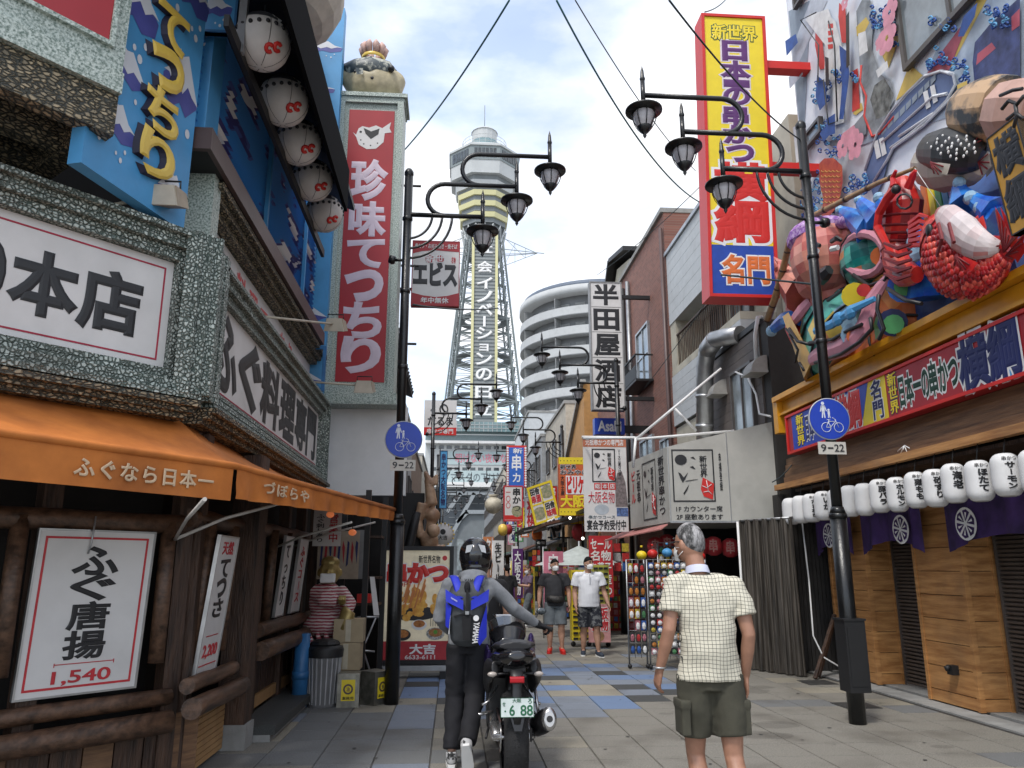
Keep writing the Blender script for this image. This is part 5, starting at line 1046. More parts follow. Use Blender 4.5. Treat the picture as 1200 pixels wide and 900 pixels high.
m_ = MB(); pts = [S(1014 + 24 * math.cos(a), 298 + 24 * math.sin(a), 4.90) for a in [i * math.pi / 8 for i in range(17)]]; m_.tube(pts, rp(1014, 4.5), 7, smooth=False); obj('sleeve_trim', m_, ROSE, t); obj('trim_line', MB().tube([S(1014 + 29 * math.cos(a), 298 + 29 * math.sin(a), 4.93) for a in [i * math.pi / 8 for i in range(17)]], rp(1014, 1.8), 5), INK, t)
m_ = MB(); blob([(1040, 325, 5, 4.86), (1022, 352, 10, 4.8), (1012, 385, 12, 4.74), (990, 405, 11, 4.72), (960, 415, 9, 4.74), (950, 422, 6, 4.76)], 8, 4.8, m_, .5); blob([(950, 352, 6, 4.85), (938, 366, 8, 4.8), (928, 378, 6, 4.82)], 7, 4.8, m_, .5); obj('robe_trim', m_, ROSE, t)
m_ = MB()
for a in ([(955, 425), (985, 415), (1008, 400), (1022, 385), (1020, 372)], [(948, 402), (975, 398), (992, 388), (1010, 380)], [(1030, 345), (1028, 362), (1036, 385), (1030, 398)], [(1040, 338), (1062, 352), (1080, 356)], [(925, 385), (935, 400), (950, 404)]): m_.tube([S(x, y, 4.66 + .0 * i) for i, (x, y) in enumerate(a)], rp(1000, 1.8), 5)
for a in ([(1000, 322), (1018, 335), (1038, 328), (1044, 312)], [(986, 318), (995, 335), (970, 352)]): m_.tube([S(x, y, 4.84) for x, y in a], rp(1000, 2.0), 5)
obj('outline_bands', m_, INK, t)
for (x, y, r_, mm, X_) in ((1002, 346, 12, YEL, 4.80), (1012, 340, 6, FRED, 4.76), (1000, 392, 11, WTIP, 4.74), (1000, 394, 6, FORG, 4.70), (1060, 336, 15, WBL, 4.90), (1060, 335, 9, mat('painted_green', (.08, .36, .12), rough=.5), 4.86), (1046, 378, 13, NAVY, 4.86), (1047, 380, 9, MATS['painted_green'], 4.82), (1032, 300, 9, FORG, 4.90)):
    m_ = MB(); m_.tube([S(x, y, X_ + .02), S(x, y, X_)], rp(x, r_), 12); obj('robe_motif', m_, mm, t)
m_ = MB(); blob([(955, 388, 4, 4.68), (975, 380, 5, 4.66), (1000, 362, 5, 4.64), (1025, 350, 3, 4.70)], 6, 4.7, m_, .6); m_.ball(S(982, 374, 4.64), (.05, .12, .09), 8, 5, smooth=False); m_.ball(S(997, 366, 4.64), (.05, .12, .09), 8, 5, smooth=False); obj('sash', m_, BLUEW, t)
m_ = MB(); blob([(930, 352, 10), (945, 380, 26), (950, 400, 22)], 9, 5.2, m_); obj('left_sleeve', m_, FRED, t)
t = thing('fishing_rod', 'long knotted bamboo fishing rod held by the giant fisherman', 'fishing rod', S(903, 380, 4.8)); pts = [S(x, y, 4.8) for x, y in ((899, 376), (908, 350), (917, 318), (925, 285), (936, 268), (955, 252), (990, 234), (1030, 214), (1072, 197))]
obj('cane', MB().tube(pts, [.055, .055, .05, .05, .045, .04, .035, .03, .02], 9), TANP, t)
for i in range(12):
    u = i / 12 * 8; k = int(u); p = pts[k].lerp(pts[k + 1], u - k); q2 = pts[k].lerp(pts[k + 1], min(1, u - k + .06)); obj('node', MB().tube([p, q2], .058 - .002 * i, 9), WOODD, t)
obj('line', MB().tube([pts[-1], S(1102, 242, 4.9)], .004, 4), WHITE, t)
t = thing('lobster_statue', 'giant faceted red lobster sculpture in the middle of the rooftop group', 'statue', S(1055, 320))
m_ = MB(); blob([(1056, 208, 8, 4.95), (1056, 222, 15, 4.95), (1058, 240, 22, 4.95), (1056, 262, 20, 4.95), (1052, 285, 17, 4.95), (1052, 305, 16, 4.9), (1060, 320, 14, 4.8), (1075, 322, 8, 4.75)], 14, 4.95, m_); REDS = [mat('paper_dark_red', (.30, .01, .015), rough=.3), FRED, mat('paper_light_red', (.72, .10, .07), rough=.3)]; obj('body', facets(m_, 3, 6, 1), REDS, t)
for pts in ([(1050, 220, 5), (1040, 232, 5), (1030, 250, 5), (1028, 266, 5), (1038, 285, 4), (1046, 300, 3)], [(1064, 220, 5), (1070, 205, 4), (1073, 200, 2)], [(1048, 218, 5), (1046, 208, 3), (1050, 200, 2)]): obj('leg', blob(pts, 6, 4.7), FRED, t)
for k in range(6): obj('leg', blob([(1066, 262 + k * 5, 3), (1078, 252 + k * 7, 2.4), (1088, 254 + k * 8, 1.2)], 5, 4.75), FRED, t)
for k in range(5): obj('tail_plate', blob([(1036, 285 + k * 9, 1.6), (1052, 291 + k * 9, 2.4), (1068, 286 + k * 9, 1.6)], 5, 4.62), mat('dark_red', (.18, .01, .015)), t)
m_ = MB(); m_.tube([S(1060 + 9 * math.cos(a), 236 + 9 * math.sin(a), 4.58) for a in [i * .7 for i in range(10)]], .012, 5); obj('shell_line', m_, INK, t); m_ = MB(); m_.ball(S(1050, 222, 4.66), .05); obj('eye', m_, INK, t)
LB = [(1056, 208, 8), (1056, 222, 15), (1058, 240, 22), (1056, 262, 20), (1052, 285, 17), (1052, 305, 16), (1060, 320, 14), (1075, 322, 8)]
t = thing('sea_bream_statue', 'giant red and white sea bream sculpture above the long signboard', 'statue', S(1130, 340))
m_ = MB(); st_ = [(1090, 262, 10), (1098, 272, 24), (1112, 288, 34), (1128, 304, 36), (1146, 314, 29), (1163, 314, 20), (1176, 302, 11), (1182, 292, 8)]; blob(st_, 20, 4.85, m_, .6); obj('body', facets(m_, 3, 7, 3, .1), REDS, t)
m_ = MB(); blob([(1100, 250, 6, 4.8), (1112, 258, 15, 4.72), (1130, 275, 18, 4.70), (1150, 288, 14, 4.72), (1172, 290, 6, 4.8)], 16, 4.7, m_, .6); obj('back', facets(m_, 3, 6, 4, .2), [mat('paper_pink', (.66, .30, .28), rough=.3), FWHT, mat('paper_off_white', (.74, .66, .66), rough=.3)], t)
def fan(t, c, pts, n0=4.75, m=FRED, nm='fin'):
    q = MB(); C = S(*c, n0); L_ = [S(x, y, n0 + .02 * i) for i, (x, y) in enumerate(pts)]; q.add([C] + L_ + [C + V((.06, 0, 0))] + [p + V((.05, 0, 0)) for p in L_], [(0, i + 1, i + 2) for i in range(len(L_) - 1)] + [(len(L_) + 1, len(L_) + 3 + i, len(L_) + 2 + i) for i in range(len(L_) - 1)]); obj(nm, q, m, t)
    q = MB(); 
    for i in range(len(L_) - 1):
        for u in (.25, .75): q.tube([C + V((-.015, 0, 0)), L_[i].lerp(L_[i + 1], u) + V((-.015, 0, 0))], .008, 4)
    obj('fin_rays', q, MATS['dark_red'], t)
fan(t, (1178, 296), [(1166, 242), (1178, 262), (1186, 280), (1196, 272), (1200, 270)], nm='tail'); fan(t, (1180, 300), [(1202, 272), (1198, 290), (1186, 308)], nm='tail'); fan(t, (1105, 318), [(1106, 330), (1120, 344), (1140, 350), (1152, 344)], nm='ventral_fin'); fan(t, (1122, 300), [(1116, 310), (1132, 318), (1140, 308)], 4.55); fan(t, (1148, 278), [(1134, 262), (1146, 252), (1150, 266)], nm='dorsal_fin'); fan(t, (1160, 290), [(1152, 276), (1166, 276), (1176, 292)], nm='dorsal_fin')
m_ = MB(); m_.ball(S(1089, 270, 4.66), (.03, .05, .07)); obj('eye', m_, INK, t)
def surf(lst, X, u, an, sq, k=1.0):   # point on the side of a loft that faces the street
    pts = [S(a[0], a[1], X) for a in lst]; i = min(int(u), len(lst) - 2); v_ = u - i; p = pts[i].lerp(pts[i + 1], v_); tt = (pts[min(i + 2, len(pts) - 1)] - pts[max(i - 1, 0)]).normalized(); r = rp(lst[i][0], lst[i][2] * (1 - v_) + lst[i + 1][2] * v_, X) * k
    a_ = V((1, 0, 0)) - tt * tt.x; a_.normalize(); b_ = tt.cross(a_); return p + a_ * r * sq * math.cos(an) + b_ * r * math.sin(an)
def outline(t, lst, X, sq, us, m, w_=.010, a0=.25, a1=1.75, nm='painted_line'):
    for u in us: obj(nm, MB().tube([surf(lst, X, u, math.pi * (a0 + (a1 - a0) * j / 14), sq, 1.015) for j in range(15)], w_, 4), m, t)
qs = [MB(), MB(), MB()]
for i in range(22):
    for j in range(11):
        u = 1.9 + i * .2; an = math.pi * (.66 + .075 * (j + .5 * (i % 2))); p = surf(st_, 4.85, u, an, .6, .985); k = (i * 3 + j * 5) % 3; qs[k].ball(p, (.022, .04, .04), 8, 5)
for k in range(3): obj('scales', qs[k], REDS[k], t, kind='stuff')
outline(t, st_, 4.85, .6, (1.35, 1.75), MATS['dark_red'], .014)
m_ = MB(); blob([(1100, 262, 2, 4.6), (1104, 280, 2.2, 4.55), (1098, 300, 2, 4.6)], 5, 4.6, m_); blob([(1112, 262, 2, 4.56), (1118, 284, 2.2, 4.5)], 5, 4.5, m_); obj('gill_line', m_, MATS['dark_red'], t)
outline(bpy.data.objects['lobster_statue'], LB, 4.95, .8, (2.6, 3.1, 3.5, 3.9, 4.3, 4.7, 5.1, 5.5), MATS['dark_red'], .016)
RB_ = [(975, 345, 30), (985, 375, 52), (1005, 400, 62), (1015, 425, 48)]; outline(bpy.data.objects['fisherman_statue'], RB_, 5.35, .75, (.5, 1.3, 2.1), INK, .018); outline(bpy.data.objects['fisherman_statue'], [(1035, 340, 24), (1060, 360, 40), (1075, 385, 44), (1030, 418, 28), (975, 440, 10)], 5.35, .8, (.6, 1.4, 2.5), INK, .018)
t = thing('wave_sculpture', 'deep blue painted wave sculpture behind the lobster and sea bream', 'statue', S(1120, 380))
m_ = MB(); blob([(1078, 395, 18, 5.3), (1095, 360, 36, 5.4), (1130, 345, 44, 5.45), (1175, 325, 46, 5.45), (1225, 300, 50, 5.45)], 18, 5.4, m_, .6); blob([(1130, 250, 40, 5.7), (1180, 245, 45, 5.7), (1230, 230, 50, 5.7)], 9, 5.7, m_, .4); blob([(1020, 300, 20, 5.7), (1070, 280, 35, 5.7), (1100, 250, 38, 5.7)], 9, 5.7, m_, .4); obj('water_mass', m_, mat('painted_deep_blue', (.03, .06, .22), col2=(.05, .13, .38), rough=.5, scale=2.5, lo=.4, hi=.6), t)
for pts in ([(1085, 350, 20), (1084, 320, 16), (1080, 300, 10)], [(1090, 330, 14), (1078, 305, 8)], [(1086, 300, 12), (1072, 285, 7)], [(1084, 290, 10), (1070, 269, 6)], [(1020, 270, 18), (1000, 256, 10), (984, 246, 4)], [(1030, 262, 16), (1014, 244, 9), (1006, 234, 4)], [(1045, 256, 14), (1034, 240, 8), (1030, 232, 5)], [(1130, 240, 18), (1124, 224, 9), (1124, 214, 5)], [(1165, 250, 16), (1150, 240, 9), (1138, 232, 6)], [(1170, 258, 14), (1156, 250, 8), (1150, 243, 6)], [(940, 372, 10), (920, 374, 8), (904, 388, 5)]):
    obj('wave_crest', blob(pts, 8, 5.0), WBL, t); x, y, r_ = pts[-1]; q = MB(); q.ball(S(x, y, 4.98), rp(x, r_ * 1.15), 8, 6, smooth=False); obj('foam_tip', q, WTIP, t)
t = thing('pufferfish_statue', 'spotted black and cream pufferfish sculpture high on the right', 'statue', S(1115, 215))
m_ = MB(); blob([(1078, 190, 12), (1090, 192, 22), (1112, 192, 27), (1135, 192, 22), (1150, 190, 12)], 12, 5.1, m_, .8); obj('body', m_, mat('painted_cream_grey', (.42, .38, .33), rough=.5, var=.1), t)
m_ = MB(); blob([(1082, 178, 8, 5.02), (1092, 176, 17, 4.98), (1112, 176, 22, 4.95), (1135, 180, 20, 4.98), (1152, 184, 12, 5.05)], 18, 5.0, m_, .8); obj('back', m_, mat('painted_black_back', (.03, .032, .035), rough=.45, var=.3), t)
q = MB()
for i in range(34): a = i * 2.4; rr_ = math.sqrt(i / 34); q.ball(S(1115 + 34 * rr_ * math.cos(a), 172 + 15 * rr_ * math.sin(a), 4.68 + .16 * rr_ * rr_), (.006, .018, .018), 7, 4)
obj('white_spots', q, WHITE, t, kind='stuff'); fan(t, (1092, 190), [(1094, 203), (1104, 205), (1108, 192)], 4.62, MATS['painted_cream_grey']); fan(t, (1140, 170), [(1140, 158), (1152, 160), (1150, 178)], 4.95, MATS['painted_black_back'], 'tail'); fan(t, (1148, 190), [(1158, 176), (1162, 195), (1150, 208)], 5.0, MATS['painted_cream_grey'], 'tail')
t = thing('conch_sculpture', 'large brown and black cylindrical shellfish sculpture at the right edge', 'statue', S(1160, 150))
m_ = MB(); blob([(1128, 136, 18), (1136, 132, 26), (1155, 130, 31), (1172, 128, 31), (1180, 127, 29)], 14, 5.1, m_, .9); obj('body', m_, mat('painted_brown_cloud', (.46, .30, .17), col2=(.04, .045, .05), rough=.5, scale=4.0, lo=.42, hi=.56), t); m_ = MB(); blob([(1178, 130, 27, 4.9), (1196, 130, 30, 4.9), (1225, 128, 26, 4.9)], 9, 4.9, m_, .9); obj('cut_end', m_, mat('painted_flesh', (.50, .30, .24), rough=.5, var=.12), t)
m_ = MB()
for a in ([(1174, 128), (1182, 118), (1192, 122), (1200, 112)], [(1180, 140), (1190, 132), (1200, 140)], [(1190, 122), (1192, 135), (1188, 150)], [(1172, 112), (1186, 106), (1198, 104)]): m_.tube([S(x, y, 4.42) for x, y in a], .016, 5)
obj('crack_lines', m_, INK, t)
t = thing('gold_tablet', 'mustard yellow tablet with black brush characters 横綱 hanging at the right edge', 'sign', S(1185, 275, 4.55)); A_ = S(1186, 277, 4.55); B_ = S(1228, 275, 4.55); C_ = S(1156, 163, 4.55)
f = Fr(A_, V((0, B_.y - A_.y, 0)), C_ - A_); m_ = MB(); slab(m_, f, .07); obj('board', m_, mat('mustard', (.46, .24, .03), rough=.5, var=.08), t); obj('edge', ring(MB(), f, .012, .072, .006), INK, t)
text(f, '横', (.12, .56, .88, .92), INK, t, bold=.06, fill=True); text(f, '綱', (.12, .12, .88, .48), INK, t, bold=.06, fill=True)
t = thing('wooden_tablet', 'tilted yellow wooden name tablet at the left end of the sculpture group', 'sign', S(935, 440, 4.85)); m_ = MB(); a_, b_, c_, d_ = S(917, 371, 4.75), S(924, 366, 4.75), S(952, 421, 4.75), S(942, 443, 4.75); e2 = V((.28, .5, .02)); m_.hexa([a_, b_, b_ + e2, a_ + e2, d_, c_, c_ + e2, d_ + e2]); obj('board', m_, mat('tablet_yellow', (.62, .38, .12), rough=.5, var=.1), t)
m_ = MB(); m_.tube([S(925, 392, 4.71), S(935, 410, 4.71), S(932, 425, 4.71)], .018, 5); m_.tube([S(921, 385, 4.71), S(931, 396, 4.71)], .018, 5); m_.tube([S(937, 425, 4.71), S(942, 434, 4.71)], .02, 5); obj('brush_writing', m_, INK, t)
t = thing('rainbow_sculpture', 'small rainbow striped arch behind the sea bream', 'statue', S(1090, 250)); 
for k, mm in enumerate((FORG, YEL, MATS['painted_green'], BLUEW, PURC)): obj('stripe', MB().bar(S(1082 + k * 8, 216, 5.35), S(1088 + k * 9, 262, 5.3), .09, .03, up=(1, 0, 0)), mm, t)
# ============================================================ YELLOW TOWER SIGN
f = Fr(P(832, 347, Y=11), P(912, 349, Y=11) - P(832, 347, Y=11), P(822, 17, Y=11) - P(832, 347, Y=11)); f.U.z = 0; f.U.y = 0; f.W.y = 0; f.N = f.U.cross(f.W).normalized(); f.w = f.U.length; f.h = f.W.length
t = thing('yellow_tower_sign', 'tall yellow vertical sign 新世界 日本一の串かつ 横綱 名門 on red brackets', 'vertical sign', f.p(.5, 0))
m_ = MB(); slab(m_, f, .34); obj('box_body', m_, mat('faded_red_side', (.55, .22, .24), rough=.5), t); q = MB(); slab(q, f.sub(0, .17, 1, 1, .001), 0, .004); obj('yellow_face', q, YEL, t); q = MB(); slab(q, f.sub(0, 0, 1, .17, .001), 0, .004); obj('blue_face', q, mat('panel_blue', (.01, .06, .38)), t); obj('frame', ring(MB(), f.inset(-.012), .05, .346, .03), BRED, t)
ff = lambda a, b, s_, m, bo, ol, x0=.2, x1=.8, vert=False: text(f, s_, (x0, a, x1, b), m, t, bold=bo, vert=vert, outline=ol, fill=not vert, n0=.007)
ff(.905, .962, '新世界', YEL, .03, (mat('dark_green', (.01, .08, .04)), .05), .16, .86); PO = (mat('lilac_outline', (.70, .62, .66)), .05)
for a, b, ch, x0, x1 in ((.83, .90, '日', .33, .68), (.755, .825, '本', .30, .72), (.735, .748, '一', .33, .70), (.665, .725, 'の', .32, .70), (.59, .66, '串', .30, .66), (.525, .585, 'か', .30, .72), (.46, .515, 'つ', .34, .72)): ff(a, b, ch, PURP, .05, PO, x0, x1)
ff(.325, .45, '横', BRED, .05, (WO, .06), .14, .88); ff(.185, .32, '綱', BRED, .05, (WO, .06), .14, .88); ff(.045, .135, '名門', mat('orange_letter', (.70, .16, .03)), .04, (WO, .05), .2, .88)
for z in (f.p(0, .83).z, f.p(0, .455).z): obj('bracket', MB().box((f.p(1, .5).x + .02, 11.05, z - .07), (6.0, 11.25, z + .07)), BRED, t)
# ============================================================ NARROW DARK BUILDING + beige backdrop
BRS = mat('brown_siding', (.115, .095, .085), rough=.6, var=.15, scale=3, dirt=.2)
t = thing('black_wall', 'narrow black side wall between the siding building and the signboard', 'wall', (5.2, 11.95, 0)); obj('wall', MB().box((5.14, 11.92, 2.4), (5.88, 12.2, 5.5)), mat('black_siding', (.03, .027, .025), rough=.7), t); obj('wall', MB().box((5.0, 11.7, 0), (6.2, 11.9, 2.6)), MATS['black_siding'], t)
for k in range(16): obj('board', MB().box((5.02 + k * .06, 11.66, 0.02), (5.072 + k * .06, 11.698, 2.6)), MATS['black_siding'], t)
t = thing('siding_building', 'low dark brown sided building with duct and two vent hoods', 'building', (5.5, 13.2, 0)); obj('wall', MB().box((5.14, 12.21, 2.4), (6.5, 15.0, 5.5)), BRS, t)
for k in range(12): obj('siding_board', MB().box((5.11, 12.22, 3.5 + k * .166), (5.138, 14.98, 3.66 + k * .166)), BRS, t)
obj('parapet', MB().box((5.08, 12.15, 5.502), (6.5, 15.05, 5.60)), BLACK, t)
w1 = P(858, 445, X=5.10); w2 = P(888, 500, X=5.10); window(FRt(5.10, w2.y, w1.y, w2.z - .1, w1.z + .1), '', t, nv=1, gl=GLASSL)
t = thing('exhaust_duct', 'large galvanised elbow duct rising beside the vent hoods', 'duct', (4.5, 13.2, 3.5)); a = P(826, 520, X=4.85); pts = [P(826, 525, X=4.85), P(826, 430, X=4.85), P(829, 410, X=4.85), P(838, 398, X=4.87), P(850, 395, X=5.0), P(868, 392, X=5.15)]; obj('pipe', MB().tube(pts, .165, 16), STEEL, t)
for k in (0.25, .62): obj('collar', MB().tube([pts[0].lerp(pts[1], k), pts[0].lerp(pts[1], k + .04)], .18, 16), STEEL, t)
obj('collar', MB().tube([pts[2], pts[3]], .178, 16), STEEL, t)
for (px, py, lb) in ((886, 430, 'upper grey vent hood on the dark siding'), (841, 456, 'lower grey vent hood beside the duct')):
    p = P(px, py, X=5.0); t = thing('vent_hood', lb, 'vent hood', p, 'vent hoods on the dark siding'); q = MB(); n_ = 8; L0 = [(5.12, 0), (5.12, .28)] + [(5.12 - .28 * math.sin(a), .28 * math.cos(a)) for a in [i * math.pi / 16 for i in range(1, 9)]]; q.prism([(x, p.y - .19, p.z - .12 + z) for x, z in L0], (0, .38, 0)); obj('hood', q, mat('hood_grey', (.34, .33, .31), rough=.5, dirt=.3), t); q = MB(); q.box((5.12, p.y - .21, p.z - .14), (4.81, p.y + .21, p.z - .11)); obj('lip', q, MATS['hood_grey'], t)
t = thing('white_conduit', 'white bent conduit pipes on the dark siding roof edge', 'pipe', P(884, 380, X=5.03)); obj('pipe', MB().tube([P(886, 425, X=5.03), P(885, 392, X=5.03), P(888, 372, X=5.05), P(893, 372, X=5.3)], .035, 8), WHITE, t); obj('pipe', MB().tube([P(862, 436, X=5.0), P(876, 442, X=5.0), P(886, 462, X=5.0), P(890, 485, X=5.0), P(903, 488, X=5.03)], .018, 6), WHITE, t)
# ============================================================ いっとく corner sign box
GREYS = mat('signbox_grey', (.44, .435, .40), rough=.55, var=.04, dirt=.25)
bA, bB, bC = V((5.2, 12.02, 0)), V((3.43, 12.2, 0)), V((3.30, 14.4, 0))
t = thing('corner_sign_box', 'large grey corner signboard box with brush characters over the souvenir stall', 'shop sign', (4.3, 12.3, 2.2))
m_ = MB(); z0 = 2.2; dpt = V((.12, .12, 0)); m_.hexa([V((bB.x, bB.y, z0)), V((bA.x, bA.y, z0)), V((bA.x, 14.4, z0)), V((bC.x, bC.y, z0)), V((bB.x, bB.y, 3.40)), V((bA.x, bA.y, 3.82)), V((bA.x, 14.4, 3.9)), V((bC.x, bC.y, 3.44))]); obj('box_body', m_, GREYS, t)
ff_ = FG(bB, bA, z0, 3.40)
m_ = MB()
for x in (.005, .54, .99): slab(m_, Fr(ff_.p(x, 0), ff_.U * .006, V((0, 0, 1.2 + .42 * x))), -.001, .012)
slab(m_, ff_.sub(0, -.01, 1, .015), 0, .02); obj('trim', m_, STEEL, t)
def ittoku(f, par, sx=1.0):
    q = MB(); ring(q, f, .022, -.002, .004); obj('black_frame', q, INK, par)
    q = MB(); disc(q, f, .22, .80, .085 * sx, .005, 14, sx=1.15); poly(q, f, [(.14, .56), (.20, .54), (.27, .46), (.38, .56), (.30, .42), (.24, .36), (.19, .44)], .005); poly(q, f, [(.24, .16), (.38, .32), (.40, .35), (.34, .22), (.26, .13)], .005); poly(q, f, [(.45, .84), (.52, .86), (.58, .80), (.52, .82)], .005); poly(q, f, [(.42, .66), (.50, .68), (.56, .62), (.50, .63)], .005); poly(q, f, [(.30, .38), (.60, .42), (.60, .43), (.32, .40)], .005); obj('brush_logo', q, INK, par)
    text(f, '新世界', (.66, .46, .84, .88), INK, par, vert=True, n0=.004)
    q = MB(); poly(q, f, [(.66, .24), (.72, .46), (.98, .34), (.93, .04), (.72, .10)], .007); obj('red_seal', q, BRED, par); q = MB()
    for a in ([(.70, .30), (.80, .26), (.92, .33)], [(.72, .18), (.84, .20), (.92, .14)], [(.80, .40), (.84, .18)]): q.tube([f.p(x, y, .011) for x, y in a], .006, 4)
    obj('seal_marks', q, WO, par)
U_ = ff_.sub(.02, .25, .48, .98); ittoku(U_.sub(.04, .02, .86, .98, .002), t)
text(ff_, '1F カウンター席', (.06, .135, .47, .21), INK, t, bold=.015, n0=.003); text(ff_, '2F 座敷あります', (.06, .03, .47, .105), INK, t, bold=.015, n0=.003); text(ff_, '串揚登録', (.46, .40, .485, .92), INK, t, vert=True, n0=.003)
fs = FG(bC, bB, z0, 3.42); ittoku(fs.sub(.38, .08, .72, .90, .003), t, .7); text(fs, '新世界串かつ', (.78, .1, .92, .9), INK, t, vert=True, n0=.004, bold=.02); text(fs, 'ビール', (.06, .35, .18, .85), MRED, t, vert=True, n0=.004); text(fs, '元祖串', (.22, .35, .32, .85), INK, t, vert=True, n0=.004)
# white steel frame above and striped awning edge below
t = thing('white_pipe_frame', 'white steel pipe frame projecting over the corner sign box', 'frame', (4, 12.3, 3.5)); 
for a, b in ((P(745, 515, Y=12.3), P(860, 505, Y=12.3)), (P(684, 514, Y=14.4), P(745, 513, Y=12.4)), (P(745, 515, Y=12.3), P(845, 432, X=4.5)), (P(745, 513, Y=12.3), P(742, 548, Y=12.3)), (P(790, 478, Y=12.5), P(816, 505, Y=12.5))): obj('pipe', MB().tube([a, b], .022, 8), WHITE, t)
t = thing('red_striped_awning', 'faded red and white awning edge below the corner sign box', 'awning', (3.3, 13.5, 2.1)); q = MB(); q.hexa([(3.30, 12.3, 2.08), (3.42, 12.3, 2.16), (3.36, 15.5, 2.16), (3.0, 15.5, 2.0), (3.30, 12.3, 2.10), (3.42, 12.3, 2.18), (3.36, 15.5, 2.18), (3.0, 15.5, 2.02)]); obj('canvas', q, mat('faded_pink_red', (.45, .18, .16), rough=.8), t)
# grey pleated drape
DRP = mat('pleated_drape', (.10, .085, .07), col2=(.02, .017, .014), rough=.6, scale=4, stretch=(5, 5, .35)); t = thing('pleated_drape', 'dirty grey pleated plastic curtain hanging beside the stall', 'curtain', (4.7, 11.5, 0)); q = MB(); n_ = 150; a, b = V((4.50, 12.0, 0)), V((4.95, 11.12, 0)); nn = V((-.6, -.5, 0)).normalized()
for i in range(6):
    for j in range(n_ + 1): u = j / n_; p = a.lerp(b, u) + nn * (.05 * math.sin(u * 110) * .6 + .035 * math.sin(u * 37 + i * .5) + .02 * math.sin(u * 230)); p.z = .02 + i * .44; q.v.append(p)
for i in range(5):
    for j in range(n_): k = i * (n_ + 1) + j; q.f.append([k, k + 1, k + n_ + 2, k + n_ + 1]); q.m.append(0); q.sm.append(True)
obj('curtain', q, DRP, t); obj('rail', MB().tube([a + V((0, 0, 2.21)), b + V((0, 0, 2.21))], .02, 8), STEEL, t); obj('side_pipe', MB().tube([a + V((-.05, 0, 0)), a + V((-.05, 0, 2.2))], .02, 8), WHITE, t)
t = thing('cable', 'white cable drooping down the dark wall to the pavement', 'cable'); p = [P(940, 612, Y=11.5), P(948, 680, Y=11.3), P(953, 745, Y=11.1), P(965, 770, Y=11.0), P(985, 782, Y=10.9)]; obj('wire', MB().tube(p, .012, 6), WHITE, t)
# stall interior
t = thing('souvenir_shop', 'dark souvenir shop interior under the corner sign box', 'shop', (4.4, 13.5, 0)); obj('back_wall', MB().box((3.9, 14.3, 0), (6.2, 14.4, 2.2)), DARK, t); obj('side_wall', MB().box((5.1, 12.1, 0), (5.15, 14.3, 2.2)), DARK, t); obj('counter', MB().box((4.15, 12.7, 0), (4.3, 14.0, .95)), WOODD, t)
obj('notice', MB().box((4.10, 12.25, .35), (4.30, 12.27, 1.15)), mat('pink_notice', (.45, .25, .26), rough=.7, var=.3, scale=14), t)
RLN = mat('red_paper', (.34, .02, .025), rough=.6, var=.15, scale=10)
for i, (px, py) in enumerate(((836, 640), (856, 642), (876, 642), (820, 640), (768, 640), (782, 637))):
    p = P(px, py, Y=12.5 if i < 4 else 13.2); t = thing('red_lantern', ('red paper lantern hanging right of the grey-haired man', 'large red lantern beside the first one', 'red lantern nearest the pleated drape', 'red lantern just behind the man', 'red lantern over the keychain rack', 'smaller red lantern over the keychain rack end')[i], 'lantern', p, 'red lanterns under the corner sign box')
    obj('shell', MB().lathe([(.05, -.15), (.12, -.11), (.145, 0), (.12, .11), (.05, .15)], p, 14), RLN, t); fcl = CylFr(p, .142, math.atan2(-p.y, -p.x), .25, .3); text(fcl, '串', (.25, .2, .75, .85), mat('dull_pink', (.4, .18, .15)), t, n0=.003, t=.001, fill=True)
# ============================================================ RACKS
rk = random.Random(21)
PALR = [mat('goods_%s' % n_, c_, rough=.5, var=.25, scale=25) for n_, c_ in (('red', (.50, .03, .03)), ('yellow', (.60, .45, .05)), ('blue', (.04, .12, .40)), ('pink', (.50, .18, .22)), ('white', (.5, .5, .5)), ('green', (.08, .25, .10)), ('orange', (.55, .20, .03)), ('black', (.03, .03, .03)))]
def rack(x0, x1, y, z1, nx, nz, lab, grp='keyring racks'):
    t = thing('keyring_rack', lab, 'rack', ((x0 + x1) / 2, y, 0), grp); q = MB()
    for i in range(nx + 1): x = x0 + (x1 - x0) * i / nx; q.tube([(x, y + .03, .15), (x, y + .03, z1)], .005, 4)
    for j in range(nz + 1): z = .2 + (z1 - .2) * j / nz; q.tube([(x0, y + .03, z), (x1, y + .03, z)], .005, 4)
    obj('wire_grid', q, STEEL, t)
    for x in (x0, x1): obj('leg', MB().tube([(x, y + .03, .05), (x, y + .03, z1)], .014, 6), STEEL, t); q = MB(); q.ball((x, y, .04), .035, 8, 6); obj('castor', q, BLACK, t)
    w_ = (x1 - x0) / nx; h = (z1 - .25) / nz; mes = {}
    for i in range(nx):
        for j in range(nz):
            k = rk.randrange(8); key = (k, rk.randrange(2)); 
            if rk.random() < .03: continue
            if key not in mes:
                q = MB(); q.box((-w_ * .40, -.012, 0), (w_ * .40, 0, h * .84)); o_ = (PALR[rk.randrange(8)] if key[1] else WHITE); q.ball((0, -.02, h * .36), (w_ * .36, .025, h * .33), 7, 4, mi=1); me = bpy.data.meshes.new('keyring_card'); me.from_pydata([tuple(v) for v in q.v], [], q.f); me.materials.append(PALR[7] if key[1] else PALR[k]); me.materials.append(PALR[k] if key[1] else WHITE); me.polygons.foreach_set('material_index', q.m); mes[key] = me
            c_ = bpy.data.objects.new('keyring_card', mes[key]); COL.objects.link(c_); c_.parent = t; c_.location = (x0 + w_ * (i + .5) - t.location.x, rk.uniform(-.02, .0), .22 + h * j)
    return t
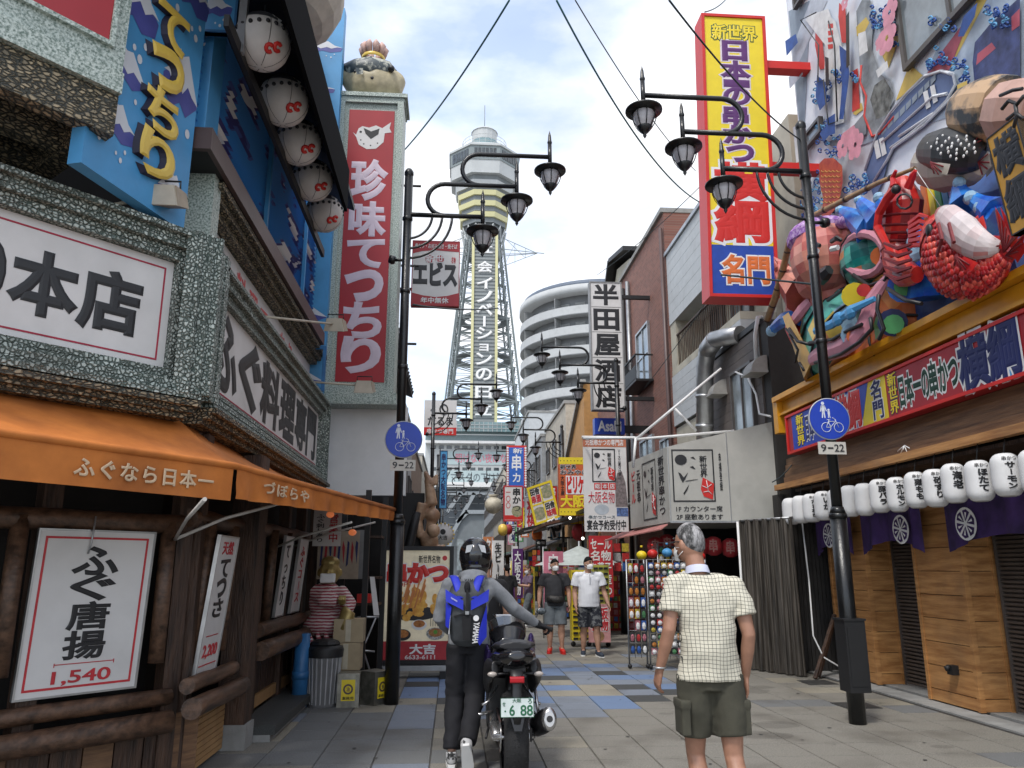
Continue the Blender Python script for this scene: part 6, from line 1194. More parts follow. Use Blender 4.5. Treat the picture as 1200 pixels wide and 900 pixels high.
rack(2.72, 3.00, 12.25, 1.62, 3, 8, 'narrow blue-topped keyring rack at the corner of the stall'); rack(3.02, 3.95, 12.15, 1.62, 9, 13, 'wide keyring rack full of cards to the left of the grey-haired man'); rack(3.4, 4.2, 12.9, 1.9, 8, 12, 'second keyring rack deeper in the stall')
for i, (x, y, z, m, lb) in enumerate(((3.15, 12.3, 1.74, BRED, 'red ball on top of the keyring rack'), (3.75, 12.3, 1.72, BRED, 'pair of red balls on the wide rack'), (3.9, 12.25, 1.70, BRED, 'red ball by the man\'s left arm'), (3.4, 12.35, 1.76, BLUEW, 'blue and white ball on the wide rack'), (3.55, 12.4, 1.76, mat('dull_brown_toy', (.3, .15, .08)), 'brown toy ball on the wide rack'), (3.0, 12.4, 1.72, YEL, 'small yellow ball on the corner rack'), (P(701, 664, Y=16.2).x, 16.2, P(701, 664, Y=16.2).z, BRED, 'round red ball on the yellow rack right of the man in white'))):
    t = thing('toy_ball', lb, 'toy', (x, y, z), 'toy balls on the racks'); q = MB(); q.ball((x, y, z - .03), (.085, .09, .07), 12, 8); obj('ball', q, m, t); obj('knot', MB().tube([(x, y, z + .09), (x, y, z + .12)], .02, 6), m, t)
def goods_rack(x0, x1, y, z1, m, lab, words=None):
    t = thing('display_stand', lab, 'display stand', ((x0 + x1) / 2, y, 0), 'yellow display stands'); q = MB(); q.box((x0, y, .12), (x1, y + .3, z1)); obj('body', q, m, t); q = MB(); f = FF(y - .002, x0, x1, .12, z1); n_ = int(z1 / .11)
    for j in range(n_):
        for i in range(3): s0 = f.sub(.05 + i * .31, (j + .15) / n_, .05 + i * .31 + .26, (j + .55) / n_); slab(q, s0, 0, .012 + .01 * ((i + j) % 2))
    obj('packets', q, INK, t, kind='stuff'); 
    for x in (x0 + .03, x1 - .03): q = MB(); q.ball((x, y + .1, .05), .05, 8, 6); obj('castor', q, BLACK, t)
    if words: text(f, words, (.1, .55, .9, .75), BRED, t, bold=.03, n0=.03)
goods_rack(2.35, 2.72, 15.6, 1.45, YEL, 'yellow display stand with black packets beside the man in white'); goods_rack(2.76, 3.08, 15.5, 1.55, mat('yellow_green', (.50, .48, .08)), 'yellow-green display stand in the stall row')
t = thing('pink_poster_board', 'pink board with red characters 大阪名物 leaning on the display stands', 'poster', (2.9, 15.2, 0)); f = FF(15.2, 2.60, 3.02, .12, .82); q = MB(); slab(q, f, .03); obj('board', q, mat('poster_pink', (.60, .30, .30)), t); text(f, '大阪', (.1, .6, .9, .9), MRED, t, bold=.04, outline=(WO, .05)); text(f, '名物', (.1, .3, .9, .58), MRED, t, bold=.04, outline=(WO, .05)); q = MB(); disc(q, f, .5, .16, .09, .004); obj('round_print', q, TANP, t)
t = thing('red_banner', 'tall red banner with white lettering behind the display stands', 'banner', (2.95, 16.4, .6)); f = FF(16.4, 2.85, 3.35, .9, 2.15); q = MB(); slab(q, f, .02); obj('cloth', q, MRED, t)
for k in range(5): text(f, ('串かつ', '土産', 'お菓子', '名物', 'セール')[k], (.08, .02 + k * .19, .92, .18 + k * .19), WO, t, bold=.03)
# ============================================================ TOWER
TWS = mat('tower_steel_grey', (.21, .245, .25), rough=.5, var=.1, scale=.3); TWL = mat('tower_pale_panel', (.46, .48, .48), rough=.5, var=.06, scale=.3); TWD = mat('tower_dark_grey', (.17, .19, .20), rough=.6, var=.1, scale=.5); TWY = mat('tower_neon_yellow', (.58, .55, .30), rough=.5, var=.03); TGL = mat('tower_glass', (.22, .34, .36), rough=.12, var=.2, scale=.2, spec=.8)
tx, ty = 5.9, 166.0
tw = thing('lattice_tower', 'tall grey lattice steel observation tower with octagonal deck at the end of the street', 'tower', (tx, ty, 0))
def hw(z): # half width of the leg square at height z
    pts = [(16, 10.2), (27, 8.6), (34, 7.6), (50, 6.0), (73, 3.7), (77, 3.6)]
    for (a, b), (c, d) in zip(pts, pts[1:]):
        if z <= c: return b + (d - b) * (z - a) / (c - a)
    return 3.6
def corner(i, z): h = hw(z); return V((tx + (h if i in (1, 2) else -h), ty + (h if i in (2, 3) else -h), z))
zs = [24 + 3.8 * k for k in range(14)]
for i in range(4):
    q = MB()
    for z0, z1 in zip(zs, zs[1:]):
        a, b = corner(i, z0), corner(i, z1)
        for dx in (-.55, .55):
            for dy in (-.55, .55): q.bar(a + V((dx, dy, 0)), b + V((dx, dy, 0)), .24, .24)
        for k in range(3):
            p0 = a.lerp(b, k / 3); p1 = a.lerp(b, (k + 1) / 3); s_ = 1 if k % 2 else -1
            q.bar(p0 + V((-.55 * s_, -.55, 0)), p1 + V((.55 * s_, -.55, 0)), .09, .09); q.bar(p0 + V((-.55, -.55 * s_, 0)), p1 + V((-.55, .55 * s_, 0)), .09, .09); q.bar(p0 + V((.55, -.55 * s_, 0)), p1 + V((.55, .55 * s_, 0)), .09, .09); q.bar(p0 + V((-.55, -.55, 0)), p0 + V((.55, -.55, 0)), .09, .09)
    obj('leg', q, TWS, tw)
for i in range(4):
    j = (i + 1) % 4; q = MB()
    for z0, z1 in zip(zs, zs[1:]):
        a, b, c, d = corner(i, z0), corner(j, z0), corner(j, z1), corner(i, z1); q.bar(a, b, .26, .26); q.bar(a, c, .17, .17); q.bar(b, d, .17, .17); m = (a + b + c + d) / 4; q.bar((a + d) / 2, (b + c) / 2, .1, .1); q.bar((a + b) / 2, m, .08, .08)
    obj('bracing', q, TWS, tw)
for z in (37, 46, 55): obj('ring_platform', MB().lathe([(hw(z) * .75, 0), (hw(z) * 1.05, 0), (hw(z) * 1.05, .5), (hw(z) * .75, .5), (hw(z) * .75, 0)], (tx, ty, z), 24), TWD, tw)
for z in (28.5, 33, 41, 50): q = MB(); q.tube([(tx + hw(z) * .9 * math.cos(a), ty + hw(z) * .9 * math.sin(a), z) for a in [i * math.pi / 16 for i in range(33)]], .12, 5); obj('ring_rail', q, TWL, tw)
# central neon board
fy = ty - 8.9
cbf = FF(fy, tx - 2.55, tx + 2.55, 27.5, 73); q = MB(); slab(q, cbf, .6); obj('sign_shaft', q, TWD, tw)
q = MB()
for k in range(56): slab(q, cbf.sub(.05, k / 56, .95, (k + .55) / 56, .001), 0, .10)
obj('shaft_slats', q, mat('shaft_grey', (.25, .27, .27), rough=.5), tw, kind='stuff')
for x in (-2.55, 2.55): obj('neon_strip', MB().box((tx + x - .28, fy - .45, 27.3), (tx + x + .28, fy + .1, 73.5)), TWY, tw)
LET = mat('neon_letter_white', (.80, .80, .80), rough=.5, var=.02); zz = 71.0
ps = [(291, '社'), (313, '会'), (332, 'イ'), (348, 'ノ'), (363, 'ベ'), (377, 'ー'), (391, 'シ'), (406, 'ョ'), (421, 'ン'), (439, 'の'), (460, '日'), (480, '立')]
for py, ch in ps:
    c = P(566, py, Y=fy); h = 1.28; f = FF(fy - .15, tx - 1.6, tx + 1.6, c.z - h, c.z + h)
    if ch == 'ー': q = MB(); slab(q, f.sub(.42, .05, .58, .95), 0, .2); obj('lettering', q, LET, tw)
    else: text(f, ch, (0, .02, 1, .98), LET, tw, bold=.04, n0=.02, t=.25, fill=ch not in 'ョ')
# head
def octa(r0, z0, r1, z1, m, nm, n=8, extra=None, par=None):
    return obj(nm, MB().lathe([(0, z0), (r0, z0), (r1, z1), (0, z1)], (tx, ty, 0), n, a0=math.pi / n, a1=math.pi / n + 2 * math.pi, smooth=False), m, par or tw)
octa(3.9, 70, 4.6, 77.2, TWD, 'neck'); q = MB()
for k in range(16): a = k * math.pi / 8; q.bar((tx + 4.2 * math.cos(a), ty + 4.2 * math.sin(a), 71), (tx + 5.2 * math.cos(a + .39), ty + 5.2 * math.sin(a + .39), 77), .2, .2); q.bar((tx + 4.2 * math.cos(a), ty + 4.2 * math.sin(a), 71), (tx + 5.2 * math.cos(a - .39), ty + 5.2 * math.sin(a - .39), 77), .2, .2)
obj('neck_bracing', q, TWL, tw)
for k, (r, z) in enumerate(((5.6, 77.3), (5.9, 79.9), (6.15, 82.4))): octa(r - .3, z, r - .3, z + 1.5, TWD, 'dark_tier'); octa(r + .2, z + 1.15, r + .4, z + 2.3, TWY, 'yellow_tier')
octa(6.0, 84.7, 6.4, 85.6, TWD, 'dark_tier'); octa(6.9, 85.5, 7.2, 86.9, TWL, 'pale_tier'); octa(6.9, 86.9, 7.1, 88.2, TWD, 'dark_tier'); octa(8.2, 88.1, 8.4, 91.2, TWL, 'deck_wall'); octa(8.55, 91.2, 8.6, 94.6, TWS, 'deck_window_band'); octa(8.9, 94.6, 8.9, 95.1, TWL, 'deck_roof'); octa(8.9, 95.1, 5.2, 97.3, TWL, 'deck_roof')
for i in range(8):
    a0 = math.pi / 8 + i * math.pi / 4; A = V((math.cos(a0), math.sin(a0), 0)); B = V((math.cos(a0 + math.pi / 4), math.sin(a0 + math.pi / 4), 0))
    if (A + B).y < .3:
        for k in range(6):
            u0, u1 = .12 + k * .13, .12 + k * .13 + .10; c = V((tx, ty, 0)); r = 8.68; p0 = c + A.lerp(B, u0) * r; p1 = c + A.lerp(B, u1) * r; f = Fr((p0.x, p0.y, 91.8), (p1.x - p0.x, p1.y - p0.y, 0), (0, 0, 2.2)); q = MB(); slab(q, f, .1); obj('window', q, GLASSD, tw)
octa(3.3, 97, 3.3, 99.5, TGL, 'glass_drum', 12); octa(3.0, 99.5, 3.0, 102.2, TWL, 'top_drum', 16); octa(3.2, 102.2, 2.6, 102.8, TWL, 'top_cap', 16); q = MB()
for zz in (98.4, 99.3, 97.6): q.tube([(tx + 5.2 * math.cos(a), ty + 5.2 * math.sin(a), zz) for a in [i * math.pi / 12 for i in range(25)]], .06, 4)
for k in range(24): a = k * math.pi / 12; q.bar((tx + 5.2 * math.cos(a), ty + 5.2 * math.sin(a), 96.4), (tx + 5.2 * math.cos(a), ty + 5.2 * math.sin(a), 99.4), .07, .07)
obj('railing', q, TWL, tw); obj('antenna', MB().tube([(tx, ty, 102.6), (tx, ty, 110)], .09, 6), TWS, tw)
for s_ in (-1, 1):
    q = MB(); tip = V((tx + s_ * 12.2, ty - 2, 71.3))
    for a in (V((tx + s_ * 4, ty - 4, 74)), V((tx + s_ * 4, ty - 4, 70)), V((tx + s_ * 4, ty - 4, 67)), V((tx + s_ * 4, ty + 2, 72))): q.bar(a, tip, .11, .11)
    q.bar((tx + s_ * 3.5, ty - 4, 71.3), tip + V((s_ * 1.6, 0, 0)), .13, .13); q.bar((tx + s_ * 7, ty - 3.3, 68), (tx + s_ * 7, ty - 3.3, 73), .08, .08); q.bar((tx + s_ * 9.5, ty - 2.6, 69.8), (tx + s_ * 9.5, ty - 2.6, 72.2), .08, .08); q.bar((tx + s_ * 4, ty - 4, 66), (tx + s_ * 7, ty - 3.3, 73), .07, .07); q.bar((tx + s_ * 4, ty - 4, 74.5), (tx + s_ * 9.5, ty - 2.6, 69.8), .07, .07)
    obj('star_outrigger', q, TWS, tw)
# lower building of the tower
tb = thing('tower_base_building', 'glass and white panel building forming the base of the tower with slogan boards', 'building', (4, 156, 0)); by = 156.0
g = lambda x, y: P(x, y, Y=by)
x0, x1 = g(498, 540).x, g(628, 540).x
def bb(nm, py0, py1, m, dy=0.0, a=x0, b=x1): z1 = g(566, py0).z; z0 = g(566, py1).z; return obj(nm, MB().box((a, by + dy, z0), (b, by + 8, z1 - .004)), m, tb)
bb('glass_canopy', 497, 508, TGL, -2.5); bb('glass_band', 508, 518, mat('tower_glass2', (.20, .27, .28), rough=.2), -1.2); bb('ledge', 518, 521, WHITE, -1.6); bb('wall', 521, 566, TWL, 0)
q = MB()
for k in range(26): q.bar((x0 + (x1 - x0) * k / 25, by - 2.55, g(566, 508).z), (x0 + (x1 - x0) * k / 25, by - 2.55, g(566, 497).z), .1, .1)
for y in (500.5, 504.5, 512): q.box((x0, by - 2.6, g(566, y).z - .05), (x1, by - 2.5, g(566, y).z + .05))
obj('canopy_frames', q, TWL, tb)
for row in (524.5, 550):
    for k in range(12):
        a, b = g(505 + k * 9.2, row).x, g(511 + k * 9.2, row).x; z = g(566, row).z; obj('window', MB().box((a, by - .06, z - .35), (b, by - .002, z + .35)), GLASSD, tb)
TEALP = mat('slogan_board_pale', (.42, .52, .53), rough=.5, var=.03)
for py, s_, m, xa, xb in ((537, '明けない夜はない', mat('slogan_pink', (.70, .25, .32)), 534, 602), (559.5, '「マスクの下は笑顔」', mat('slogan_grey', (.16, .2, .22)), 524, 602)):
    f = FF(by - .1, g(522, py).x, g(606, py).x, g(566, py).z - 1.35, g(566, py).z + 1.35); q = MB(); slab(q, f, .08); obj('slogan_board', q, TEALP, tb)
    a = (g(xa, py).x - f.O.x) / f.w; b = (g(xb, py).x - f.O.x) / f.w; text(f, s_, (a, .16, b, .84), m, tb, bold=.02, n0=.02, t=.02)
bb('white_ledge', 566, 571.5, WHITE, -1.4)
# arches under the tower
DG = mat('underside_grey', (.16, .18, .20), rough=.7, scale=.4); obj('underside', MB().box((x0, by + 3, 0), (x1, by + 9, g(566, 571).z)), DG, tb); q = MB()
for a, b in (((556, 578), (530, 625)), ((572, 578), (600, 625)), ((530, 625), (522, 660)), ((600, 625), (608, 660)), ((545, 600), (585, 600)), ((524, 578), (604, 578)), ((540, 578), (524, 600)), ((588, 578), (606, 600)), ((535, 612), (548, 600)), ((594, 612), (582, 600))): q.bar(P(*a, Y=by - .5), P(*b, Y=by - .5), .75, .75, up=(0, 1, 0))
obj('arch_girders', q, mat('girder_pale', (.30, .33, .35), rough=.6), tb)
q = MB()
for k in range(9):
    for j in range(6):
        a = P(526 + k * 9, 582 + j * 8, Y=by + 2.9); q.box((a.x, by + 2.85, a.z - .08), (a.x + 1.2, by + 2.95, a.z + .02))
obj('ceiling_pipes', q, TWL, tb, kind='stuff')
q = MB(); q.prism([P(540, 612, Y=by - .2), P(550, 600, Y=by - .2), P(582, 600, Y=by - .2), P(592, 612, Y=by - .2), P(600, 640, Y=by - .2), P(532, 640, Y=by - .2)], (0, 1.5, 0)); obj('arch_roof', q, TWD, tb)
for k in range(7): a = P(536 + k * 9, 632, Y=by - .4); obj('shop_window', MB().box((a.x, by - .5, 1), (a.x + 1.3, by - .25, a.z)), GLASSL, tb)
# ============================================================ CURVED APARTMENT BLOCK
APW = mat('apartment_white', (.44, .455, .46), rough=.7, var=.04, scale=.4, dirt=.12); APG = mat('apartment_recess', (.20, .21, .22), rough=.8, var=.1, scale=.5)
cx, cy = 22.6, 118.0; Rr = 12.3; ap = thing('apartment_block', 'white curved apartment tower with stacked round balconies behind the sake shop sign', 'building', (cx, cy, 0))
obj('core', MB().lathe([(0, 0), (Rr - 1.5, 0), (Rr - 1.5, 41), (0, 41)], (cx, cy, 0), 48), APG, ap); A0, A1 = R_(150), R_(330)
for k in range(13):
    z = 1.0 + k * 3.05
    obj('balcony', MB().lathe([(Rr - 1.6, z), (Rr, z), (Rr + .05, z + .02), (Rr + .05, z + 1.35), (Rr - .15, z + 1.35), (Rr - .15, z + .15), (Rr - 1.6, z + .15)], (cx, cy, 0), 64, a0=A0, a1=A1, smooth=False), APW, ap)
    obj('dark_line', MB().lathe([(Rr + .06, z), (Rr + .10, z), (Rr + .10, z + .12), (Rr + .06, z + .12)], (cx, cy, 0), 64, a0=A0, a1=A1, smooth=False), APG, ap)  # dark line added around the foot of each parapet
    q = MB()
    for j in range(14): a = A0 + (A1 - A0) * (j + .5) / 14; q.bar((cx + (Rr - 1.5) * math.cos(a), cy + (Rr - 1.5) * math.sin(a), z + .15), (cx + (Rr - 1.5) * math.cos(a), cy + (Rr - 1.5) * math.sin(a), z + 2.3), 1.5, .1, up=(math.cos(a), math.sin(a), 0))
    obj('balcony_doors', q, GLASSL, ap, kind='stuff')
    for j in range(5): a = A0 + (A1 - A0) * (j + .2) / 5; d = V((math.cos(a), math.sin(a), 0)); q.bar(V((cx, cy, z + 1.5)) + d * (Rr - 1.6), V((cx, cy, z + 1.5)) + d * Rr, .12, 3.0); obj('partition', q, APW, ap)
obj('roof', MB().lathe([(0, 41.4), (Rr + .2, 41.0), (Rr + .2, 42.2), (Rr - .3, 42.2), (Rr - .3, 41.6), (0, 41.6)], (cx, cy, 0), 48), APW, ap); obj('roof_rail', MB().lathe([(Rr - .5, 42.2), (Rr - .4, 42.2), (Rr - .4, 43), (Rr - .5, 43)], (cx, cy, 0), 48), mat('dark_rail', (.12, .15, .2)), ap)
# ============================================================ MID RIGHT BUILDINGS
SIDE = mat('white_metal_siding', (.46, .48, .49), rough=.6, var=.05, dirt=.12); CRM = mat('cream_wall', (.46, .43, .35), rough=.8, var=.08, scale=2, dirt=.3)
bd = thing('beige_balcony_house', 'beige house with white siding bands and an iron balcony on the right', 'building', (6.5, 16, 0)); obj('wall', MB().box((5.9, 13.2, 0), (11, 17.75, 9.2)), CRM, bd)
for k in range(7): obj('siding', MB().box((5.2, 13.2, 7.25 + k * .26), (5.89, 17.75, 7.503 + k * .26)), SIDE, bd)
for k in range(6): obj('siding', MB().box((5.2, 13.2, 4.75 + k * .2), (5.89, 17.75, 4.945 + k * .2)), SIDE, bd)
obj('balcony_floor', MB().box((5.2, 13.2, 5.95), (5.89, 17.7, 6.1)), CRM, bd); obj('end_wall', MB().box((5.22, 17.3, 6.1), (5.89, 17.74, 7.25)), CRM, bd); q = MB()
for k in range(34): q.bar((5.25, 13.3 + k * .12, 6.1), (5.25, 13.3 + k * .12, 6.85), .015, .015)
q.bar((5.25, 13.3, 6.88), (5.25, 17.3, 6.88), .05, .04); obj('balustrade', q, WOODD, bd); window(FRt(5.86, 14.2, 15.2, 6.15, 7.2), '', bd, nv=1, gl=GLASSL); window(FRt(5.86, 15.8, 16.6, 6.15, 7.2), '', bd, nv=1, gl=GLASSD)
obj('parapet', MB().box((5.15, 13.1, 9.07), (11, 17.8, 9.16)), STEEL, bd); obj('rear_block', MB().box((6.0, 12.25, 5.2), (11, 13.15, 9.6)), CRM, bd); obj('lower_wall', MB().box((5.25, 15.1, 0), (5.88, 17.75, 4.7)), CRM, bd)
# brick building
BRK = bpy.data.materials.new('small_red_brick'); BRK.use_nodes = True; n = BRK.node_tree; K = n.links.new; g_ = n.nodes.new('ShaderNodeNewGeometry'); mpn = n.nodes.new('ShaderNodeMapping'); mpn.inputs['Rotation'].default_value = (R_(90), 0, R_(90)); bt = n.nodes.new('ShaderNodeTexBrick'); bt.inputs['Scale'].default_value = 1; bt.inputs['Brick Width'].default_value = .21; bt.inputs['Row Height'].default_value = .07; bt.inputs['Mortar Size'].default_value = .006; bt.inputs['Color1'].default_value = (.23, .095, .07, 1); bt.inputs['Color2'].default_value = (.16, .065, .05, 1); bt.inputs['Mortar'].default_value = (.20, .14, .11, 1)
sx_ = n.nodes.new('ShaderNodeSeparateXYZ'); cx_ = n.nodes.new('ShaderNodeCombineXYZ'); K(g_.outputs['Position'], sx_.inputs[0]); K(sx_.outputs[1], cx_.inputs[0]); K(sx_.outputs[2], cx_.inputs[1]); K(cx_.outputs[0], bt.inputs['Vector']); K(bt.outputs[0], n.nodes['Principled BSDF'].inputs['Base Color']); n.nodes['Principled BSDF'].inputs['Roughness'].default_value = .8
bk = thing('brick_building', 'dark red brick building with small iron window balconies on the right', 'building', (6.5, 20, 0)); obj('wall', MB().box((5.2, 17.8, 0), (11, 22.8, 10.3)), BRK, bk); obj('parapet', MB().box((5.12, 17.78, 10.3), (11, 22.9, 10.42)), CONC, bk)
for (y0, y1, z0, z1, bal) in ((19.6, 21.0, 6.35, 8.0, 1), (19.6, 21.0, 3.6, 4.9, 0), (18.0, 18.9, 3.8, 4.6, 0)):
    window(FRt(5.19, y0, y1, z0, z1), '', bk, nv=1, nh=1, gl=GLASSL, fm=STEEL, fw=.06)
    if bal:
        q = MB(); a, b = y0 - .2, y1 + .2; q.box((4.72, a, z0 - .08), (5.19, b, z0 - .02))
        for k in range(14): y = a + (b - a) * k / 13; q.bar((4.73, y, z0 - .02), (4.73, y, z0 + .62), .02, .02)
        q.bar((4.73, a, z0 + .63), (4.73, b, z0 + .63), .05, .04); q.bar((4.73, a, z0 + .63), (5.19, a, z0 + .63), .04, .04); q.bar((4.73, b, z0 + .63), (5.19, b, z0 + .63), .04, .04); q.box((4.72, a, z0 + .0), (4.735, b, z0 + .35)); obj('balcony', q, BLACK, bk)
for y in (21.7, 22.3): obj('drainpipe', MB().tube([(5.12, y, 0), (5.12, y, 9.9)], .06, 8), STEEL if y < 22 else BLACK, bk)
obj('drainpipe', MB().tube([(5.13, 17.9, 0), (5.13, 17.9, 9.9)], .05, 8), BRNM, bk)
gb = thing('gabled_house', 'pale gabled house with black eaves behind the brick building', 'building', (6.5, 25, 0)); q = MB(); q.prism([(5.6, 23.2, 0), (5.6, 27.6, 0), (5.6, 27.6, 9.4), (5.6, 25.2, 11.7), (5.6, 23.2, 11.3)], (5, 0, 0)); obj('wall', q, CRM, gb)
q = MB(); q.bar((5.4, 27.9, 9.3), (5.4, 25.2, 12.0), .25, .14); q.hexa([(5.3, 27.9, 9.25), (5.3, 25.2, 11.95), (10, 25.2, 11.95), (10, 27.9, 9.25), (5.3, 27.9, 9.4), (5.3, 25.2, 12.1), (10, 25.2, 12.1), (10, 27.9, 9.4)]); q.hexa([(5.3, 25.2, 11.95), (5.3, 22.9, 11.45), (10, 22.9, 11.45), (10, 25.2, 11.95), (5.3, 25.2, 12.1), (5.3, 22.9, 11.6), (10, 22.9, 11.6), (10, 25.2, 12.1)]); obj('roof', q, BLACK, gb); obj('brick_base', MB().box((5.21, 22.95, 0), (5.58, 27.5, 7.0)), BRK, gb); window(FRt(5.19, 23.6, 24.6, 4.6, 6.2), '', gb, nv=1, gl=GLASSL)
# sake shop sign
f = FFp(19.4, 693, 331, 730, 480); t = thing('sake_shop_sign', 'white vertical box sign reading 半田屋酒店 in five framed squares', 'vertical sign', f.p(.5, 0)); m_ = MB(); slab(m_, f, .22); obj('box_body', m_, SIGNW, t); obj('frame', ring(MB(), f.inset(-.015), .03, .24, .015), mat('frame_grey', (.26, .26, .26)), t)
for i, ch in enumerate('半田屋酒店'): q = MB(); slab(q, f.sub(.03, .2 * i - .0015, .97, .2 * i + .0015, .001), 0, .003); obj('divider', q, INK, t) if i else None; text(f, ch, (.12, 1 - .2 * (i + 1) + .02, .88, 1 - .2 * i - .02), INK, t, bold=.035, fill=True)
for z in (5.8, 8.6): obj('arm', MB().box((f.O.x + f.w + .03, 19.45, z - .05), (5.3, 19.55, z + .05)), BLACK, t)
f = FFp(20, 697, 490, 732, 509); t = thing('beer_sign', 'small blue sign with white Asahi lettering below the sake shop sign', 'sign', f.p(.5, 0)); m_ = MB(); slab(m_, f, .3); obj('box_body', m_, BLUE, t); text(f, 'Asahi', (.12, .2, .88, .82), WO, t, bold=.03); obj('arm', MB().box((f.O.x + f.w, 20.1, 5.0), (5.3, 20.2, 5.2)), BLACK, t)
# hanging white banner (brush logo)
f = FFp(14.5, 684, 513, 735, 623); t = thing('white_banner', 'white hanging banner with brush logo and 宴会予約受付中 before the corner sign box', 'banner', f.p(.5, 0)); m_ = MB(); slab(m_, f, .015); obj('cloth', m_, SIGNW, t)
q = MB(); slab(q, f.sub(0, .90, 1, 1, .001), 0, .003); obj('orange_band', q, mat('rust_orange', (.50, .16, .08)), t); text(f, '元祖串かつの専門店', (.06, .915, .94, .98), WO, t, n0=.005, bold=.02); ittoku(f.sub(.2, .52, .74, .88, .002), t, .6); text(f, 'ソース二度づけ禁止', (.80, .55, .87, .88), INK, t, vert=True)
for i, ch in enumerate('総本店'): q = MB(); s_ = f.sub(.24 + .17 * i, .44, .39 + .17 * i, .51, .001); slab(q, s_, 0, .003); obj('red_tile', q, BRED, t); text(s_, ch, (.1, .1, .9, .9), WO, t, n0=.005)
text(f, '大阪名物', (.10, .30, .70, .42), MRED, t, bold=.01, outline=(WO, .04)); q = MB(); poly(q, f, [(.72, .26), (.72, .52), (.78, .62), (.88, .64), (.96, .52), (1.0, .26)], .004); obj('grey_figure_print', q, mat('print_grey', (.22, .18, .18), var=.3, scale=20), t); q = MB(); slab(q, f.sub(.74, .16, 1, .25, .001), 0, .003); obj('blue_print', q, mat('print_blue', (.12, .2, .45), var=.4, scale=20), t)
q = MB(); disc(q, f, .40, .23, .14, .003, sy=.7); obj('plate_print', q, mat('print_pale', (.45, .50, .55)), t); text(f, '宴会予約受付中', (.06, .02, .94, .12), INK, t, bold=.03); text(f, '串かつコース', (.1, .135, .7, .17), MATS['slogan_grey'], t)
obj('top_tube', MB().tube([f.p(-.02, 1.005, .0), f.p(1.3, 1.005, 0)], .025, 8), WHITE, t)
# souvenir sign (orange/yellow)
f = FFp(19, 655, 536, 692, 604); t = thing('billiken_souvenir_sign', 'orange and yellow sign reading 新世界 おみやげ ビリケン 大阪 half behind the white banner', 'sign', f.p(.5, 0)); m_ = MB(); slab(m_, f, .2); obj('box_body', m_, mat('orange_red', (.60, .12, .03)), t)
for a, b in ((0, .12), (.88, 1)):
    q = MB(); slab(q, f.sub(0, a, 1, b, .001), 0, .004); obj('yellow_band', q, YEL, t); q = MB()
    for k in range(9): disc(q, f, .06 + k * .11, (a + b) / 2, .013, .007, 8)
    obj('bulb_dots', q, INK, t)
text(f, '新世界', (.05, .79, .55, .87), INK, t, outline=(WO, .04)); text(f, 'おみやげ', (.05, .70, .95, .78), INK, t, outline=(WO, .04)); q = MB(); slab(q, f.sub(.22, .36, 1, .68, .001), 0, .003); obj('white_panel', q, WO, t); text(f, 'ビリケン', (.26, .39, .98, .66), BRED, t, bold=.07, n0=.006); text(f, '大阪土産', (.05, .34, .18, .68), INK, t, vert=True); text(f, '大阪', (.06, .14, .80, .34), YEL, t, bold=.05, outline=(MRED, .04))
# tilted yellow menu sign
c = [P(617, 572, Y=24), P(648, 563, Y=24), P(656, 606, Y=24), P(627, 616, Y=24)]; f = Fr(c[3], c[2] - c[3], c[0] - c[3]); t = thing('tilted_menu_sign', 'tilted yellow framed food menu sign hanging from a street lamp', 'sign', f.p(.5, 0)); m_ = MB(); slab(m_, f, .08); obj('panel', m_, SIGNW, t); obj('frame', ring(MB(), f, .07, .09, .02), YEL, t); q = MB(); slab(q, f.sub(.48, .03, .53, .97, .001), 0, .004); slab(q, f.sub(.03, .48, .97, .52, .001), 0, .004); obj('divider', q, YEL, t)
text(f, '田舎', (.1, .76, .45, .92), INK, t, bold=.05); text(f, '串酒', (.1, .55, .45, .74), MRED, t, bold=.05); text(f, '田舎', (.56, .30, .92, .46), INK, t, bold=.05); text(f, '味噌', (.56, .1, .92, .28), MRED, t, bold=.05)
for (x, y) in ((.28, .26), (.74, .74)): q = MB(); disc(q, f, x, y, .22, .004, 14, sy=.9); obj('food_print', q, mat('food_print', (.42, .36, .24), col2=(.15, .2, .1), rough=.6, scale=12), t)
# small kushikatsu 100 sign, blue banner
f = FFp(30, 590, 569, 613, 611); t = thing('kushikatsu_sign', 'white sign with 串かつ and 一〇〇 in red, bordered with dots', 'sign', f.p(.5, 0)); m_ = MB(); slab(m_, f, .12); obj('panel', m_, SIGNW, t); obj('frame', ring(MB(), f, .05, .13, .01), MRED, t); text(f, '串かつ', (.45, .25, .88, .93), INK, t, vert=True, bold=.04); text(f, '一〇〇', (.12, .35, .36, .9), MRED, t, vert=True, bold=.02); q = MB(); slab(q, f.sub(.05, .05, .95, .17, .001), 0, .004); obj('red_band', q, BRED, t); q = MB(); disc(q, f, .7, .28, .22, .006, 12); obj('food_print', q, MATS['food_print'], t)
f = FFp(36, 594, 522, 617, 571); t = thing('blue_kushi_banner', 'large blue banner with white characters and a red dotted border', 'banner', f.p(.5, 0)); m_ = MB(); slab(m_, f, .3); obj('panel', m_, BRED, t); q = MB(); slab(q, f.sub(.1, .0, .86, .95, .001), 0, .01); obj('blue_field', q, mat('banner_blue', (.02, .12, .50)), t); text(f, '串', (.2, .38, .78, .78), WO, t, bold=.02, n0=.015); text(f, '新', (.3, .8, .8, .93), WO, t, n0=.015); text(f, 'カ', (.25, .1, .75, .35), WO, t, n0=.015); q = MB()
for k in range(16): disc(q, f, .04, .04 + k * .06, .05, .012, 8); disc(q, f, .95, .04 + k * .06, .05, .012, 8)
obj('border_dots', q, WO, t)
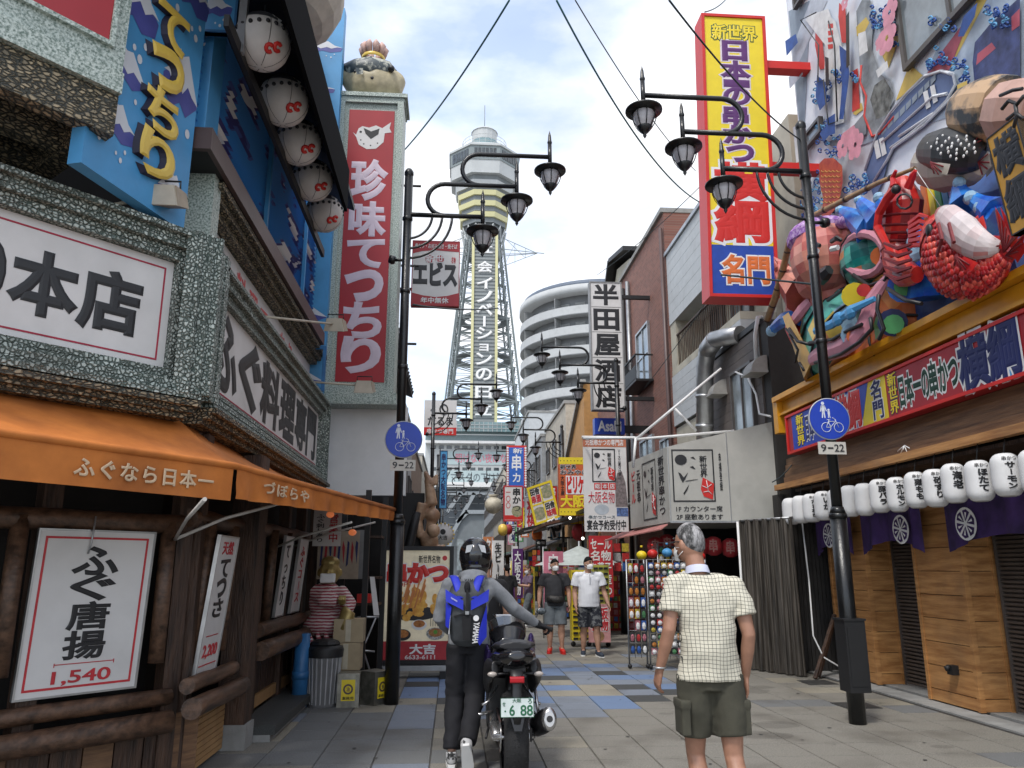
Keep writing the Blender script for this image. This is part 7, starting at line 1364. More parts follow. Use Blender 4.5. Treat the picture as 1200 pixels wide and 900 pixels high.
f = FFp(24, 642, 609, 657, 629); t = thing('kana_sign', 'black kana や cut-out sign with white outline above the shops', 'sign', f.p(.5, 0)); text(f, 'や', (0, 0, 1, 1), INK, t, bold=.05, outline=(WO, .06), n0=.02, t=.05, fill=True); obj('bar', MB().box((f.O.x, 24.02, f.O.z - .05), (5.3, 24.06, f.O.z)), BLACK, t)
# row of shop buildings right and left
TANB = mat('tan_orange_wall', (.46, .24, .08), rough=.8, var=.1, dirt=.2); BG2 = mat('beige_wall2', (.44, .40, .33), rough=.8, dirt=.25); GY2 = mat('grey_wall2', (.30, .31, .32), rough=.8, dirt=.3); BR2 = mat('brown_wall2', (.19, .12, .08), rough=.8, dirt=.3)
def shop(name, lab, x, y0, y1, z, m, side=1, d=6, fl=2, win=True, aw=None):
    t = thing(name, lab, 'building', (x + side * 2, (y0 + y1) / 2, 0)); xa, xb = (x, x + d) if side > 0 else (x - d, x); obj('wall', MB().box((xa, y0, 2.7), (xb, y1 - .02, z)), m, t); obj('shop_recess', MB().box((x + side * .6, y0, 0), (x + side * .7, y1 - .02, 2.698)), DARK, t); obj('parapet', MB().box((xa - .08, y0 - .03, z), (xb + .08, y1, z + .15)), CONC, t)
    for yy in (y0, y1 - .25): obj('pier', MB().box((x, yy, 0), (x + side * .59, yy + .2, 2.698)), m, t)
    fr_ = (lambda a, b, c_, d_: FRt(x - .02, a, b, c_, d_)) if side > 0 else (lambda a, b, c_, d_: FL(x + .02, a, b, c_, d_))
    if win:
        k = int((z - 3.2) / 2.6)
        for j in range(k):
            n_ = max(1, int((y1 - y0) / 2.4))
            for i in range(n_): a = y0 + (y1 - y0) * (i + .25) / n_; b = y0 + (y1 - y0) * (i + .75) / n_; window(fr_(a, b, 3.6 + j * 2.6, 4.9 + j * 2.6), '', t, nv=1, gl=GLASSD if (i + j) % 2 else GLASSL)
    if aw: xs_ = x - side * 1.0; obj('awning', MB().hexa([(x, y0 + .1, 2.75), (x, y1 - .1, 2.75), (xs_, y1 - .1, 2.35), (xs_, y0 + .1, 2.35), (x, y0 + .1, 2.8), (x, y1 - .1, 2.8), (xs_, y1 - .1, 2.4), (xs_, y0 + .1, 2.4)]), aw, t)
    return t
t = thing('tan_shop_building', 'tan building with a sloping roof line behind the billiken sign', 'building', (6, 28, 0)); q = MB(); q.prism([(4.75, 27.7, 2.7), (4.75, 33.2, 2.7), (4.75, 33.2, 5.2), (4.75, 27.7, 8.2)], (5, 0, 0)); obj('wall', q, TANB, t); obj('coping', MB().bar((4.72, 27.6, 8.25), (4.72, 33.3, 5.25), .2, .12), CONC, t); obj('pier', MB().box((4.8, 27.7, 0), (5.2, 28.0, 2.7)), TANB, t)
AWS = [mat('awning_black', (.03, .03, .035), rough=.7), mat('awning_brown', (.12, .05, .03), rough=.8), mat('awning_green', (.06, .12, .09), rough=.8)]
shop('shop_house', 'beige three-storey shop house beyond the tan building', 4.9, 33.4, 41, 8.6, BG2, aw=AWS[0]); shop('shop_house', 'grey shop house in the middle of the right row', 4.7, 41.1, 50, 8.4, GY2, aw=AWS[1]); shop('shop_house', 'pale tall shop house near the far right end', 4.9, 50.1, 62, 11.5, SIDE, aw=AWS[0]); shop('shop_house', 'brown shop house farther along the right row', 4.8, 62.1, 76, 9, BR2, aw=AWS[2]); shop('shop_house', 'beige shop house second from the right end', 4.9, 76.1, 95, 11, BG2, aw=AWS[1]); shop('shop_house', 'last grey shop house on the right before the tower', 5.0, 95.1, 125, 12, GY2, aw=AWS[0])
t2 = shop('tiled_roof_restaurant', 'dark timber restaurant with tiled eaves behind the left lamp post', -1.75, 13.2, 22.5, 6.4, WOODD, side=-1, d=5)
for k in range(24):
    y = 13.3 + k * .38
    for z, xo in ((6.42, -1.22), (4.9, -1.28)): obj('roof_tile', MB().tube([(-1.78, y, z + .22), (xo, y, z)], .07, 7), mat('roof_tile_black', (.035, .038, .042), rough=.4), t2)
obj('eave', MB().hexa([(-1.25, 13.2, 6.35), (-1.25, 22.4, 6.35), (-1.9, 22.4, 6.62), (-1.9, 13.2, 6.62), (-1.25, 13.2, 6.40), (-1.25, 22.4, 6.40), (-1.9, 22.4, 6.67), (-1.9, 13.2, 6.67)]), BLACK, t2); obj('side_lattice', MB().box((-1.7, 13.21, 2.7), (-1.35, 13.3, 6.3)), BLACK, t2)
shop('shop_house', 'grey shop house on the left past the tiled restaurant', -1.75, 22.6, 32, 6.8, GY2, side=-1); shop('shop_house', 'brown shop house in the middle of the left row', -1.9, 32.1, 46, 7.0, BR2, side=-1); shop('shop_house', 'beige shop house along the left row', -1.9, 46.1, 66, 8, BG2, side=-1); shop('shop_house', 'pale shop house near the far left end', -2.0, 66.1, 90, 9, SIDE, side=-1); shop('shop_house', 'last shop house on the left before the tower', -2.2, 90.1, 125, 10, GY2, side=-1)
# ---- left side signs
f = FFp(13, 483, 283, 538, 358); t = thing('ebisu_shop_sign', 'white and red square sign with brush kana エビス above the left lamp post arm', 'sign', f.p(.5, 0)); m_ = MB(); slab(m_, f, .12); obj('panel', m_, SIGNW, t); q = MB(); poly(q, f, [(0, 1), (1, 1), (1, .84), (.7, .85), (.45, .86), (.2, .84), (0, .80)], .004); obj('red_band', q, RED, t); q = MB(); poly(q, f, [(0, 0), (1, 0), (1, .20), (.75, .15), (.5, .13), (.25, .15), (0, .19)], .004); obj('red_band', q, RED, t); obj('edge', ring(MB(), f.inset(-.01), .015, .13, .008), MATS['red_paper'], t)
text(f, '串カツ・お好み焼き・焼そば', (.05, .885, .95, .96), WO, t, n0=.007); text(f, '年中無休', (.2, .035, .78, .12), WO, t, bold=.03, n0=.007); text(f, 'エビス', (.04, .32, .94, .66), INK, t, bold=.06)
q = MB(); disc(q, f, .36, .72, .075, .004, 18); disc(q, f, .58, .72, .075, .004, 18); obj('red_roundels', q, RED, t); text(f, '新世', (.28, .66, .66, .78), WO, t, n0=.006); text(f, '名物', (.83, .66, .92, .76), MRED, t)
obj('arm', MB().tube([(-1.7, 13.05, 6.3), (f.O.x, 13.05, 6.3)], .03, 8), BLACK, t)
f = FFp(24, 497, 469, 535, 510); t = thing('daruma_sign', 'pale square sign with a red lower band on the second left lamp post', 'sign', f.p(.5, 0)); m_ = MB(); slab(m_, f, .1); obj('panel', m_, SIGNW, t); q = MB(); slab(q, f.sub(0, 0, 1, .22, .001), 0, .004); obj('red_band', q, BRED, t); text(f, '串かつ専門', (.1, .04, .9, .18), WO, t, n0=.006); text(f, 'だるま', (.12, .28, .88, .52), INK, t, bold=.03); q = MB(); f2 = f; q.tube([f.p(.6 + .12 * math.cos(a), .74 + .14 * math.sin(a), .01) for a in [i * .5 for i in range(14)]], .02, 5); q.tube([f.p(.2, .7, .01), f.p(.3, .78, .01), f.p(.25, .62, .01)], .02, 5); obj('brush_drawing', q, INK, t)
f = FFp(26, 515, 528, 524, 596); t = thing('blue_fugu_banner', 'narrow blue banner with dark and red characters beside the second left lamp post', 'banner', f.p(.5, 0)); m_ = MB(); slab(m_, f, .03); obj('cloth', m_, BLUEW, t); obj('frame', ring(MB(), f, .02, .03, .01), NAVY, t); text(f, '串かつ大阪名物', (.2, .05, .8, .95), NAVY, t, vert=True, bold=.04); obj('pole', MB().tube([f.p(0, -.1), f.p(0, 1.05)], .02, 6), BLACK, t)
f = FFp(20, 506, 616, 532, 637); t = thing('round_shop_sign', 'round white sign with small black print and light bulbs above the poster box', 'sign', f.p(.5, 0)); r = f.w / 2; q = MB(); c = f.p(.5, .5); q.lathe([(0, .0), (r, .0), (r, .06), (0, .06)], c, 28, axis=(0, -1, 0)); obj('disc', q, SIGNW, t); q = MB(); f3 = Fr(f.O + V((0, -.065, 0)), f.U, f.W); text(f3, '大吉', (.3, .2, .7, .45), INK, t); disc(q, f3, .5, .65, .07, .003); obj('logo', q, INK, t); q = MB()
for k in range(18): a = k * math.pi / 9; q.ball(c + V((r * math.cos(a), -.08, r * math.sin(a))), .022, 6, 4)
obj('bulbs', q, GOLDL, t)
# carved tan beast on pillar
CARV = mat('carved_tan', (.55, .37, .24), col2=(.30, .17, .10), rough=.5, scale=3, lo=.4, hi=.6); t = thing('carved_sculpture', 'tan carved animal sculpture hanging on the timber restaurant corner', 'statue', P(505, 700, Y=16)); m_ = MB(); Q = lambda x, y, r, Y=16: (P(x, y, Y=Y), r / FPX * 16.3)
def chain(l, Y=16): m_.tube([P(a, b, Y=Y) for a, b, r in l], [r / FPX * 16.3 for a, b, r in l], 12)
chain([(500, 562, 3), (504, 575, 6), (506, 592, 7)]); m_.ball(P(507, 604, Y=16), .16, 10, 8); m_.ball(P(503, 634, Y=16), .19, 10, 8); m_.ball(P(508, 660, Y=16), .15, 10, 8); m_.ball(P(502, 685, Y=16), .17, 10, 8); chain([(506, 600, 5), (504, 640, 7), (506, 690, 6)]); chain([(498, 552, 2), (503, 565, 5)]); chain([(512, 556, 2), (508, 568, 5)]); chain([(496, 590, 7), (490, 610, 5), (492, 630, 4)]); chain([(514, 640, 7), (520, 655, 5), (516, 672, 5)]); chain([(496, 650, 6), (489, 668, 5)]); m_.ball(P(508, 622, Y=15.7), .14, 10, 8)
obj('body', remesh(m_, .03, 2), CARV, t); obj('mount', MB().box((-1.75, 16.2, 1.3), (-.6, 16.5, 3.0)), BLACK, t)
m_ = MB(); chain([(489, 600, 4), (484, 620, 5), (478, 645, 5), (484, 665, 4), (492, 675, 4)], 15); obj('black_claw', m_, BLACK, t)
# lightbox 串かつ 大吉
f = FF(11.5, -1.02, .02, .18, 1.80); t = thing('poster_lightbox', 'black framed food poster box reading 串かつ 大吉 behind the left lamp post', 'poster box', (-.5, 11.6, 0)); m_ = MB(); slab(m_, f, .25); obj('cabinet', m_, BLACK, t); obj('frame', ring(MB(), f, .06, .0, .03), BLACK, t); g2 = f.inset(.055)
q = MB(); slab(q, g2.sub(0, 0, 1, 1, .001), 0, .004); obj('poster', q, mat('poster_cream', (.72, .64, .46), rough=.5, emit=.12), t); q = MB(); slab(q, g2.sub(0, 0, 1, .17, .002), 0, .005); obj('red_field', q, mat('poster_red', (.45, .03, .04)), t)
text(g2, '新世界名物', (.52, .88, .85, .95), INK, t, bold=.02, n0=.008); text(g2, '串かつ', (.06, .70, .96, .875), BRED, t, bold=.085, outline=(WO, .05), n0=.008); q = MB(); disc(q, g2, .92, .925, .035, .008); obj('seal_print', q, MRED, t); text(g2, '120円', (.14, .66, .40, .70), MRED, t, n0=.008)
text(g2, '大吉', (.42, .055, .80, .14), WO, t, bold=.04, n0=.01); text(g2, '6633-6111', (.35, .01, .80, .045), WO, t, bold=.02, n0=.01); text(g2, '昼飲み', (.08, .05, .2, .15), WO, t, vert=True, n0=.01)
FRY = mat('fried_gold', (.80, .46, .08), col2=(.58, .24, .03), rough=.5, scale=14); rq = random.Random(8); q = MB()
for k in range(36): a, r_ = rq.uniform(0, 6.28), rq.uniform(0, 1) ** .5; x, y = .46 + .36 * r_ * math.cos(a), .50 + .13 * r_ * math.sin(a); disc(q, g2, x, y, rq.uniform(.035, .06), .007 + .0004 * k, 10, sx=rq.uniform(.8, 1.3), sy=rq.uniform(.7, 1.6))
o_ = obj('fried_food_print', q, FRY, t, kind='stuff'); q = MB()
for k in range(9): x, y = .30 + .08 * (k % 4), .56 + .05 * (k // 3); poly(q, g2, [(x, y - .10), (x + .03, y - .09), (x + .10, y + .06), (x + .08, y + .08)], .024 + .0003 * k)
obj('prawn_print', q, mat('prawn_orange', (.62, .22, .06), rough=.5), t); q = MB(); disc(q, g2, .46, .42, .36, .0065, 24, sy=.28); obj('dark_plate_print', q, INK, t)
for (x, y, r_, m1, m2) in ((.55, .315, .11, WO, mat('stew_orange', (.50, .20, .05), col2=(.25, .08, .02), scale=30)), (.30, .225, .12, INK, MATS['stew_orange']), (.80, .235, .13, mat('striped_bowl', (.55, .55, .52), col2=(.12, .12, .12), scale=40), mat('stew_brown', (.25, .09, .03), col2=(.4, .2, .06), scale=30))): q = MB(); disc(q, g2, x, y, r_, .007, 22, sy=.65); obj('bowl_print', q, m1, t); q = MB(); disc(q, g2, x, y + .01, r_ * .75, .009, 18, sy=.6); obj('dish_print', q, m2, t)
q = MB(); disc(q, g2, .80, .25, .03, .011, 8); obj('green_garnish', q, mat('garnish', (.12, .35, .04)), t)
q = MB()
for k in range(7): slab(q, g2.sub(.72 + k * .035, .30, .728 + k * .035, .37, .004), 0, .003)
obj('small_print', q, INK, t, kind='stuff')
for x in (-.9, -.1): obj('foot', MB().box((x - .05, 11.35, 0), (x + .05, 11.9, .10)), BLACK, t)
obj('base_rail', MB().box((-1.02, 11.45, .10), (.02, 11.75, .17)), STEEL, t)
# clutter along the right row: awnings, flags, crates, hanging lanterns
NOB = [MRED, YEL, WO, BLUEW, mat('flag_pink', (.62, .20, .28), rough=.7), PURP, FORG]
def flag(x, y, z0, h, m, s_, lab, w_=.45, tm=None):
    t = thing('shop_flag', lab, 'flag', (x, y, 0), 'upright shop flags along the right row'); obj('pole', MB().tube([(x, y, 0), (x, y, z0 + h + .1)], .014, 6), STEEL, t); q = MB(); f = FF(y - .01, x, x + w_, z0, z0 + h)
    for i in range(9):
        for j in range(5): q.v.append(f.p(j / 4, i / 8, .02 * math.sin(i * 1.3 + j)))
    for i in range(8):
        for j in range(4): k = i * 5 + j; q.f.append([k, k + 1, k + 6, k + 5]); q.m.append(0); q.sm.append(True)
    obj('cloth', q, m, t); text(f, s_, (.2, .05, .8, .95), tm or WO, t, vert=True, bold=.03, n0=.03)
flag(2.02, 17.6, .55, 1.3, MATS['flag_pink'], '串かつ', 'pink flag leaning between the man in black and the man in white'); flag(1.62, 21.5, .7, 1.3, PURP, '大阪名物', 'violet flag with white letters farther down the right row', .3); flag(1.35, 27, .9, 1.5, WO, '生ビール', 'white flag with dark letters near the far shops', .4, INK); flag(1.75, 24, .6, 1.1, YEL, 'おみやげ', 'yellow flag with red letters behind the woman with the phone', .4, BRED); flag(.9, 31, .8, 1.6, YEL, '居酒屋', 'yellow flag standing farther behind the helmet', .4, INK); flag(1.1, 29, 1.1, 1.5, mat('flag_orange', (.60, .22, .08)), '名物', 'orange flag hanging beside the far white flag', .4); flag(3.2, 18.2, .5, 1.5, MRED, '串かつ専門', 'red flag behind the yellow display stands', .4)
for i, (x0_, x1_, y, h, m, lb) in enumerate(((1.55, 1.95, 22.3, 1.2, MATS['goods_orange'], 'orange display stand behind the woman with the phone'), (3.3, 4.6, 19.5, 1.3, MATS['goods_red'], 'red display counter deep in the right row'), (2.0, 2.7, 26, 1.5, MATS['goods_yellow'], 'yellow display stand farther along the shops'), (3.0, 4.6, 24, 1.4, WOODD, 'dark wooden display counter in the right row'), (2.2, 3.0, 31, 1.4, MATS['goods_pink'], 'pink display stand near the far shops'))):
    t = thing('display_counter', lb, 'display stand', ((x0_ + x1_) / 2, y, 0)); obj('body', MB().box((x0_, y, 0), (x1_, y + .6, h)), m, t); q = MB(); n_ = int((x1_ - x0_) / .13)
    for j in range(int(h / .16)):
        for k in range(n_): q.box((x0_ + .02 + k * .13, y - .03 - .02 * ((k + j) % 2), .06 + j * .16), (x0_ + .11 + k * .13, y - .002, .17 + j * .16), (k * 3 + j) % 7)
    obj('goods', q, PALR[:7], t, kind='stuff')
for i, (x0_, x1_, y, z, m, lb) in enumerate(((3.0, 5.2, 17.9, 2.75, BLACK, 'black rolled awning over the stall beside the brick building'), (2.7, 4.8, 22.9, 2.7, AWS[1], 'brown awning under the kana sign'), (2.5, 4.7, 28.2, 2.8, BLACK, 'black awning in front of the tan building'))):
    t = thing('shop_awning', lb, 'awning', ((x0_ + x1_) / 2, y, z)); q = MB(); q.hexa([(x0_, y, z), (x1_, y, z + .5), (x1_, y + 4, z + .5), (x0_, y + 4, z), (x0_, y, z + .08), (x1_, y, z + .58), (x1_, y + 4, z + .58), (x0_, y + 4, z + .08)]); obj('canvas', q, m, t)
    for k in range(4): obj('rib', MB().bar((x0_ + .05, y + .02 + k * 1.3, z - .04), (x1_, y + .02 + k * 1.3, z + .46), .04, .04), STEEL, t)
LITW = mat('lit_lamp', (1, .96, .88), rough=.4, emit=3.0)
for px, py, Y, lb in ((668, 607, 19.5, 'bare white lamp glowing under the billiken sign'), (683, 631, 18.6, 'small white lamp glowing in the dark awning')):
    p = P(px, py, Y=Y); t = thing('stall_lamp', lb, 'lamp', p); q = MB(); q.ball(p, (.035, .035, .035)); obj('bulb', q, LITW, t); obj('cord', MB().tube([p, p + V((0, 0, .5))], .008, 5), BLACK, t)
t = thing('parasol', 'pale closed-side market parasol behind the two walking men', 'parasol', (3.2, 20, 0)); obj('canopy', MB().lathe([(1.05, 1.55), (.0, 2.0)], (2.95, 18.3, 0), 8, smooth=False), mat('parasol_pale', (.42, .46, .44), rough=.8), t); obj('pole', MB().tube([(2.95, 18.3, 0), (2.95, 18.3, 2.1)], .025, 8), STEEL, t)
t = thing('grey_panel', 'plain grey metal panel behind the man in white', 'panel', (3.1, 17.2, 0)); obj('sheet', MB().box((2.75, 17.2, .1), (3.25, 17.25, 1.5)), GY2, t)
for i, (x, y, z, m, lb) in enumerate(((3.3, 20.5, 2.4, RLN, 'red lantern beneath the brown awning'), (3.7, 20.8, 2.4, WO, 'white lantern beneath the brown awning'), (1.9, 30, 2.9, GOLDL, 'gold lantern on the far shop front'), (2.9, 27, 2.6, FORG, 'orange lantern along the shops'), (2.4, 34, 3.1, RLN, 'small red lantern far down the right side'))):
    t = thing('shop_lantern', lb, 'lantern', (x, y, z), 'lanterns along the right shop row'); obj('shell', MB().lathe([(.06, -.22), (.16, -.15), (.19, 0), (.16, .15), (.06, .22)], (x, y, z), 12), m, t); obj('cord', MB().tube([(x, y, z + .22), (x, y, z + .6)], .008, 5), BLACK, t)
t = thing('plaster_mascot', 'pale round mascot figure hanging on a far shop front', 'statue', P(592, 608, Y=40)); q = MB(); c = P(578, 592, Y=45); q.ball(c, (.5, .5, .5), 14, 10); q.lathe([(.2, .45), (.3, .6), (0, .6)], c, 12); obj('body', q, mat('mascot_cream', (.52, .47, .36), rough=.6, var=.2, scale=3), t)
for (px0, py0, px1, py1, Y, m, s_, lb) in ((574, 655, 580, 700, 34, YEL, '串', 'narrow yellow upright sign far on the right'), (600, 640, 607, 662, 33, WO, '酒', 'small white upright sign over the far shops'), (560, 640, 566, 656, 60, BLUEW, '泊', 'tiny blue sign far down the street'), (628, 632, 640, 640, 26, BLACK, '', 'black shop name board under the tilted menu sign')):
    f = FFp(Y, px0, py0, px1, py1); t = thing('upright_sign', lb, 'sign', f.p(.5, 0)); q = MB(); slab(q, f, .08); obj('panel', q, m, t); text(f, s_ or '食堂', (.1, .3, .9, .7), INK if m is not BLACK else WO, t); obj('post', MB().box((f.p(.5, 0).x - .03, Y, 0), (f.p(.5, 0).x + .03, Y + .05, f.O.z)), BLACK, t)

# small projecting signs and boards along the right row
rs2 = random.Random(12); PJ = [('うどん', WO, INK, 'white'), ('喫茶', YEL, MRED, 'yellow'), ('寿司', BRED, WO, 'red'), ('射的', BLUEW, WO, 'light blue'), ('居酒屋', INK, WO, 'black'), ('将棋', WO, MRED, 'white'), ('たこ焼', YEL, INK, 'yellow'), ('ホルモン', MRED, YEL, 'dark red'), ('お土産', FORG, WO, 'orange'), ('串揚げ', WO, INK, 'white'), ('麻雀', MATS['painted_green'], WO, 'green'), ('弓場', SIGNW, NAVY, 'cream'), ('酒場', BLUE, WO, 'deep blue'), ('名物', MATS['flag_pink'], WO, 'pink')]
ro = ['udon', 'kissa', 'sushi', 'shateki', 'izakaya', 'shogi', 'takoyaki', 'horumon', 'omiyage', 'kushiage', 'mahjong', 'archery', 'sakaba', 'meibutsu']
for i, (w_, m1, m2, cn) in enumerate(PJ):
    y = 23.5 + i * 2.5 + rs2.uniform(0, .8); z = rs2.uniform(2.5, 4.0); x = rs2.uniform(3.3, 4.1); wd = rs2.uniform(.38, .6); h = rs2.uniform(.9, 1.5); f = FF(y, x, x + wd, z, z + h); t = thing('projecting_sign', 'small %s upright sign with %s lettering %s on the right shop row' % (cn, ro[i], w_), 'sign', f.p(.5, 0), 'small signs along the right shop row'); q = MB(); slab(q, f, .12); obj('panel', q, m1, t); obj('frame', ring(MB(), f.inset(-.01), .025, .125, .01), STEEL, t); text(f, w_, (.15, .06, .85, .94), m2, t, vert=True, bold=.04); obj('arm', MB().box((x + wd, y + .04, z + h * .8), (4.95, y + .08, z + h * .8 + .04)), BLACK, t)
for i in range(12):
    y = 16.6 + i * 1.7; x = 3.6 - .05 * i + rs2.uniform(-.2, .3); z = rs2.uniform(1.7, 2.2); mm = PALR[i % 7]; nm_ = ('red', 'yellow', 'blue', 'pink', 'white', 'green', 'orange')[i % 7]
    t = thing('hanging_goods', 'bunch of small %s packets hanging under the shop awnings in the farther shops' % nm_ if i > 6 else 'bunch of small %s packets hanging under the nearer shop awnings' % nm_, 'goods', (x, y, z - .6), 'goods hanging under the right awnings')
    for k in range(9): q = MB(); q.box((x - .25 + .18 * (k % 3), y - .02, z - .62 + .20 * (k // 3)), (x - .25 + .18 * (k % 3) + .14, y + .03, z - .62 + .20 * (k // 3) + .17)); obj('packet', q, mm if k % 2 else PALR[(i + k) % 7], t)
    obj('wire', MB().tube([(x, y + .035, z - .6), (x, y + .035, z + .4)], .006, 4), STEEL, t)
# ============================================================ PEOPLE
def hand(mb, w_, d, nrm, side, curl=.35, s=1.0, grip=False):
    w_, d, nrm = V(w_), V(d).normalized(), V(nrm); nrm = (nrm - d * nrm.dot(d)).normalized(); a = d.cross(nrm).normalized() * side
    mb.tube([w_ - d * .03 * s, w_, w_ + d * .03 * s, w_ + d * .075 * s, w_ + d * .092 * s], [(.026 * s, .02 * s), (.027 * s, .019 * s), (.036 * s, .017 * s), (.041 * s, .014 * s), (.036 * s, .01 * s)], 12, ref=a)
    for k, (o, ln) in enumerate(((.030, .068), (.010, .078), (-.010, .074), (-.029, .058))):
        p = w_ + d * .082 * s + a * o * s; pts = [p - d * .02 * s, p]; ang = 0
        for j, fr_ in enumerate((.42, .32, .26)):
            ang += curl * (1.9 if grip else 1.0) * (.8 + .15 * j + .06 * k); q = pts[-1] + (d * math.cos(ang) + nrm * math.sin(ang)) * ln * fr_ * s; pts.append(q)
        mb.tube(pts, [.0095 * s, .0098 * s, .0092 * s, .0085 * s, .0065 * s], 8)
    b = w_ + d * .02 * s + a * .026 * s; q = b + (d * .65 + a * .6 + nrm * .35) * .034 * s; r_ = q + (d * .8 + a * .15 + nrm * .5) * .030 * s
    mb.tube([b, q, r_], [.0125 * s, .011 * s, .008 * s], 8)
def shell(c, r, fp, sp, bp, mtx, th=1.06, n=28, k=12, amp=.0, seed=0, fz=0):
    q = MB()
    for i in range(k + 1):
        for j in range(n):
            a = 2 * math.pi * j / n; f = math.sin(a)                      # +y = face
            lim = sp + (fp - sp) * max(0, f) ** .8 + (bp - sp) * max(0, -f) ** .8; ph = lim * i / k
            d = V((math.sin(ph) * math.cos(a), math.sin(ph) * math.sin(a), math.cos(ph))); t_ = th + amp * noise.noise(d * 4 + V((seed, 0, 0))) - (.05 if i == k else 0)
            q.v.append(c + mtx @ V((d.x * r[0] * t_, d.y * r[1] * t_, d.z * r[2] * t_)))
    for i in range(k):
        for j in range(n): a = i * n + j; b = i * n + (j + 1) % n; q.f.append([a, a + n, b + n, b]); q.m.append(0); q.sm.append(True)
    return q
def figure(label, loc, rot, H, J, g=1.0, skin=SKIN, vox=.008, group=None, hair=None, hairm=HAIRB, mask=False, top=None, topm=None, bot=None, botm=None, shoe=None, face=0.0, helmet=False, glove=None, handS=1.0, glasses=False, nod=0.0, hs=1.0):
    t = thing('person', label, 'person', (0, 0, 0), group); h = H
    D = dict(pel=V((0, 0, .53 * h)), chest=V((0, 0, .72 * h)), neck=V((0, -.01, .835 * h)), head=V((0, .015, .930 * h)), sL=V((-.112 * h * (1 + (g - 1) * .6), 0, .805 * h)), sR=V((.112 * h * (1 + (g - 1) * .6), 0, .805 * h)), hL=V((-.055 * h, 0, .51 * h)), hR=V((.055 * h, 0, .51 * h)))
    D.update({k: V(v) for k, v in J.items()})
    hm = Matrix.Rotation(face, 3, 'Z') @ Matrix.Rotation(nod, 3, 'X'); hr = V((.074, .092, .112)) * (h / 1.72) * hs; hc = D['head']
    m = MB(); m.ball(hc, tuple(hr), 20, 14, mtx=None if not face and not nod else None)
    m = MB(); q = MB(); q.ball((0, 0, 0), tuple(hr), 20, 14); q.ball((0, .025, -.055), (.052, .062, .052), 14, 10); q.ball((0, .095, -.012), (.012, .018, .022), 8, 6); q.ball((-.076, -.005, -.01), (.012, .02, .032), 8, 6); q.ball((.076, -.005, -.01), (.012, .02, .032), 8, 6); q.tube([(-.02, .088, -.052), (0, .093, -.05), (.02, .088, -.052)], .007, 6)
    q.v = [hc + hm @ v for v in q.v]; m.v = q.v; m.f = q.f; m.m = q.m; m.sm = q.sm
    m.tube([D['neck'] - V((0, 0, .06)), D['neck'] + V((0, 0, .01)), hc + hm @ V((0, -.02, -.06))], [(.058, .052), (.055, .055), (.055, .058)], 14, ref=(1, 0, 0))
    P0, C0 = D['pel'], D['chest']; m.tube([P0, C0, D['neck'] - V((0, 0, .05))], [(.10, .07), (.105, .07), (.055, .045)], 12, ref=(1, 0, 0))
    for s_, S_ in (('L', -1), ('R', 1)):
        a, b, c = D['s' + s_], D['e' + s_], D['w' + s_]; m.tube([C0 + V((S_ * .04, 0, .04)), a - V((S_ * .02, 0, .03)), a.lerp(b, .5), b, b.lerp(c, .35), c], [.03, .038 * g, .045 * g, .038 * g, .038 * g, .025 * g], 12)
        hd = V(D.get('d' + s_, c - b)); hand(m, c, hd, V(D.get('n' + s_, (-S_, 0, 0))), D.get('t' + s_, S_) if not isinstance(D.get('t' + s_, 1), V) else 1, curl=.38, s=handS * h / 1.72, grip=D.get('grip' + s_) is not None)
        a, b, c = D['h' + s_], D['k' + s_], D['a' + s_]; kn = b + V((0, .01, 0)); cf = b.lerp(c, .3) + V((0, -.022, 0)); ls = .72 if bot and bot['len'] > 1 else 1.0; m.tube([P0 + V((S_ * .05, 0, 0)), a, a.lerp(b, .5), kn, b.lerp(c, .12), cf, b.lerp(c, .65), c], [.08, .085 * g * ls, .072 * g * ls, .052 * g * ls, .05 * g * ls, .057 * g * ls, .042 * g * ls, .033], 14)
        f = V(D.get('f' + s_, (0, 1, 0))).normalized(); m.tube([c, c + V((0, 0, -.03)) - f * .02, c - V((0, 0, .045)) + f * .05, c - V((0, 0, .055)) + f * .13], [.034, .036, .034, .022], 10)
    obj('body', remesh(m, vox, 3), skin, t)
    for s_ in (-1, 1):
        q = MB(); q.ball(hc + hm @ V((s_ * .031, .083, .012)), (.012, .007, .006), 8, 6); obj('eye', q, INK, t)
        if not helmet: q = MB(); q.tube([hc + hm @ V((s_ * .015, .092, .033)), hc + hm @ V((s_ * .048, .080, .033))], .005, 5); obj('eyebrow', q, hairm, t)
    if mask:
        q = MB()
        for i in range(9):
            for j in range(13):
                u, v_ = -1 + j / 6, -1 + i / 4; q.v.append(hc + hm @ V((u * .066 * (1 - .12 * abs(v_)), .118 - .075 * u * u - .025 * v_ * v_ * 0 - (.022 if v_ > .9 else 0) - .012 * abs(v_) , -.052 + v_ * .046 + .0)))
        for i in range(8):
            for j in range(12): k = i * 13 + j; q.f.append([k, k + 1, k + 14, k + 13]); q.m.append(0); q.sm.append(True)
        mk = obj('face_mask', q, WHITE, t); q = MB()
        for s_ in (-1, 1):
            for z in (-.02, -.08): q.tube([hc + hm @ V((s_ * .064, .046, z)), hc + hm @ V((s_ * .079, -.015, -.02 + z * .3))], .0025, 4)
        obj('ear_loop', q, WHITE, mk)
    if glasses: q = MB(); q.tube([hc + hm @ V((s_ * 1.0, y, .012)) for s_, y in ((-.08, -.01), (-.07, .08))], .003, 4); q.tube([hc + hm @ V((-.055, .096, .012)), hc + hm @ V((.055, .096, .012))], .003, 4); obj('glasses', q, BLACK, t)
    if hair: obj('hair', shell(hc + V((0, 0, .004)), hr, hair[0], hair[1], hair[2], hm, th=1.06, amp=.04, seed=H * 10), hairm, t)
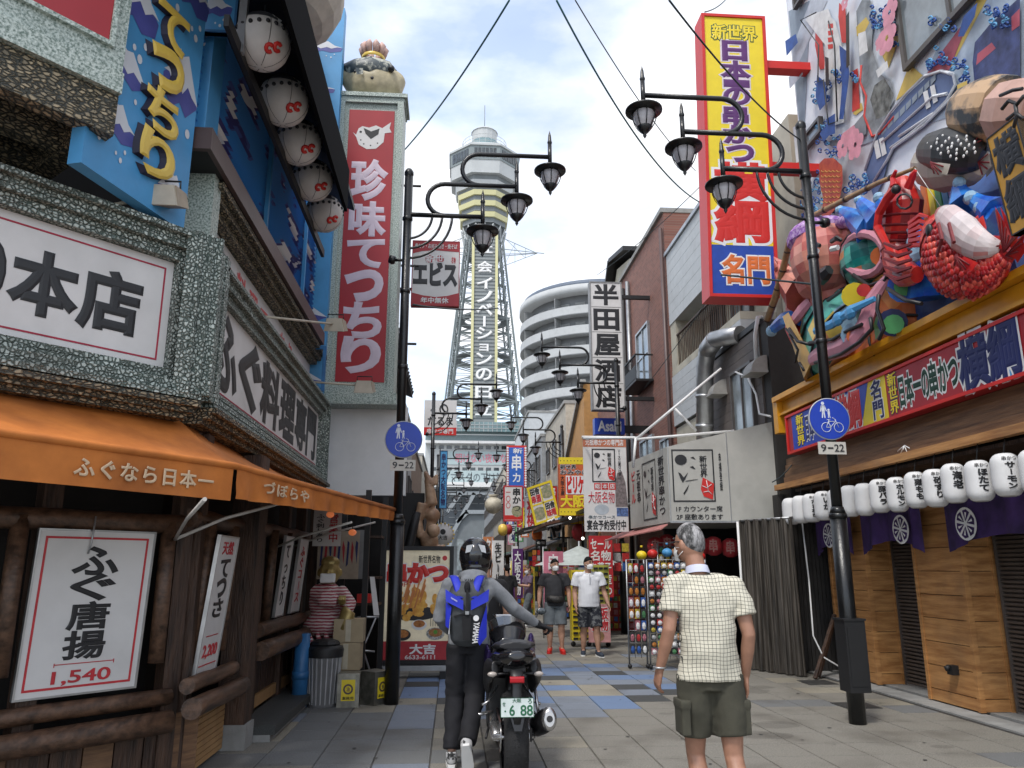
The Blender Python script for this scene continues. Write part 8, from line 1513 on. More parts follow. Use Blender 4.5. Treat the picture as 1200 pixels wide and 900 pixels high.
    # clothes
    def cl(nm, parts, mt, vx, amp=.006, sc=9, sm=3, lab=None):
        q = MB()
        for pts, rad in parts: q.tube(pts, rad, 18, ref=(1, 0, 0) if abs((V(pts[-1]) - V(pts[0])).normalized().x) < .75 else (0, 1, 0))
        for bc, br in balls: q.ball(bc, br, 16, 12)
        balls.clear()
        r = remesh(q, vx, sm, lambda v: v + V((noise.noise(v * sc), noise.noise(v * sc + V((5, 1, 3))), .2 * noise.noise(v * sc * 1.3))) * amp + V((noise.noise(V((v.x * 6, v.y * 6, v.z * 22))), 0, 0)) * amp * .7)
        return obj(nm, r, mt, t, label=lab)
    balls = []
    if top: 
        parts = [([P0 + V((0, 0, top['hem'])), P0 + V((0, 0, top['hem'] + .10)), P0.lerp(C0, .5), C0, C0 + V((0, 0, .07 * h / 1.72)), D['neck'] - V((0, -.0, .055)), D['neck'] - V((0, 0, .015))], [(.165 * g * top.get('wh', 1), .115 * g * top.get('b', 1)), (.163 * g, .118 * g * top.get('b', 1)), (.158 * g, .115 * g * top.get('b', 1)), (.168 * g, .115 * g), (.165 * g, .10 * g), (.115 * g, .085 * g), (.066, .066)])]
        for s_, S_ in (('L', -1), ('R', 1)):
            a, b, c = D['s' + s_], D['e' + s_], D['w' + s_]; L_ = top['sl']
            dn_ = (b - a).normalized(); tp = D['neck'] + V((S_ * .03, 0, -.055)); parts.append(([tp, tp.lerp(a, .5) + V((0, 0, .004)), a - V((S_ * .012, 0, .012))], [(.05, .05), (.056 * g, .056 * g), (.056 * g, .056 * g)])); parts.append(([C0 + V((S_ * .08, 0, .02)), a - V((S_ * .02, 0, .045))], [(.09 * g, .09 * g), (.06 * g, .06 * g)]))
            balls.append((a - V((S_ * .008, 0, .010)), .064 * g))
            if L_ <= 1: pts = [a - V((S_ * .008, 0, .010)), a.lerp(b, L_ * .5), a.lerp(b, L_)]; rr = [(.062 * g, .062 * g), (.066 * g, .066 * g), (.072 * g, .072 * g)]
            else: pts = [a - V((S_ * .008, 0, .010)), a.lerp(b, .5), b, b.lerp(c, .5), c.lerp(b, .04)]; rr = [(.064 * g, .064 * g), (.062 * g, .062 * g), (.058 * g, .058 * g), (.050 * g, .05 * g), (.038 * g, .038 * g)]
            parts.append((pts, [x for x in rr]))
        cl(top.get('name', 'shirt'), parts, topm, max(vox, .009), top.get('amp', .006))
    if bot:
        parts = [([P0 + V((0, 0, bot.get('rise', .07))), P0, P0 - V((0, 0, .10 * h / 1.72))], [(.143 * g, .100 * g), (.160 * g, .114 * g), (.15 * g, .11 * g)])]
        for s_, S_ in (('L', -1), ('R', 1)):
            a, b, c = D['h' + s_], D['k' + s_], D['a' + s_]; L_ = bot['len']; w2 = bot.get('w', 1.0)
            if L_ <= 1: pts = [a + V((0, 0, .02)), a.lerp(b, .4), a.lerp(b, .75), a.lerp(b, L_)]; rr = [(.095 * g, .10 * g), (.092 * g * w2, .096 * g), (.086 * g * w2, .088 * g), (.086 * g * w2, .088 * g)]
            else: pts = [a + V((0, 0, .02)), a.lerp(b, .5), b, b.lerp(c, .5), b.lerp(c, L_ - 1)]; rr = [(.092 * g, .100 * g), (.090 * g, .095 * g), (.080 * g, .083 * g), (.074 * g, .077 * g), (.070 * g, .074 * g)]
            parts.append((pts, rr))
        cl(bot.get('name', 'trousers'), parts, botm, max(vox, .009), bot.get('amp', .006))
    if shoe:
        for s_, S_ in (('L', -1), ('R', 1)):
            c = D['a' + s_]; f = V(D.get('f' + s_, (0, 1, 0))).normalized(); dn = V(D.get('dn' + s_, (0, 0, -1))); q = MB()
            q.tube([c - dn * .01 - f * .02, c + dn * .04 - f * .025, c + dn * .055 + f * .04, c + dn * .06 + f * .11, c + dn * .062 + f * .16], [.045, .046, .046, .044, .026], 12); o = obj('shoe', remesh(q, max(vox, .009), 2), shoe[0], t)
            q = MB(); sd = f.cross(dn).normalized(); b_ = c + dn * .078; ol = [b_ + f * x + sd * y for x, y in ((-.075, -.025), (-.075, .025), (0, .04), (.10, .045), (.17, .03), (.185, 0), (.17, -.03), (.10, -.045), (0, -.04))]; q.prism(ol, dn * .026); obj('sole', q, shoe[1], o)
    t.location = loc; t.rotation_euler = (0, 0, rot)
    return t, D, hc, hm, hr
# --- man in the checked shirt
CHK = bpy.data.materials.new('checked_cotton'); CHK.use_nodes = True; n = CHK.node_tree; K = n.links.new; tcn = n.nodes.new('ShaderNodeTexCoord'); nzz = n.nodes.new('ShaderNodeTexNoise'); nzz.inputs['Scale'].default_value = 5; K(tcn.outputs['Object'], nzz.inputs[0])
vm = n.nodes.new('ShaderNodeVectorMath'); vm.operation = 'MULTIPLY_ADD'; vm.inputs[1].default_value = (.035, .035, .035); K(nzz.outputs['Color'], vm.inputs[0]); K(tcn.outputs['Object'], vm.inputs[2]); sp_ = n.nodes.new('ShaderNodeSeparateXYZ'); K(vm.outputs[0], sp_.inputs[0])
def mnode(op, a, b=None):
    x = n.nodes.new('ShaderNodeMath'); x.operation = op
    (K(a, x.inputs[0]) if not isinstance(a, (int, float)) else setattr(x.inputs[0], 'default_value', a))
    if b is not None: (K(b, x.inputs[1]) if not isinstance(b, (int, float)) else setattr(x.inputs[1], 'default_value', b))
    return x.outputs[0]
px_ = mnode('LESS_THAN', mnode('FRACT', mnode('MULTIPLY', mnode('ADD', sp_.outputs[0], 5.0), 48.0)), .12); pz_ = mnode('LESS_THAN', mnode('FRACT', mnode('MULTIPLY', mnode('ADD', sp_.outputs[2], 5.0), 48.0)), .12)
ln_ = mnode('MAXIMUM', px_, pz_); mxn = n.nodes.new('ShaderNodeMix'); mxn.data_type = 'RGBA'; K(ln_, mxn.inputs[0]); mxn.inputs[6].default_value = (.56, .53, .43, 1); mxn.inputs[7].default_value = (.08, .08, .07, 1); K(mxn.outputs[2], n.nodes['Principled BSDF'].inputs['Base Color']); n.nodes['Principled BSDF'].inputs['Roughness'].default_value = .85
OLV = mat('olive_cotton', (.058, .055, .038), rough=.9, var=.15, scale=8, bump=.2, bscale=300); GRYH = mat('grey_streaked_hair', (.34, .33, .33), col2=(.03, .03, .03), rough=.5, scale=26, stretch=(1, 1, .35), lo=.42, hi=.6, bump=.6, bscale=90)
TANSK = mat('skin_sunburnt', (.36, .185, .12), rough=.5, var=.10, scale=14)
X0, Y0 = 1.45, 4.5
J = dict(pel=(0, 0, .94), chest=(.0, -.01, 1.27), neck=(-.03, .03, 1.475), head=(-.055, .07, 1.635), sL=(-.185, .0, 1.41), sR=(.18, -.01, 1.40), eL=(-.228, -.03, 1.16), wL=(-.270, .05, .94), eR=(.222, -.05, 1.13), wR=(.215, .03, .90), hL=(-.09, 0, .90), hR=(.09, 0, .90), kL=(-.085, .05, .50), kR=(.10, -.04, .50), aL=(-.07, .0, .10), aR=(.10, -.16, .12), dL=(-.12, .35, -.9), dR=(.02, .15, -1), nL=(1, .2, 0), nR=(-1, 0, 0))
t, D, hc, hm, hr = figure('grey-haired man in a cream checked short-sleeved shirt and olive cargo shorts, seen from behind', (X0, Y0, 0), 0, 1.75, J, g=1.0, skin=TANSK, vox=.006, hair=(.85, 1.45, 2.05), hairm=GRYH, mask=True, face=.55, glasses=True, top=dict(hem=-.05, sl=.62, wh=1.14, b=1.15, amp=.013), topm=CHK, bot=dict(len=.74, rise=.0, w=1.08, name='shorts', amp=.009), botm=OLV, shoe=(BLACK, WHITE))
q = MB(); nk = V((X0, Y0, 0)) + D['neck']; q.tube([nk + V((.066 * math.cos(a), .064 * math.sin(a), .004 + .018 * -math.sin(a))) for a in [i * math.pi / 10 for i in range(21)]], [(.011, .030)] * 21, 8, cap=False, ref=(1, 0, 0)) if False else q.lathe([(.073, -.022), (.069, .0), (.063, .024), (.058, .026), (.060, .0), (.066, -.02)], nk + V((0, 0, .006)), 24, axis=(0, .25, 1)); obj('collar', q, mat('towel_lilac_white', (.52, .54, .66), rough=.9), t)
for s_ in (-1, 1):
    c = V((X0, Y0, 0)) + V((s_ * .168, -.01, .70)); q = MB(); q.box(c + V((-.025, -.075, -.09)), c + V((.025, .075, .085))); q.box(c + V((-.03, -.08, .05)), c + V((.03, .08, .092))); obj('cargo_pocket', remesh(q, .008, 3), OLV, t)
q = MB(); wc = V((X0, Y0, 0)) + D['wL']; q.tube([wc + V((.034 * math.cos(a), .034 * math.sin(a), .01)) for a in [i * math.pi / 8 for i in range(17)]], .006, 6); obj('bracelet', q, STEEL, t)
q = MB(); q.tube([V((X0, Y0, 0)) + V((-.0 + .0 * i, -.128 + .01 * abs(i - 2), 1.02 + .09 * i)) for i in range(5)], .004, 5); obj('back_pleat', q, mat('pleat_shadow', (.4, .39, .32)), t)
# --- rider
GRYJ = mat('grey_sweat_jersey', (.24, .25, .265), rough=.95, var=.08, scale=30, bump=.2, bscale=300); BLKC = mat('black_cotton', (.012, .012, .014), rough=.9, var=.2, scale=6); NVYC = mat('black_trousers', (.010, .010, .014), rough=.85, var=.2, scale=6)
X1, Y1 = .14, 6.55
J = dict(pel=(0, 0, .93), chest=(.0, .0, 1.24), neck=(.03, .03, 1.43), head=(.05, .07, 1.575), sL=(-.175, .0, 1.37), sR=(.19, .06, 1.37), eL=(-.235, .03, 1.10), wL=(-.15, .24, .98), eR=(.37, .12, 1.17), wR=(.585, .26, 1.035), hL=(-.085, 0, .88), hR=(.085, 0, .88), kL=(-.10, .06, .50), kR=(.055, -.02, .50), aL=(-.12, -.06, .11), aR=(-.01, -.30, .21), fR=(.1, .45, -.9), dnR=(0, -.9, -.45), dR=(.9, .5, -.3), nR=(0, .3, -1), gripR=(1, 0, 0))
t, D, hc, hm, hr = figure('motorcyclist in a black helmet, grey jersey and blue and black backpack pushing the motorcycle', (X1, Y1, 0), 0, 1.68, J, g=.98, vox=.006, helmet=True, face=-.15, top=dict(hem=-.03, sl=2, amp=.012, name='jersey'), topm=GRYJ, bot=dict(len=1.95, amp=.010), botm=NVYC, shoe=(mat('shoe_white_black', (.45, .45, .45), col2=(.02, .02, .02), rough=.6, scale=22, lo=.45, hi=.5), WHITE))
W_ = V((X1, Y1, 0)); hcw = W_ + hc; HELM = mat('helmet_gloss_black', (.012, .012, .014), rough=.08, var=.1, spec=.8); q = MB(); q.ball(hcw + V((0, 0, .025)), (.135, .165, .15), 26, 18); q.tube([hcw + V((0, 0, -.05)), hcw + V((0, .01, -.125))], [(.125, .15), (.10, .13)], 22, ref=(1, 0, 0)); q.ball(hcw + V((0, .09, -.07)), (.085, .085, .06), 14, 10); ho = obj('helmet', remesh(q, .010, 4), HELM, t)
q = MB(); 
for s_ in (-1, 1): q.add([hcw + V((s_ * .02, -.150, .11)), hcw + V((s_ * .045, -.158, .05)), hcw + V((s_ * .085, -.140, .04)), hcw + V((s_ * .075, -.12, .10))], [(0, 1, 2, 3)])
obj('silver_graphic', q, mat('silver_graphic', (.5, .52, .54), rough=.2), ho); q = MB(); q.tube([hcw + V((.135 * math.cos(a), .165 * math.sin(a), -.005)) for a in [.5 + i * .21 for i in range(11)]], .02, 8); obj('visor', q, GLASSD, ho)
q = MB(); nk = W_ + D['neck']; q.tube([nk + V((.088 * math.cos(a), .080 * math.sin(a) - .02, -.005 + .03 * -math.sin(a))) for a in [i * math.pi / 10 for i in range(21)]], .035, 10, cap=False); q.ball(nk + V((0, -.105, -.04)), (.11, .045, .07), 14, 10); obj('hood', remesh(q, .012, 4), GRYJ, t)
f = Fr(nk + V((-.07, -.158, -.055)), (.14, 0, 0), (0, .01, .035)); text(f, 'YAMAHA', (0, 0, 1, 1), INK, t, bold=.02, t=.003, n0=.004)
# rolled glove
q = MB(); w2 = W_ + D['wR']; d = V((.9, .5, -.3)).normalized(); q.tube([w2 - d * .03, w2 + d * .02], .036, 12); hand(q, w2, d, (0, .3, -1), 1, curl=.45, s=1.22, grip=True); obj('glove', remesh(q, .007, 2), BLKC, t)
# backpack
BPB = mat('backpack_blue', (.015, .03, .50), rough=.6, var=.1); BPK = mat('backpack_charcoal', (.05, .055, .06), rough=.7, var=.2, scale=12)
t = thing('backpack', 'blue and charcoal backpack with a white YAMAHA mark worn by the motorcyclist', 'backpack', W_ + V((0, -.2, .95))); c = W_ + V((-.02, -.20, 1.16)); q = MB(); q.tube([c + V((.01, .02, -.24)), c + V((.01, -.0, -.20)), c + V((0, -.03, -.02)), c + V((0, -.02, .12)), c + V((0, .02, .19)), c + V((0, .04, .22))], [(.11, .05), (.135, .075), (.15, .095), (.155, .085), (.13, .06), (.08, .03)], 18, ref=(1, 0, 0)); obj('bag', remesh(q, .010, 3), BPK, t)
def patch(pts, m, nm, dep=.012):  # panel lying on the bag face
    q = MB(); q.prism([c + V(p) for p in pts], (0, -dep, 0)); return obj(nm, q, m, t)
patch([(-.170, -.095, .175), (-.03, -.130, .09), (-.03, -.130, .02), (-.165, -.10, .085)], BPB, 'blue_flap'); patch([(.170, -.095, .175), (.165, -.10, .085), (.03, -.130, .02), (.03, -.130, .09)], BPB, 'blue_flap')
patch([(.155, -.075, .06), (.155, -.07, -.18), (.10, -.09, -.245), (.075, -.095, -.20), (.12, -.10, -.05)], BPB, 'side_stripe'); patch([(-.165, -.06, .08), (-.12, -.09, .04), (-.14, -.08, -.12), (-.165, -.06, -.10)], BPB, 'side_stripe')
for s_ in (-1, 1): q = MB(); q.tube([c + V((s_ * .045, -.10, .10)), c + V((s_ * .075, -.03, .20)), c + V((s_ * .10, .02, .26)), c + V((s_ * .115, .10, .27))], [(.034, .012)] * 4, 8, ref=(1, 0, 0)); obj('shoulder_strap', q, BPB, t)
obj('centre_strap', MB().bar(c + V((0, -.12, .17)), c + V((0, -.142, .0)), .018, .02, up=(0, -1, 0)), BLKC, t); q = MB(); q.ball(c + V((0, -.09, .19)), (.025, .02, .045), 10, 8); obj('grab_loop', q, BLKC, t)
obj('strap', MB().bar(c + V((0, -.142, .0)), c + V((-.10, -.11, -.03)), .012, .012, up=(0, -1, 0)), BLKC, t); obj('strap', MB().bar(c + V((0, -.142, .0)), c + V((.10, -.11, -.06)), .012, .012, up=(0, -1, 0)), BLKC, t); obj('buckle', MB().box(c + V((-.014, -.152, -.012)), c + V((.014, -.14, .012))), STEEL, t)
patch([(-.04, -.115, -.02), (.03, -.12, -.02), (.025, -.115, -.20), (-.03, -.11, -.20)], BLKC, 'black_pocket', .02); patch([(-.13, -.07, -.02), (-.125, -.072, -.02), (-.135, -.06, -.16), (-.14, -.06, -.16)], WHITE, 'reflective_piping', .02)
f = Fr(c + V((.045, -.128, -.23)), (.006, .02, .17), (-.045, 0, -.0)); f = Fr(c + V((.055, -.13, -.07)), (-.012, .01, -.155), (.042, 0, -.004)); text(f, 'YAMAHA', (0, 0, 1, 1), WO, t, bold=.03, n0=.004, t=.003); q = MB(); disc(q, Fr(c + V((.045, -.138, -.065)), (.05, 0, 0), (0, 0, .05)), .5, .5, .022, .003, 18); obj('round_mark', q, WO, t); f = Fr(c + V((-.125, -.125, .105)), (.05, -.012, -.025), (0, 0, .012)); text(f, 'YAMAHA', (0, 0, 1, 1), WO, t, n0=.004, t=.002)
# --- pair walking towards us
CAMO = mat('camouflage_cotton', (.012, .014, .022), col2=(.11, .115, .12), rough=.9, scale=16, lo=.44, hi=.50); GSH = mat('grey_denim', (.13, .15, .165), rough=.9, var=.15); BTS = mat('faded_black_tshirt', (.028, .028, .032), rough=.9, var=.1); POLO = mat('white_polo_cotton', (.66, .67, .70), rough=.9, var=.03)
H = 1.69
J = dict(eL=(-.275, .0, 1.08), wL=(-.33, .10, .86), eR=(.25, -.02, 1.07), wR=(.245, .06, .83), kL=(-.11, .10, .48), kR=(.09, -.02, .48), aL=(-.13, .10, .10), aR=(.10, -.10, .10), fR=(.2, 1, 0), fL=(-.35, 1, -.1), hL=(-.09, 0, .87), hR=(.09, 0, .87))
t, D, hc, hm, hr = figure('man in a white polo shirt, dark camouflage shorts and face mask walking towards the viewer', (2.42, 14.05, 0), math.pi, H, J, g=1.2, vox=.009, hair=(1.08, 1.5, 1.9), mask=True, face=.55, top=dict(hem=-.07, sl=.62, b=1.25, wh=1.05), topm=POLO, bot=dict(len=.98, w=1.1, name='shorts'), botm=CAMO, shoe=(mat('navy_trainer', (.02, .03, .05), rough=.7), WHITE), hs=1.0)
q = MB(); nk = D['neck']; 
def wl(t, v): return t.location + Matrix.Rotation(t.rotation_euler.z, 3, 'Z') @ V(v)
def addp(t, nm, q, m):   # part given in the person's own coordinates
    off = t.location.copy(); q.v = [v + off for v in q.v]; return obj(nm, q, m, t)
q.tube([nk + V((.075 * math.cos(a), .075 * math.sin(a), .0 + .025 * -math.sin(a))) for a in [i * math.pi / 8 for i in range(17)]], .014, 6, cap=False); addp(t, 'collar', q, POLO)
q = MB(); q.box((-.008, .135, 1.22), (.008, .15, 1.38)); addp(t, 'button_placket', q, POLO)
H = 1.66
J = dict(eL=(-.26, .02, 1.06), wL=(-.25, .10, .83), eR=(.275, -.02, 1.07), wR=(.30, .06, .85), kL=(-.10, .08, .47), kR=(.10, .03, .47), aL=(-.11, .06, .10), aR=(.10, -.02, .10), fR=(.25, 1, 0), fL=(-.1, 1, 0), hL=(-.09, 0, .86), hR=(.09, 0, .86))
t, D, hc, hm, hr = figure('man in a black T-shirt, grey shorts and bright red shoes with a face mask', (1.88, 14.55, 0), math.pi, H, J, g=1.17, vox=.009, hair=(1.08, 1.5, 1.95), mask=True, face=.35, top=dict(hem=-.06, sl=.6, b=1.2), topm=BTS, bot=dict(len=.95, w=1.1, name='shorts'), botm=GSH, shoe=(BRED, BRED))
q = MB(); q.tube([(-.12, .15, .95), (-.03, .18, .93), (.10, .16, .95), (.16, .12, .97)], [(.05, .04), (.065, .045), (.06, .045), (.03, .03)], 12, ref=(0, 0, 1)); ct = thing('waist_bag', 'dark patterned pouch held at the waist of the man in black', 'bag', wl(t, (0, .16, .95))); q.v = [wl(t, v) for v in q.v]; obj('pouch', q, mat('pouch_dark', (.05, .045, .04), var=.5, scale=30), ct); q = MB(); q.tube([wl(t, (-.14, .14, .99)), wl(t, (-.10, .14, 1.35)), wl(t, (.02, .02, 1.42))], .010, 6); obj('strap', q, BLKC, ct)
# --- person in black behind the motorcycle
J = dict(eL=(-.25, .0, 1.05), wL=(-.23, .12, .85), eR=(.235, .0, 1.04), wR=(.215, .13, .82), kL=(-.09, .12, .47), kR=(.10, -.03, .47), aL=(-.10, .14, .10), aR=(.10, -.12, .12), hL=(-.085, 0, .86), hR=(.085, 0, .86))
figure('person in a black T-shirt and grey jeans walking just ahead of the motorcyclist', (.36, 8.7, 0), 0, 1.65, J, g=1.0, vox=.010, hair=(1.0, 1.6, 2.3), mask=False, top=dict(hem=-.06, sl=.62), topm=BLKC, bot=dict(len=1.95), botm=GSH, shoe=(BLACK, WHITE))
# --- two distant walkers
J = dict(eL=(-.22, .0, 1.0), wL=(-.18, .14, .86), eR=(.22, .0, 1.0), wR=(.24, .1, .80), kL=(-.09, .1, .45), kR=(.08, -.02, .45), aL=(-.10, .1, .10), aR=(.08, -.12, .12), hL=(-.08, 0, .82), hR=(.08, 0, .82))
t, D, hc, hm, hr = figure('dark-haired woman in a loose black top walking away down the street', (1.30, 18.8, 0), .2, 1.58, J, g=.95, vox=.012, hair=(.9, 1.7, 2.3), top=dict(hem=-.08, sl=.8, wh=1.2, b=1.2), topm=BLKC, bot=dict(len=1.9), botm=NVYC, shoe=(WHITE, WHITE))
q = MB(); q.tube([hc + V((0, -.09, .04)), hc + V((0, -.13, -.02)), hc + V((0, -.11, -.10))], [.035, .03, .012], 8); addp(t, 'ponytail', q, HAIRB)
J = dict(eL=(-.2, .08, 1.03), wL=(-.08, .28, 1.06), eR=(.2, .08, 1.03), wR=(.08, .30, 1.05), kL=(-.08, .14, .45), kR=(.08, -.03, .45), aL=(-.08, .14, .10), aR=(.08, -.14, .12), dL=(.4, 1, .2), dR=(-.4, 1, .2), nL=(0, 0, 1), nR=(0, 0, 1), hL=(-.08, 0, .82), hR=(.08, 0, .82))
t, D, hc, hm, hr = figure('masked woman in a mauve top and grey jeans holding a white leaflet', (1.98, 20.6, 0), 1.9, 1.56, J, g=.95, vox=.012, hair=(.8, 1.7, 2.4), hairm=mat('hair_brown', (.08, .04, .025), rough=.5), mask=True, nod=-.3, top=dict(hem=-.06, sl=.7), topm=mat('mauve_top', (.16, .11, .17), rough=.9), bot=dict(len=1.9), botm=GSH, shoe=(WHITE, WHITE))
lf = thing('leaflet', 'white leaflet held by the woman in the mauve top', 'paper', wl(t, (0, .42, 1.05))); q = MB(); q.hexa([wl(t, v) for v in ((-.1, .36, 1.04), (.1, .36, 1.04), (.1, .48, 1.16), (-.1, .48, 1.16), (-.1, .355, 1.045), (.1, .355, 1.045), (.1, .475, 1.165), (-.1, .475, 1.165))]); obj('sheet', q, WHITE, lf)
# ============================================================ MOTORCYCLE
BKX, BY = .46, 5.98
t = thing('motorcycle', 'black and violet sports motorcycle seen from behind with plate 6 88', 'motorcycle', (BKX, BY, 0)); Bk = lambda x, y, z: V((BKX + x, BY + y, z))
TYR = mat('tyre_rubber', (.018, .018, .019), rough=.85, var=.2, bump=.3, bscale=120); PLB = mat('black_plastic', (.016, .016, .018), rough=.4, var=.2); GLB = mat('gloss_black_bodywork', (.01, .01, .012), rough=.12, spec=.7); CHR = mat('brushed_metal', (.55, .55, .56), rough=.25, metal=.9, var=.08); VIOM = mat('violet_metal_paint', (.045, .025, .12), rough=.2, metal=.3)
def wheel(y, r, w_, nm):
    wo = obj(nm, MB().lathe([(r * .78, -w_ * .45), (r * .93, -w_ * .5), (r * .99, -w_ * .28), (r, 0), (r * .99, w_ * .28), (r * .93, w_ * .5), (r * .78, w_ * .45)], Bk(0, y, r), 40, axis=(1, 0, 0)), TYR, t)
    q = MB(); q.lathe([(r * .80, -w_ * .4), (r * .72, -w_ * .36), (r * .72, w_ * .36), (r * .80, w_ * .4)], Bk(0, y, r), 36, axis=(1, 0, 0)); q.lathe([(0, -.05), (.05, -.05), (.05, .05), (0, .05)], Bk(0, y, r), 16, axis=(1, 0, 0))
    for k in range(5): a = k * 1.2566; q.bar(Bk(0, y, r), Bk(0, y + r * .74 * math.cos(a), r + r * .74 * math.sin(a)), .035, .03, up=(1, 0, 0))
    obj('rim', q, GLB, wo); q = MB()
    for k in range(44):
        a = k * math.pi / 22
        for s_ in (-1, 1): q.bar(Bk(s_ * .01, y + (r + .0005) * math.cos(a), r + (r + .0005) * math.sin(a)), Bk(s_ * w_ * .42, y + (r * .955) * math.cos(a + .09), r + (r * .955) * math.sin(a + .09)), .004, .006)
    obj('tread_grooves', q, BLACK, wo, kind='stuff')
wheel(0, .315, .17, 'rear_wheel'); wheel(1.40, .30, .12, 'front_wheel')
q = MB(); q.tube([Bk(0, -.33, .90), Bk(0, -.25, .885), Bk(0, -.05, .86), Bk(0, .25, .82), Bk(0, .5, .80)], [(.06, .03), (.125, .06), (.165, .085), (.17, .09), (.13, .08)], 16, ref=(1, 0, 0)); obj('tail_cowl', remesh(q, .009, 3), GLB, t)
q = MB(); q.tube([Bk(0, -.22, .955), Bk(0, -.12, .955), Bk(0, .10, .925)], [(.12, .03), (.155, .04), (.16, .04)], 14, ref=(1, 0, 0)); obj('pillion_seat', remesh(q, .008, 3), PLB, t)
q = MB(); q.tube([Bk(0, .14, .86), Bk(0, .35, .84), Bk(0, .58, .86)], [(.14, .03), (.15, .04), (.12, .04)], 14, ref=(1, 0, 0)); obj('rider_seat', remesh(q, .009, 3), PLB, t)
q = MB(); q.tube([Bk(0, .5, .90), Bk(0, .62, .96), Bk(0, .82, 1.0), Bk(0, 1.0, .93)], [(.10, .05), (.15, .09), (.17, .11), (.12, .08)], 18, ref=(1, 0, 0)); obj('fuel_tank', remesh(q, .01, 4), GLB, t)
for s_ in (-1, 1):
    q = MB(); q.tube([Bk(s_ * .16, .40, .80), Bk(s_ * .20, .70, .85), Bk(s_ * .21, .95, .75), Bk(s_ * .16, 1.1, .55)], [(.02, .07), (.035, .13), (.035, .16), (.02, .10)], 12, ref=(1, 0, 0)); obj('side_fairing', remesh(q, .010, 3), VIOM, t)
    q = MB(); q.tube([Bk(s_ * .14, -.10, .80), Bk(s_ * .18, .08, .75), Bk(s_ * .17, .35, .66)], [(.03, .05), (.04, .10), (.04, .11)], 10, ref=(1, 0, 0)); obj('rear_side_panel', remesh(q, .009, 3), PLB, t)
    q = MB(); q.tube([Bk(s_ * .05, -.18, .77), Bk(s_ * .14, -.19, .765)], .008, 6); o = obj('turn_signal', q, PLB, t); q = MB(); q.ball(Bk(s_ * .165, -.195, .765), (.035, .018, .018), 12, 8); obj('lens', q, mat('amber_clear', (.45, .40, .36), rough=.15), o)
    obj('swingarm', MB().tube([Bk(s_ * .115, 0, .315), Bk(s_ * .12, .3, .35), Bk(s_ * .09, .6, .42)], [(.03, .045)] * 3, 10), CHR if s_ < 0 else PLB, t)
    q = MB(); q.tube([Bk(s_ * .13, .42, .42), Bk(s_ * .22, .40, .40), Bk(s_ * .28, .40, .40)], .012, 8); obj('foot_peg', q, CHR, t)
    q = MB(); q.tube([Bk(s_ * .10, .30, .62), Bk(s_ * .17, .22, .52), Bk(s_ * .22, .20, .50)], .011, 8); obj('pillion_peg', q, CHR, t)
    q = MB(); q.tube([Bk(s_ * .02, .92, 1.03), Bk(s_ * .18, .94, 1.035), Bk(s_ * .30, .90, 1.01), Bk(s_ * .34, .88, 1.0)], .013, 10); hb = obj('handlebar', q, PLB, t); q = MB(); q.tube([Bk(s_ * .27, .91, 1.015), Bk(s_ * .40, .86, .985)], .020, 12); obj('grip', q, TYR, hb); q = MB(); q.tube([Bk(s_ * .28, .98, 1.01), Bk(s_ * .40, .97, .97)], .007, 6); obj('lever', q, CHR, hb)
    q = MB(); q.tube([Bk(s_ * .24, .95, 1.03), Bk(s_ * .30, .98, 1.13)], .007, 6); mo = obj('mirror', q, PLB, t); q = MB(); q.ball(Bk(s_ * .32, .985, 1.13), (.045, .012, .028), 14, 8); obj('mirror_glass', q, GLASSD, mo)
    obj('fork', MB().tube([Bk(s_ * .10, .95, .98), Bk(s_ * .11, 1.38, .31)], .024, 10), CHR, t)
q = MB(); q.box(Bk(-.09, .86, 1.06), Bk(.09, .93, 1.11)); obj('instrument_cluster', remesh(q, .008, 2), CHR, t); q = MB(); q.tube([Bk(0, 1.1, .95), Bk(0, 1.25, .88), Bk(0, 1.38, .80)], [(.11, .10), (.12, .12), (.07, .07)], 14, ref=(1, 0, 0)); obj('headlight_cowl', remesh(q, .012, 3), GLB, t)
q = MB(); q.box(Bk(-.16, .45, .30), Bk(.16, .95, .66)); q.tube([Bk(-.16, .8, .35), Bk(.18, .8, .35)], .12, 16); obj('engine', remesh(q, .012, 4), PLB, t)
obj('frame_spar', MB().bar(Bk(0, -.1, .80), Bk(0, .9, .70), .16, .06), PLB, t)
q = MB(); q.tube([Bk(0, -.28, .80), Bk(0, -.30, .70), Bk(0, -.33, .55), Bk(0, -.345, .46)], [(.05, .02), (.035, .015), (.04, .012), (.025, .01)], 10, ref=(1, 0, 0)); obj('plate_hanger', q, PLB, t)
q = MB(); q.prism([Bk(-.065, -.325, .56), Bk(.065, -.325, .56), Bk(.03, -.36, .42), Bk(-.02, -.36, .42)], (0, .012, 0)); obj('mudguard', q, PLB, t)
f = Fr(Bk(-.115, -.350, .505), (.23, 0, 0), (0, .018, .124)); pl_ = MB(); slab(pl_, f, .003); po = obj('licence_plate', pl_, mat('plate_pale_green_white', (.62, .70, .68), rough=.4), t); GRN = mat('plate_green', (.01, .12, .05)); obj('rim_line', ring(MB(), f, .004, -.001, .001), GRN, po)
text(f, '大阪', (.36, .76, .62, .95), GRN, po, n0=.002, t=.001); text(f, 'ろ', (.82, .70, .94, .94), GRN, po, n0=.002, t=.001, fill=True); text(f, 'せ', (.06, .58, .15, .78), GRN, po, n0=.002, t=.001, fill=True); text(f, '6', (.27, .10, .42, .62), GRN, po, bold=.02, n0=.002, t=.001); text(f, '88', (.60, .10, .96, .62), GRN, po, bold=.02, n0=.002, t=.001); q = MB(); disc(q, f, .14, .32, .006, .002, 10); obj('dot', q, GRN, po)
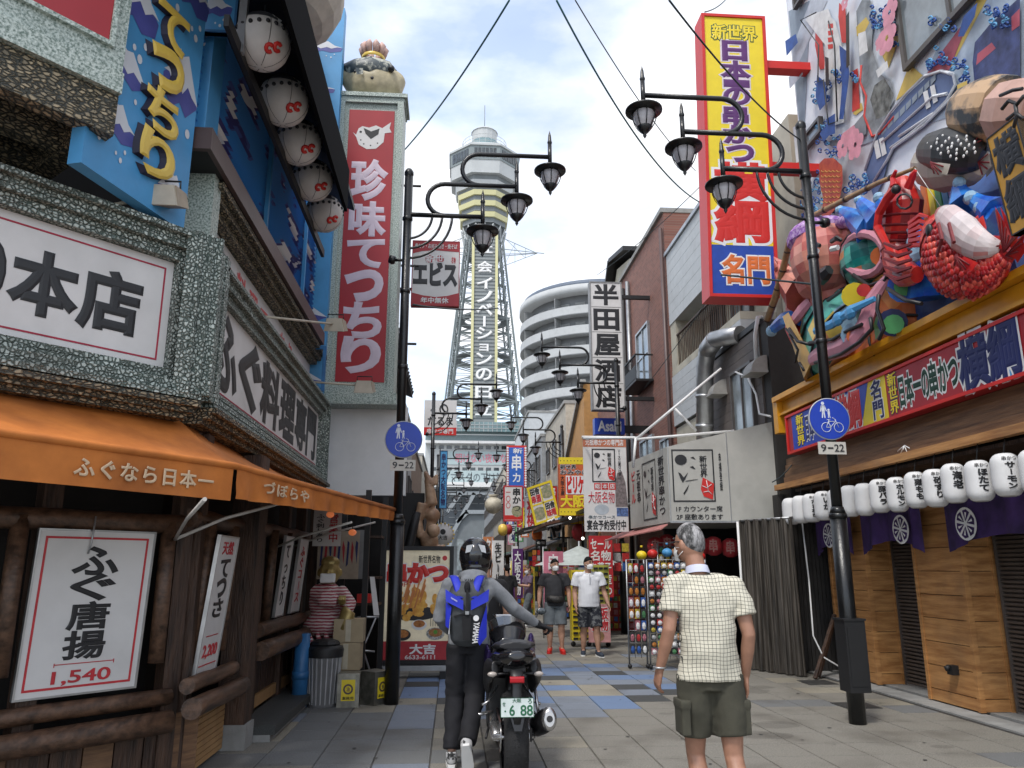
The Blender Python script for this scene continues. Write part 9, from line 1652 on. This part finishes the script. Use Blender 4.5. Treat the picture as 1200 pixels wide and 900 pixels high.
q = MB(); q.box(Bk(-.05, -.345, .725), Bk(.05, -.30, .765)); obj('tail_light', remesh(q, .005, 1), mat('tail_lens_red', (.42, .012, .02), rough=.15), t)
q = MB(); q.tube([Bk(.19, .55, .30), Bk(.20, .25, .34), Bk(.22, -.02, .42), Bk(.235, -.17, .46)], [(.04, .04), (.058, .075), (.062, .085), (.05, .075)], 18, ref=(1, 0, 0)); mu = obj('muffler', q, PLB, t); q = MB(); q.tube([Bk(.235, -.165, .46), Bk(.238, -.20, .466), Bk(.238, -.215, .468)], [(.055, .08), (.052, .078), (.034, .05)], 20, ref=(1, 0, 0)); obj('end_cap', q, CHR, mu); q = MB(); q.tube([Bk(.238, -.2155, .468), Bk(.238, -.222, .47)], .022, 14); obj('outlet', q, BLACK, mu); obj('muffler_bracket', MB().tube([Bk(.19, .05, .45), Bk(.17, .12, .62)], .012, 8), CHR, mu)
q = MB(); q.lathe([(.05, -.004), (.10, -.004), (.10, .004), (.05, .004)], Bk(-.095, 0, .315), 40, axis=(1, 0, 0)); obj('sprocket', q, CHR, t); q = MB()
for s_ in (-1, 1): q.bar(Bk(-.095, 0, .315 + s_ * .098), Bk(-.095, .6, .40 + s_ * .04), .012, .014)
obj('chain', q, BRNM, t); q = MB(); q.lathe([(.06, -.003), (.11, -.003), (.11, .003), (.06, .003)], Bk(.105, 0, .315), 40, axis=(1, 0, 0)); obj('brake_disc', q, CHR, t); obj('axle_nut', MB().tube([Bk(-.15, 0, .315), Bk(.15, 0, .315)], .018, 8), CHR, t); q = MB(); q.box(Bk(.09, -.10, .30), Bk(.125, -.04, .38)); obj('caliper', q, PLB, t)
obj('rear_shock', MB().tube([Bk(0, .30, .45), Bk(0, .38, .75)], .035, 10), PLB, t); obj('side_stand', MB().tube([Bk(-.14, .5, .34), Bk(-.19, .2, .27)], .010, 6), PLB, t)
for i in range(5): obj('cable_run', MB().tube([Bk(-.06 + .03 * i, .90, 1.05), Bk(-.10 + .05 * i, 1.02, 1.10 - .01 * i), Bk(-.05 + .02 * i, 1.15, .95)], .005, 5), PLB, t)
q = MB(); q.bar(Bk(.02, -.12, .93), Bk(-.05, .9, 1.04), .01, .01); 
bpy.data.scenes.remove(TMP)
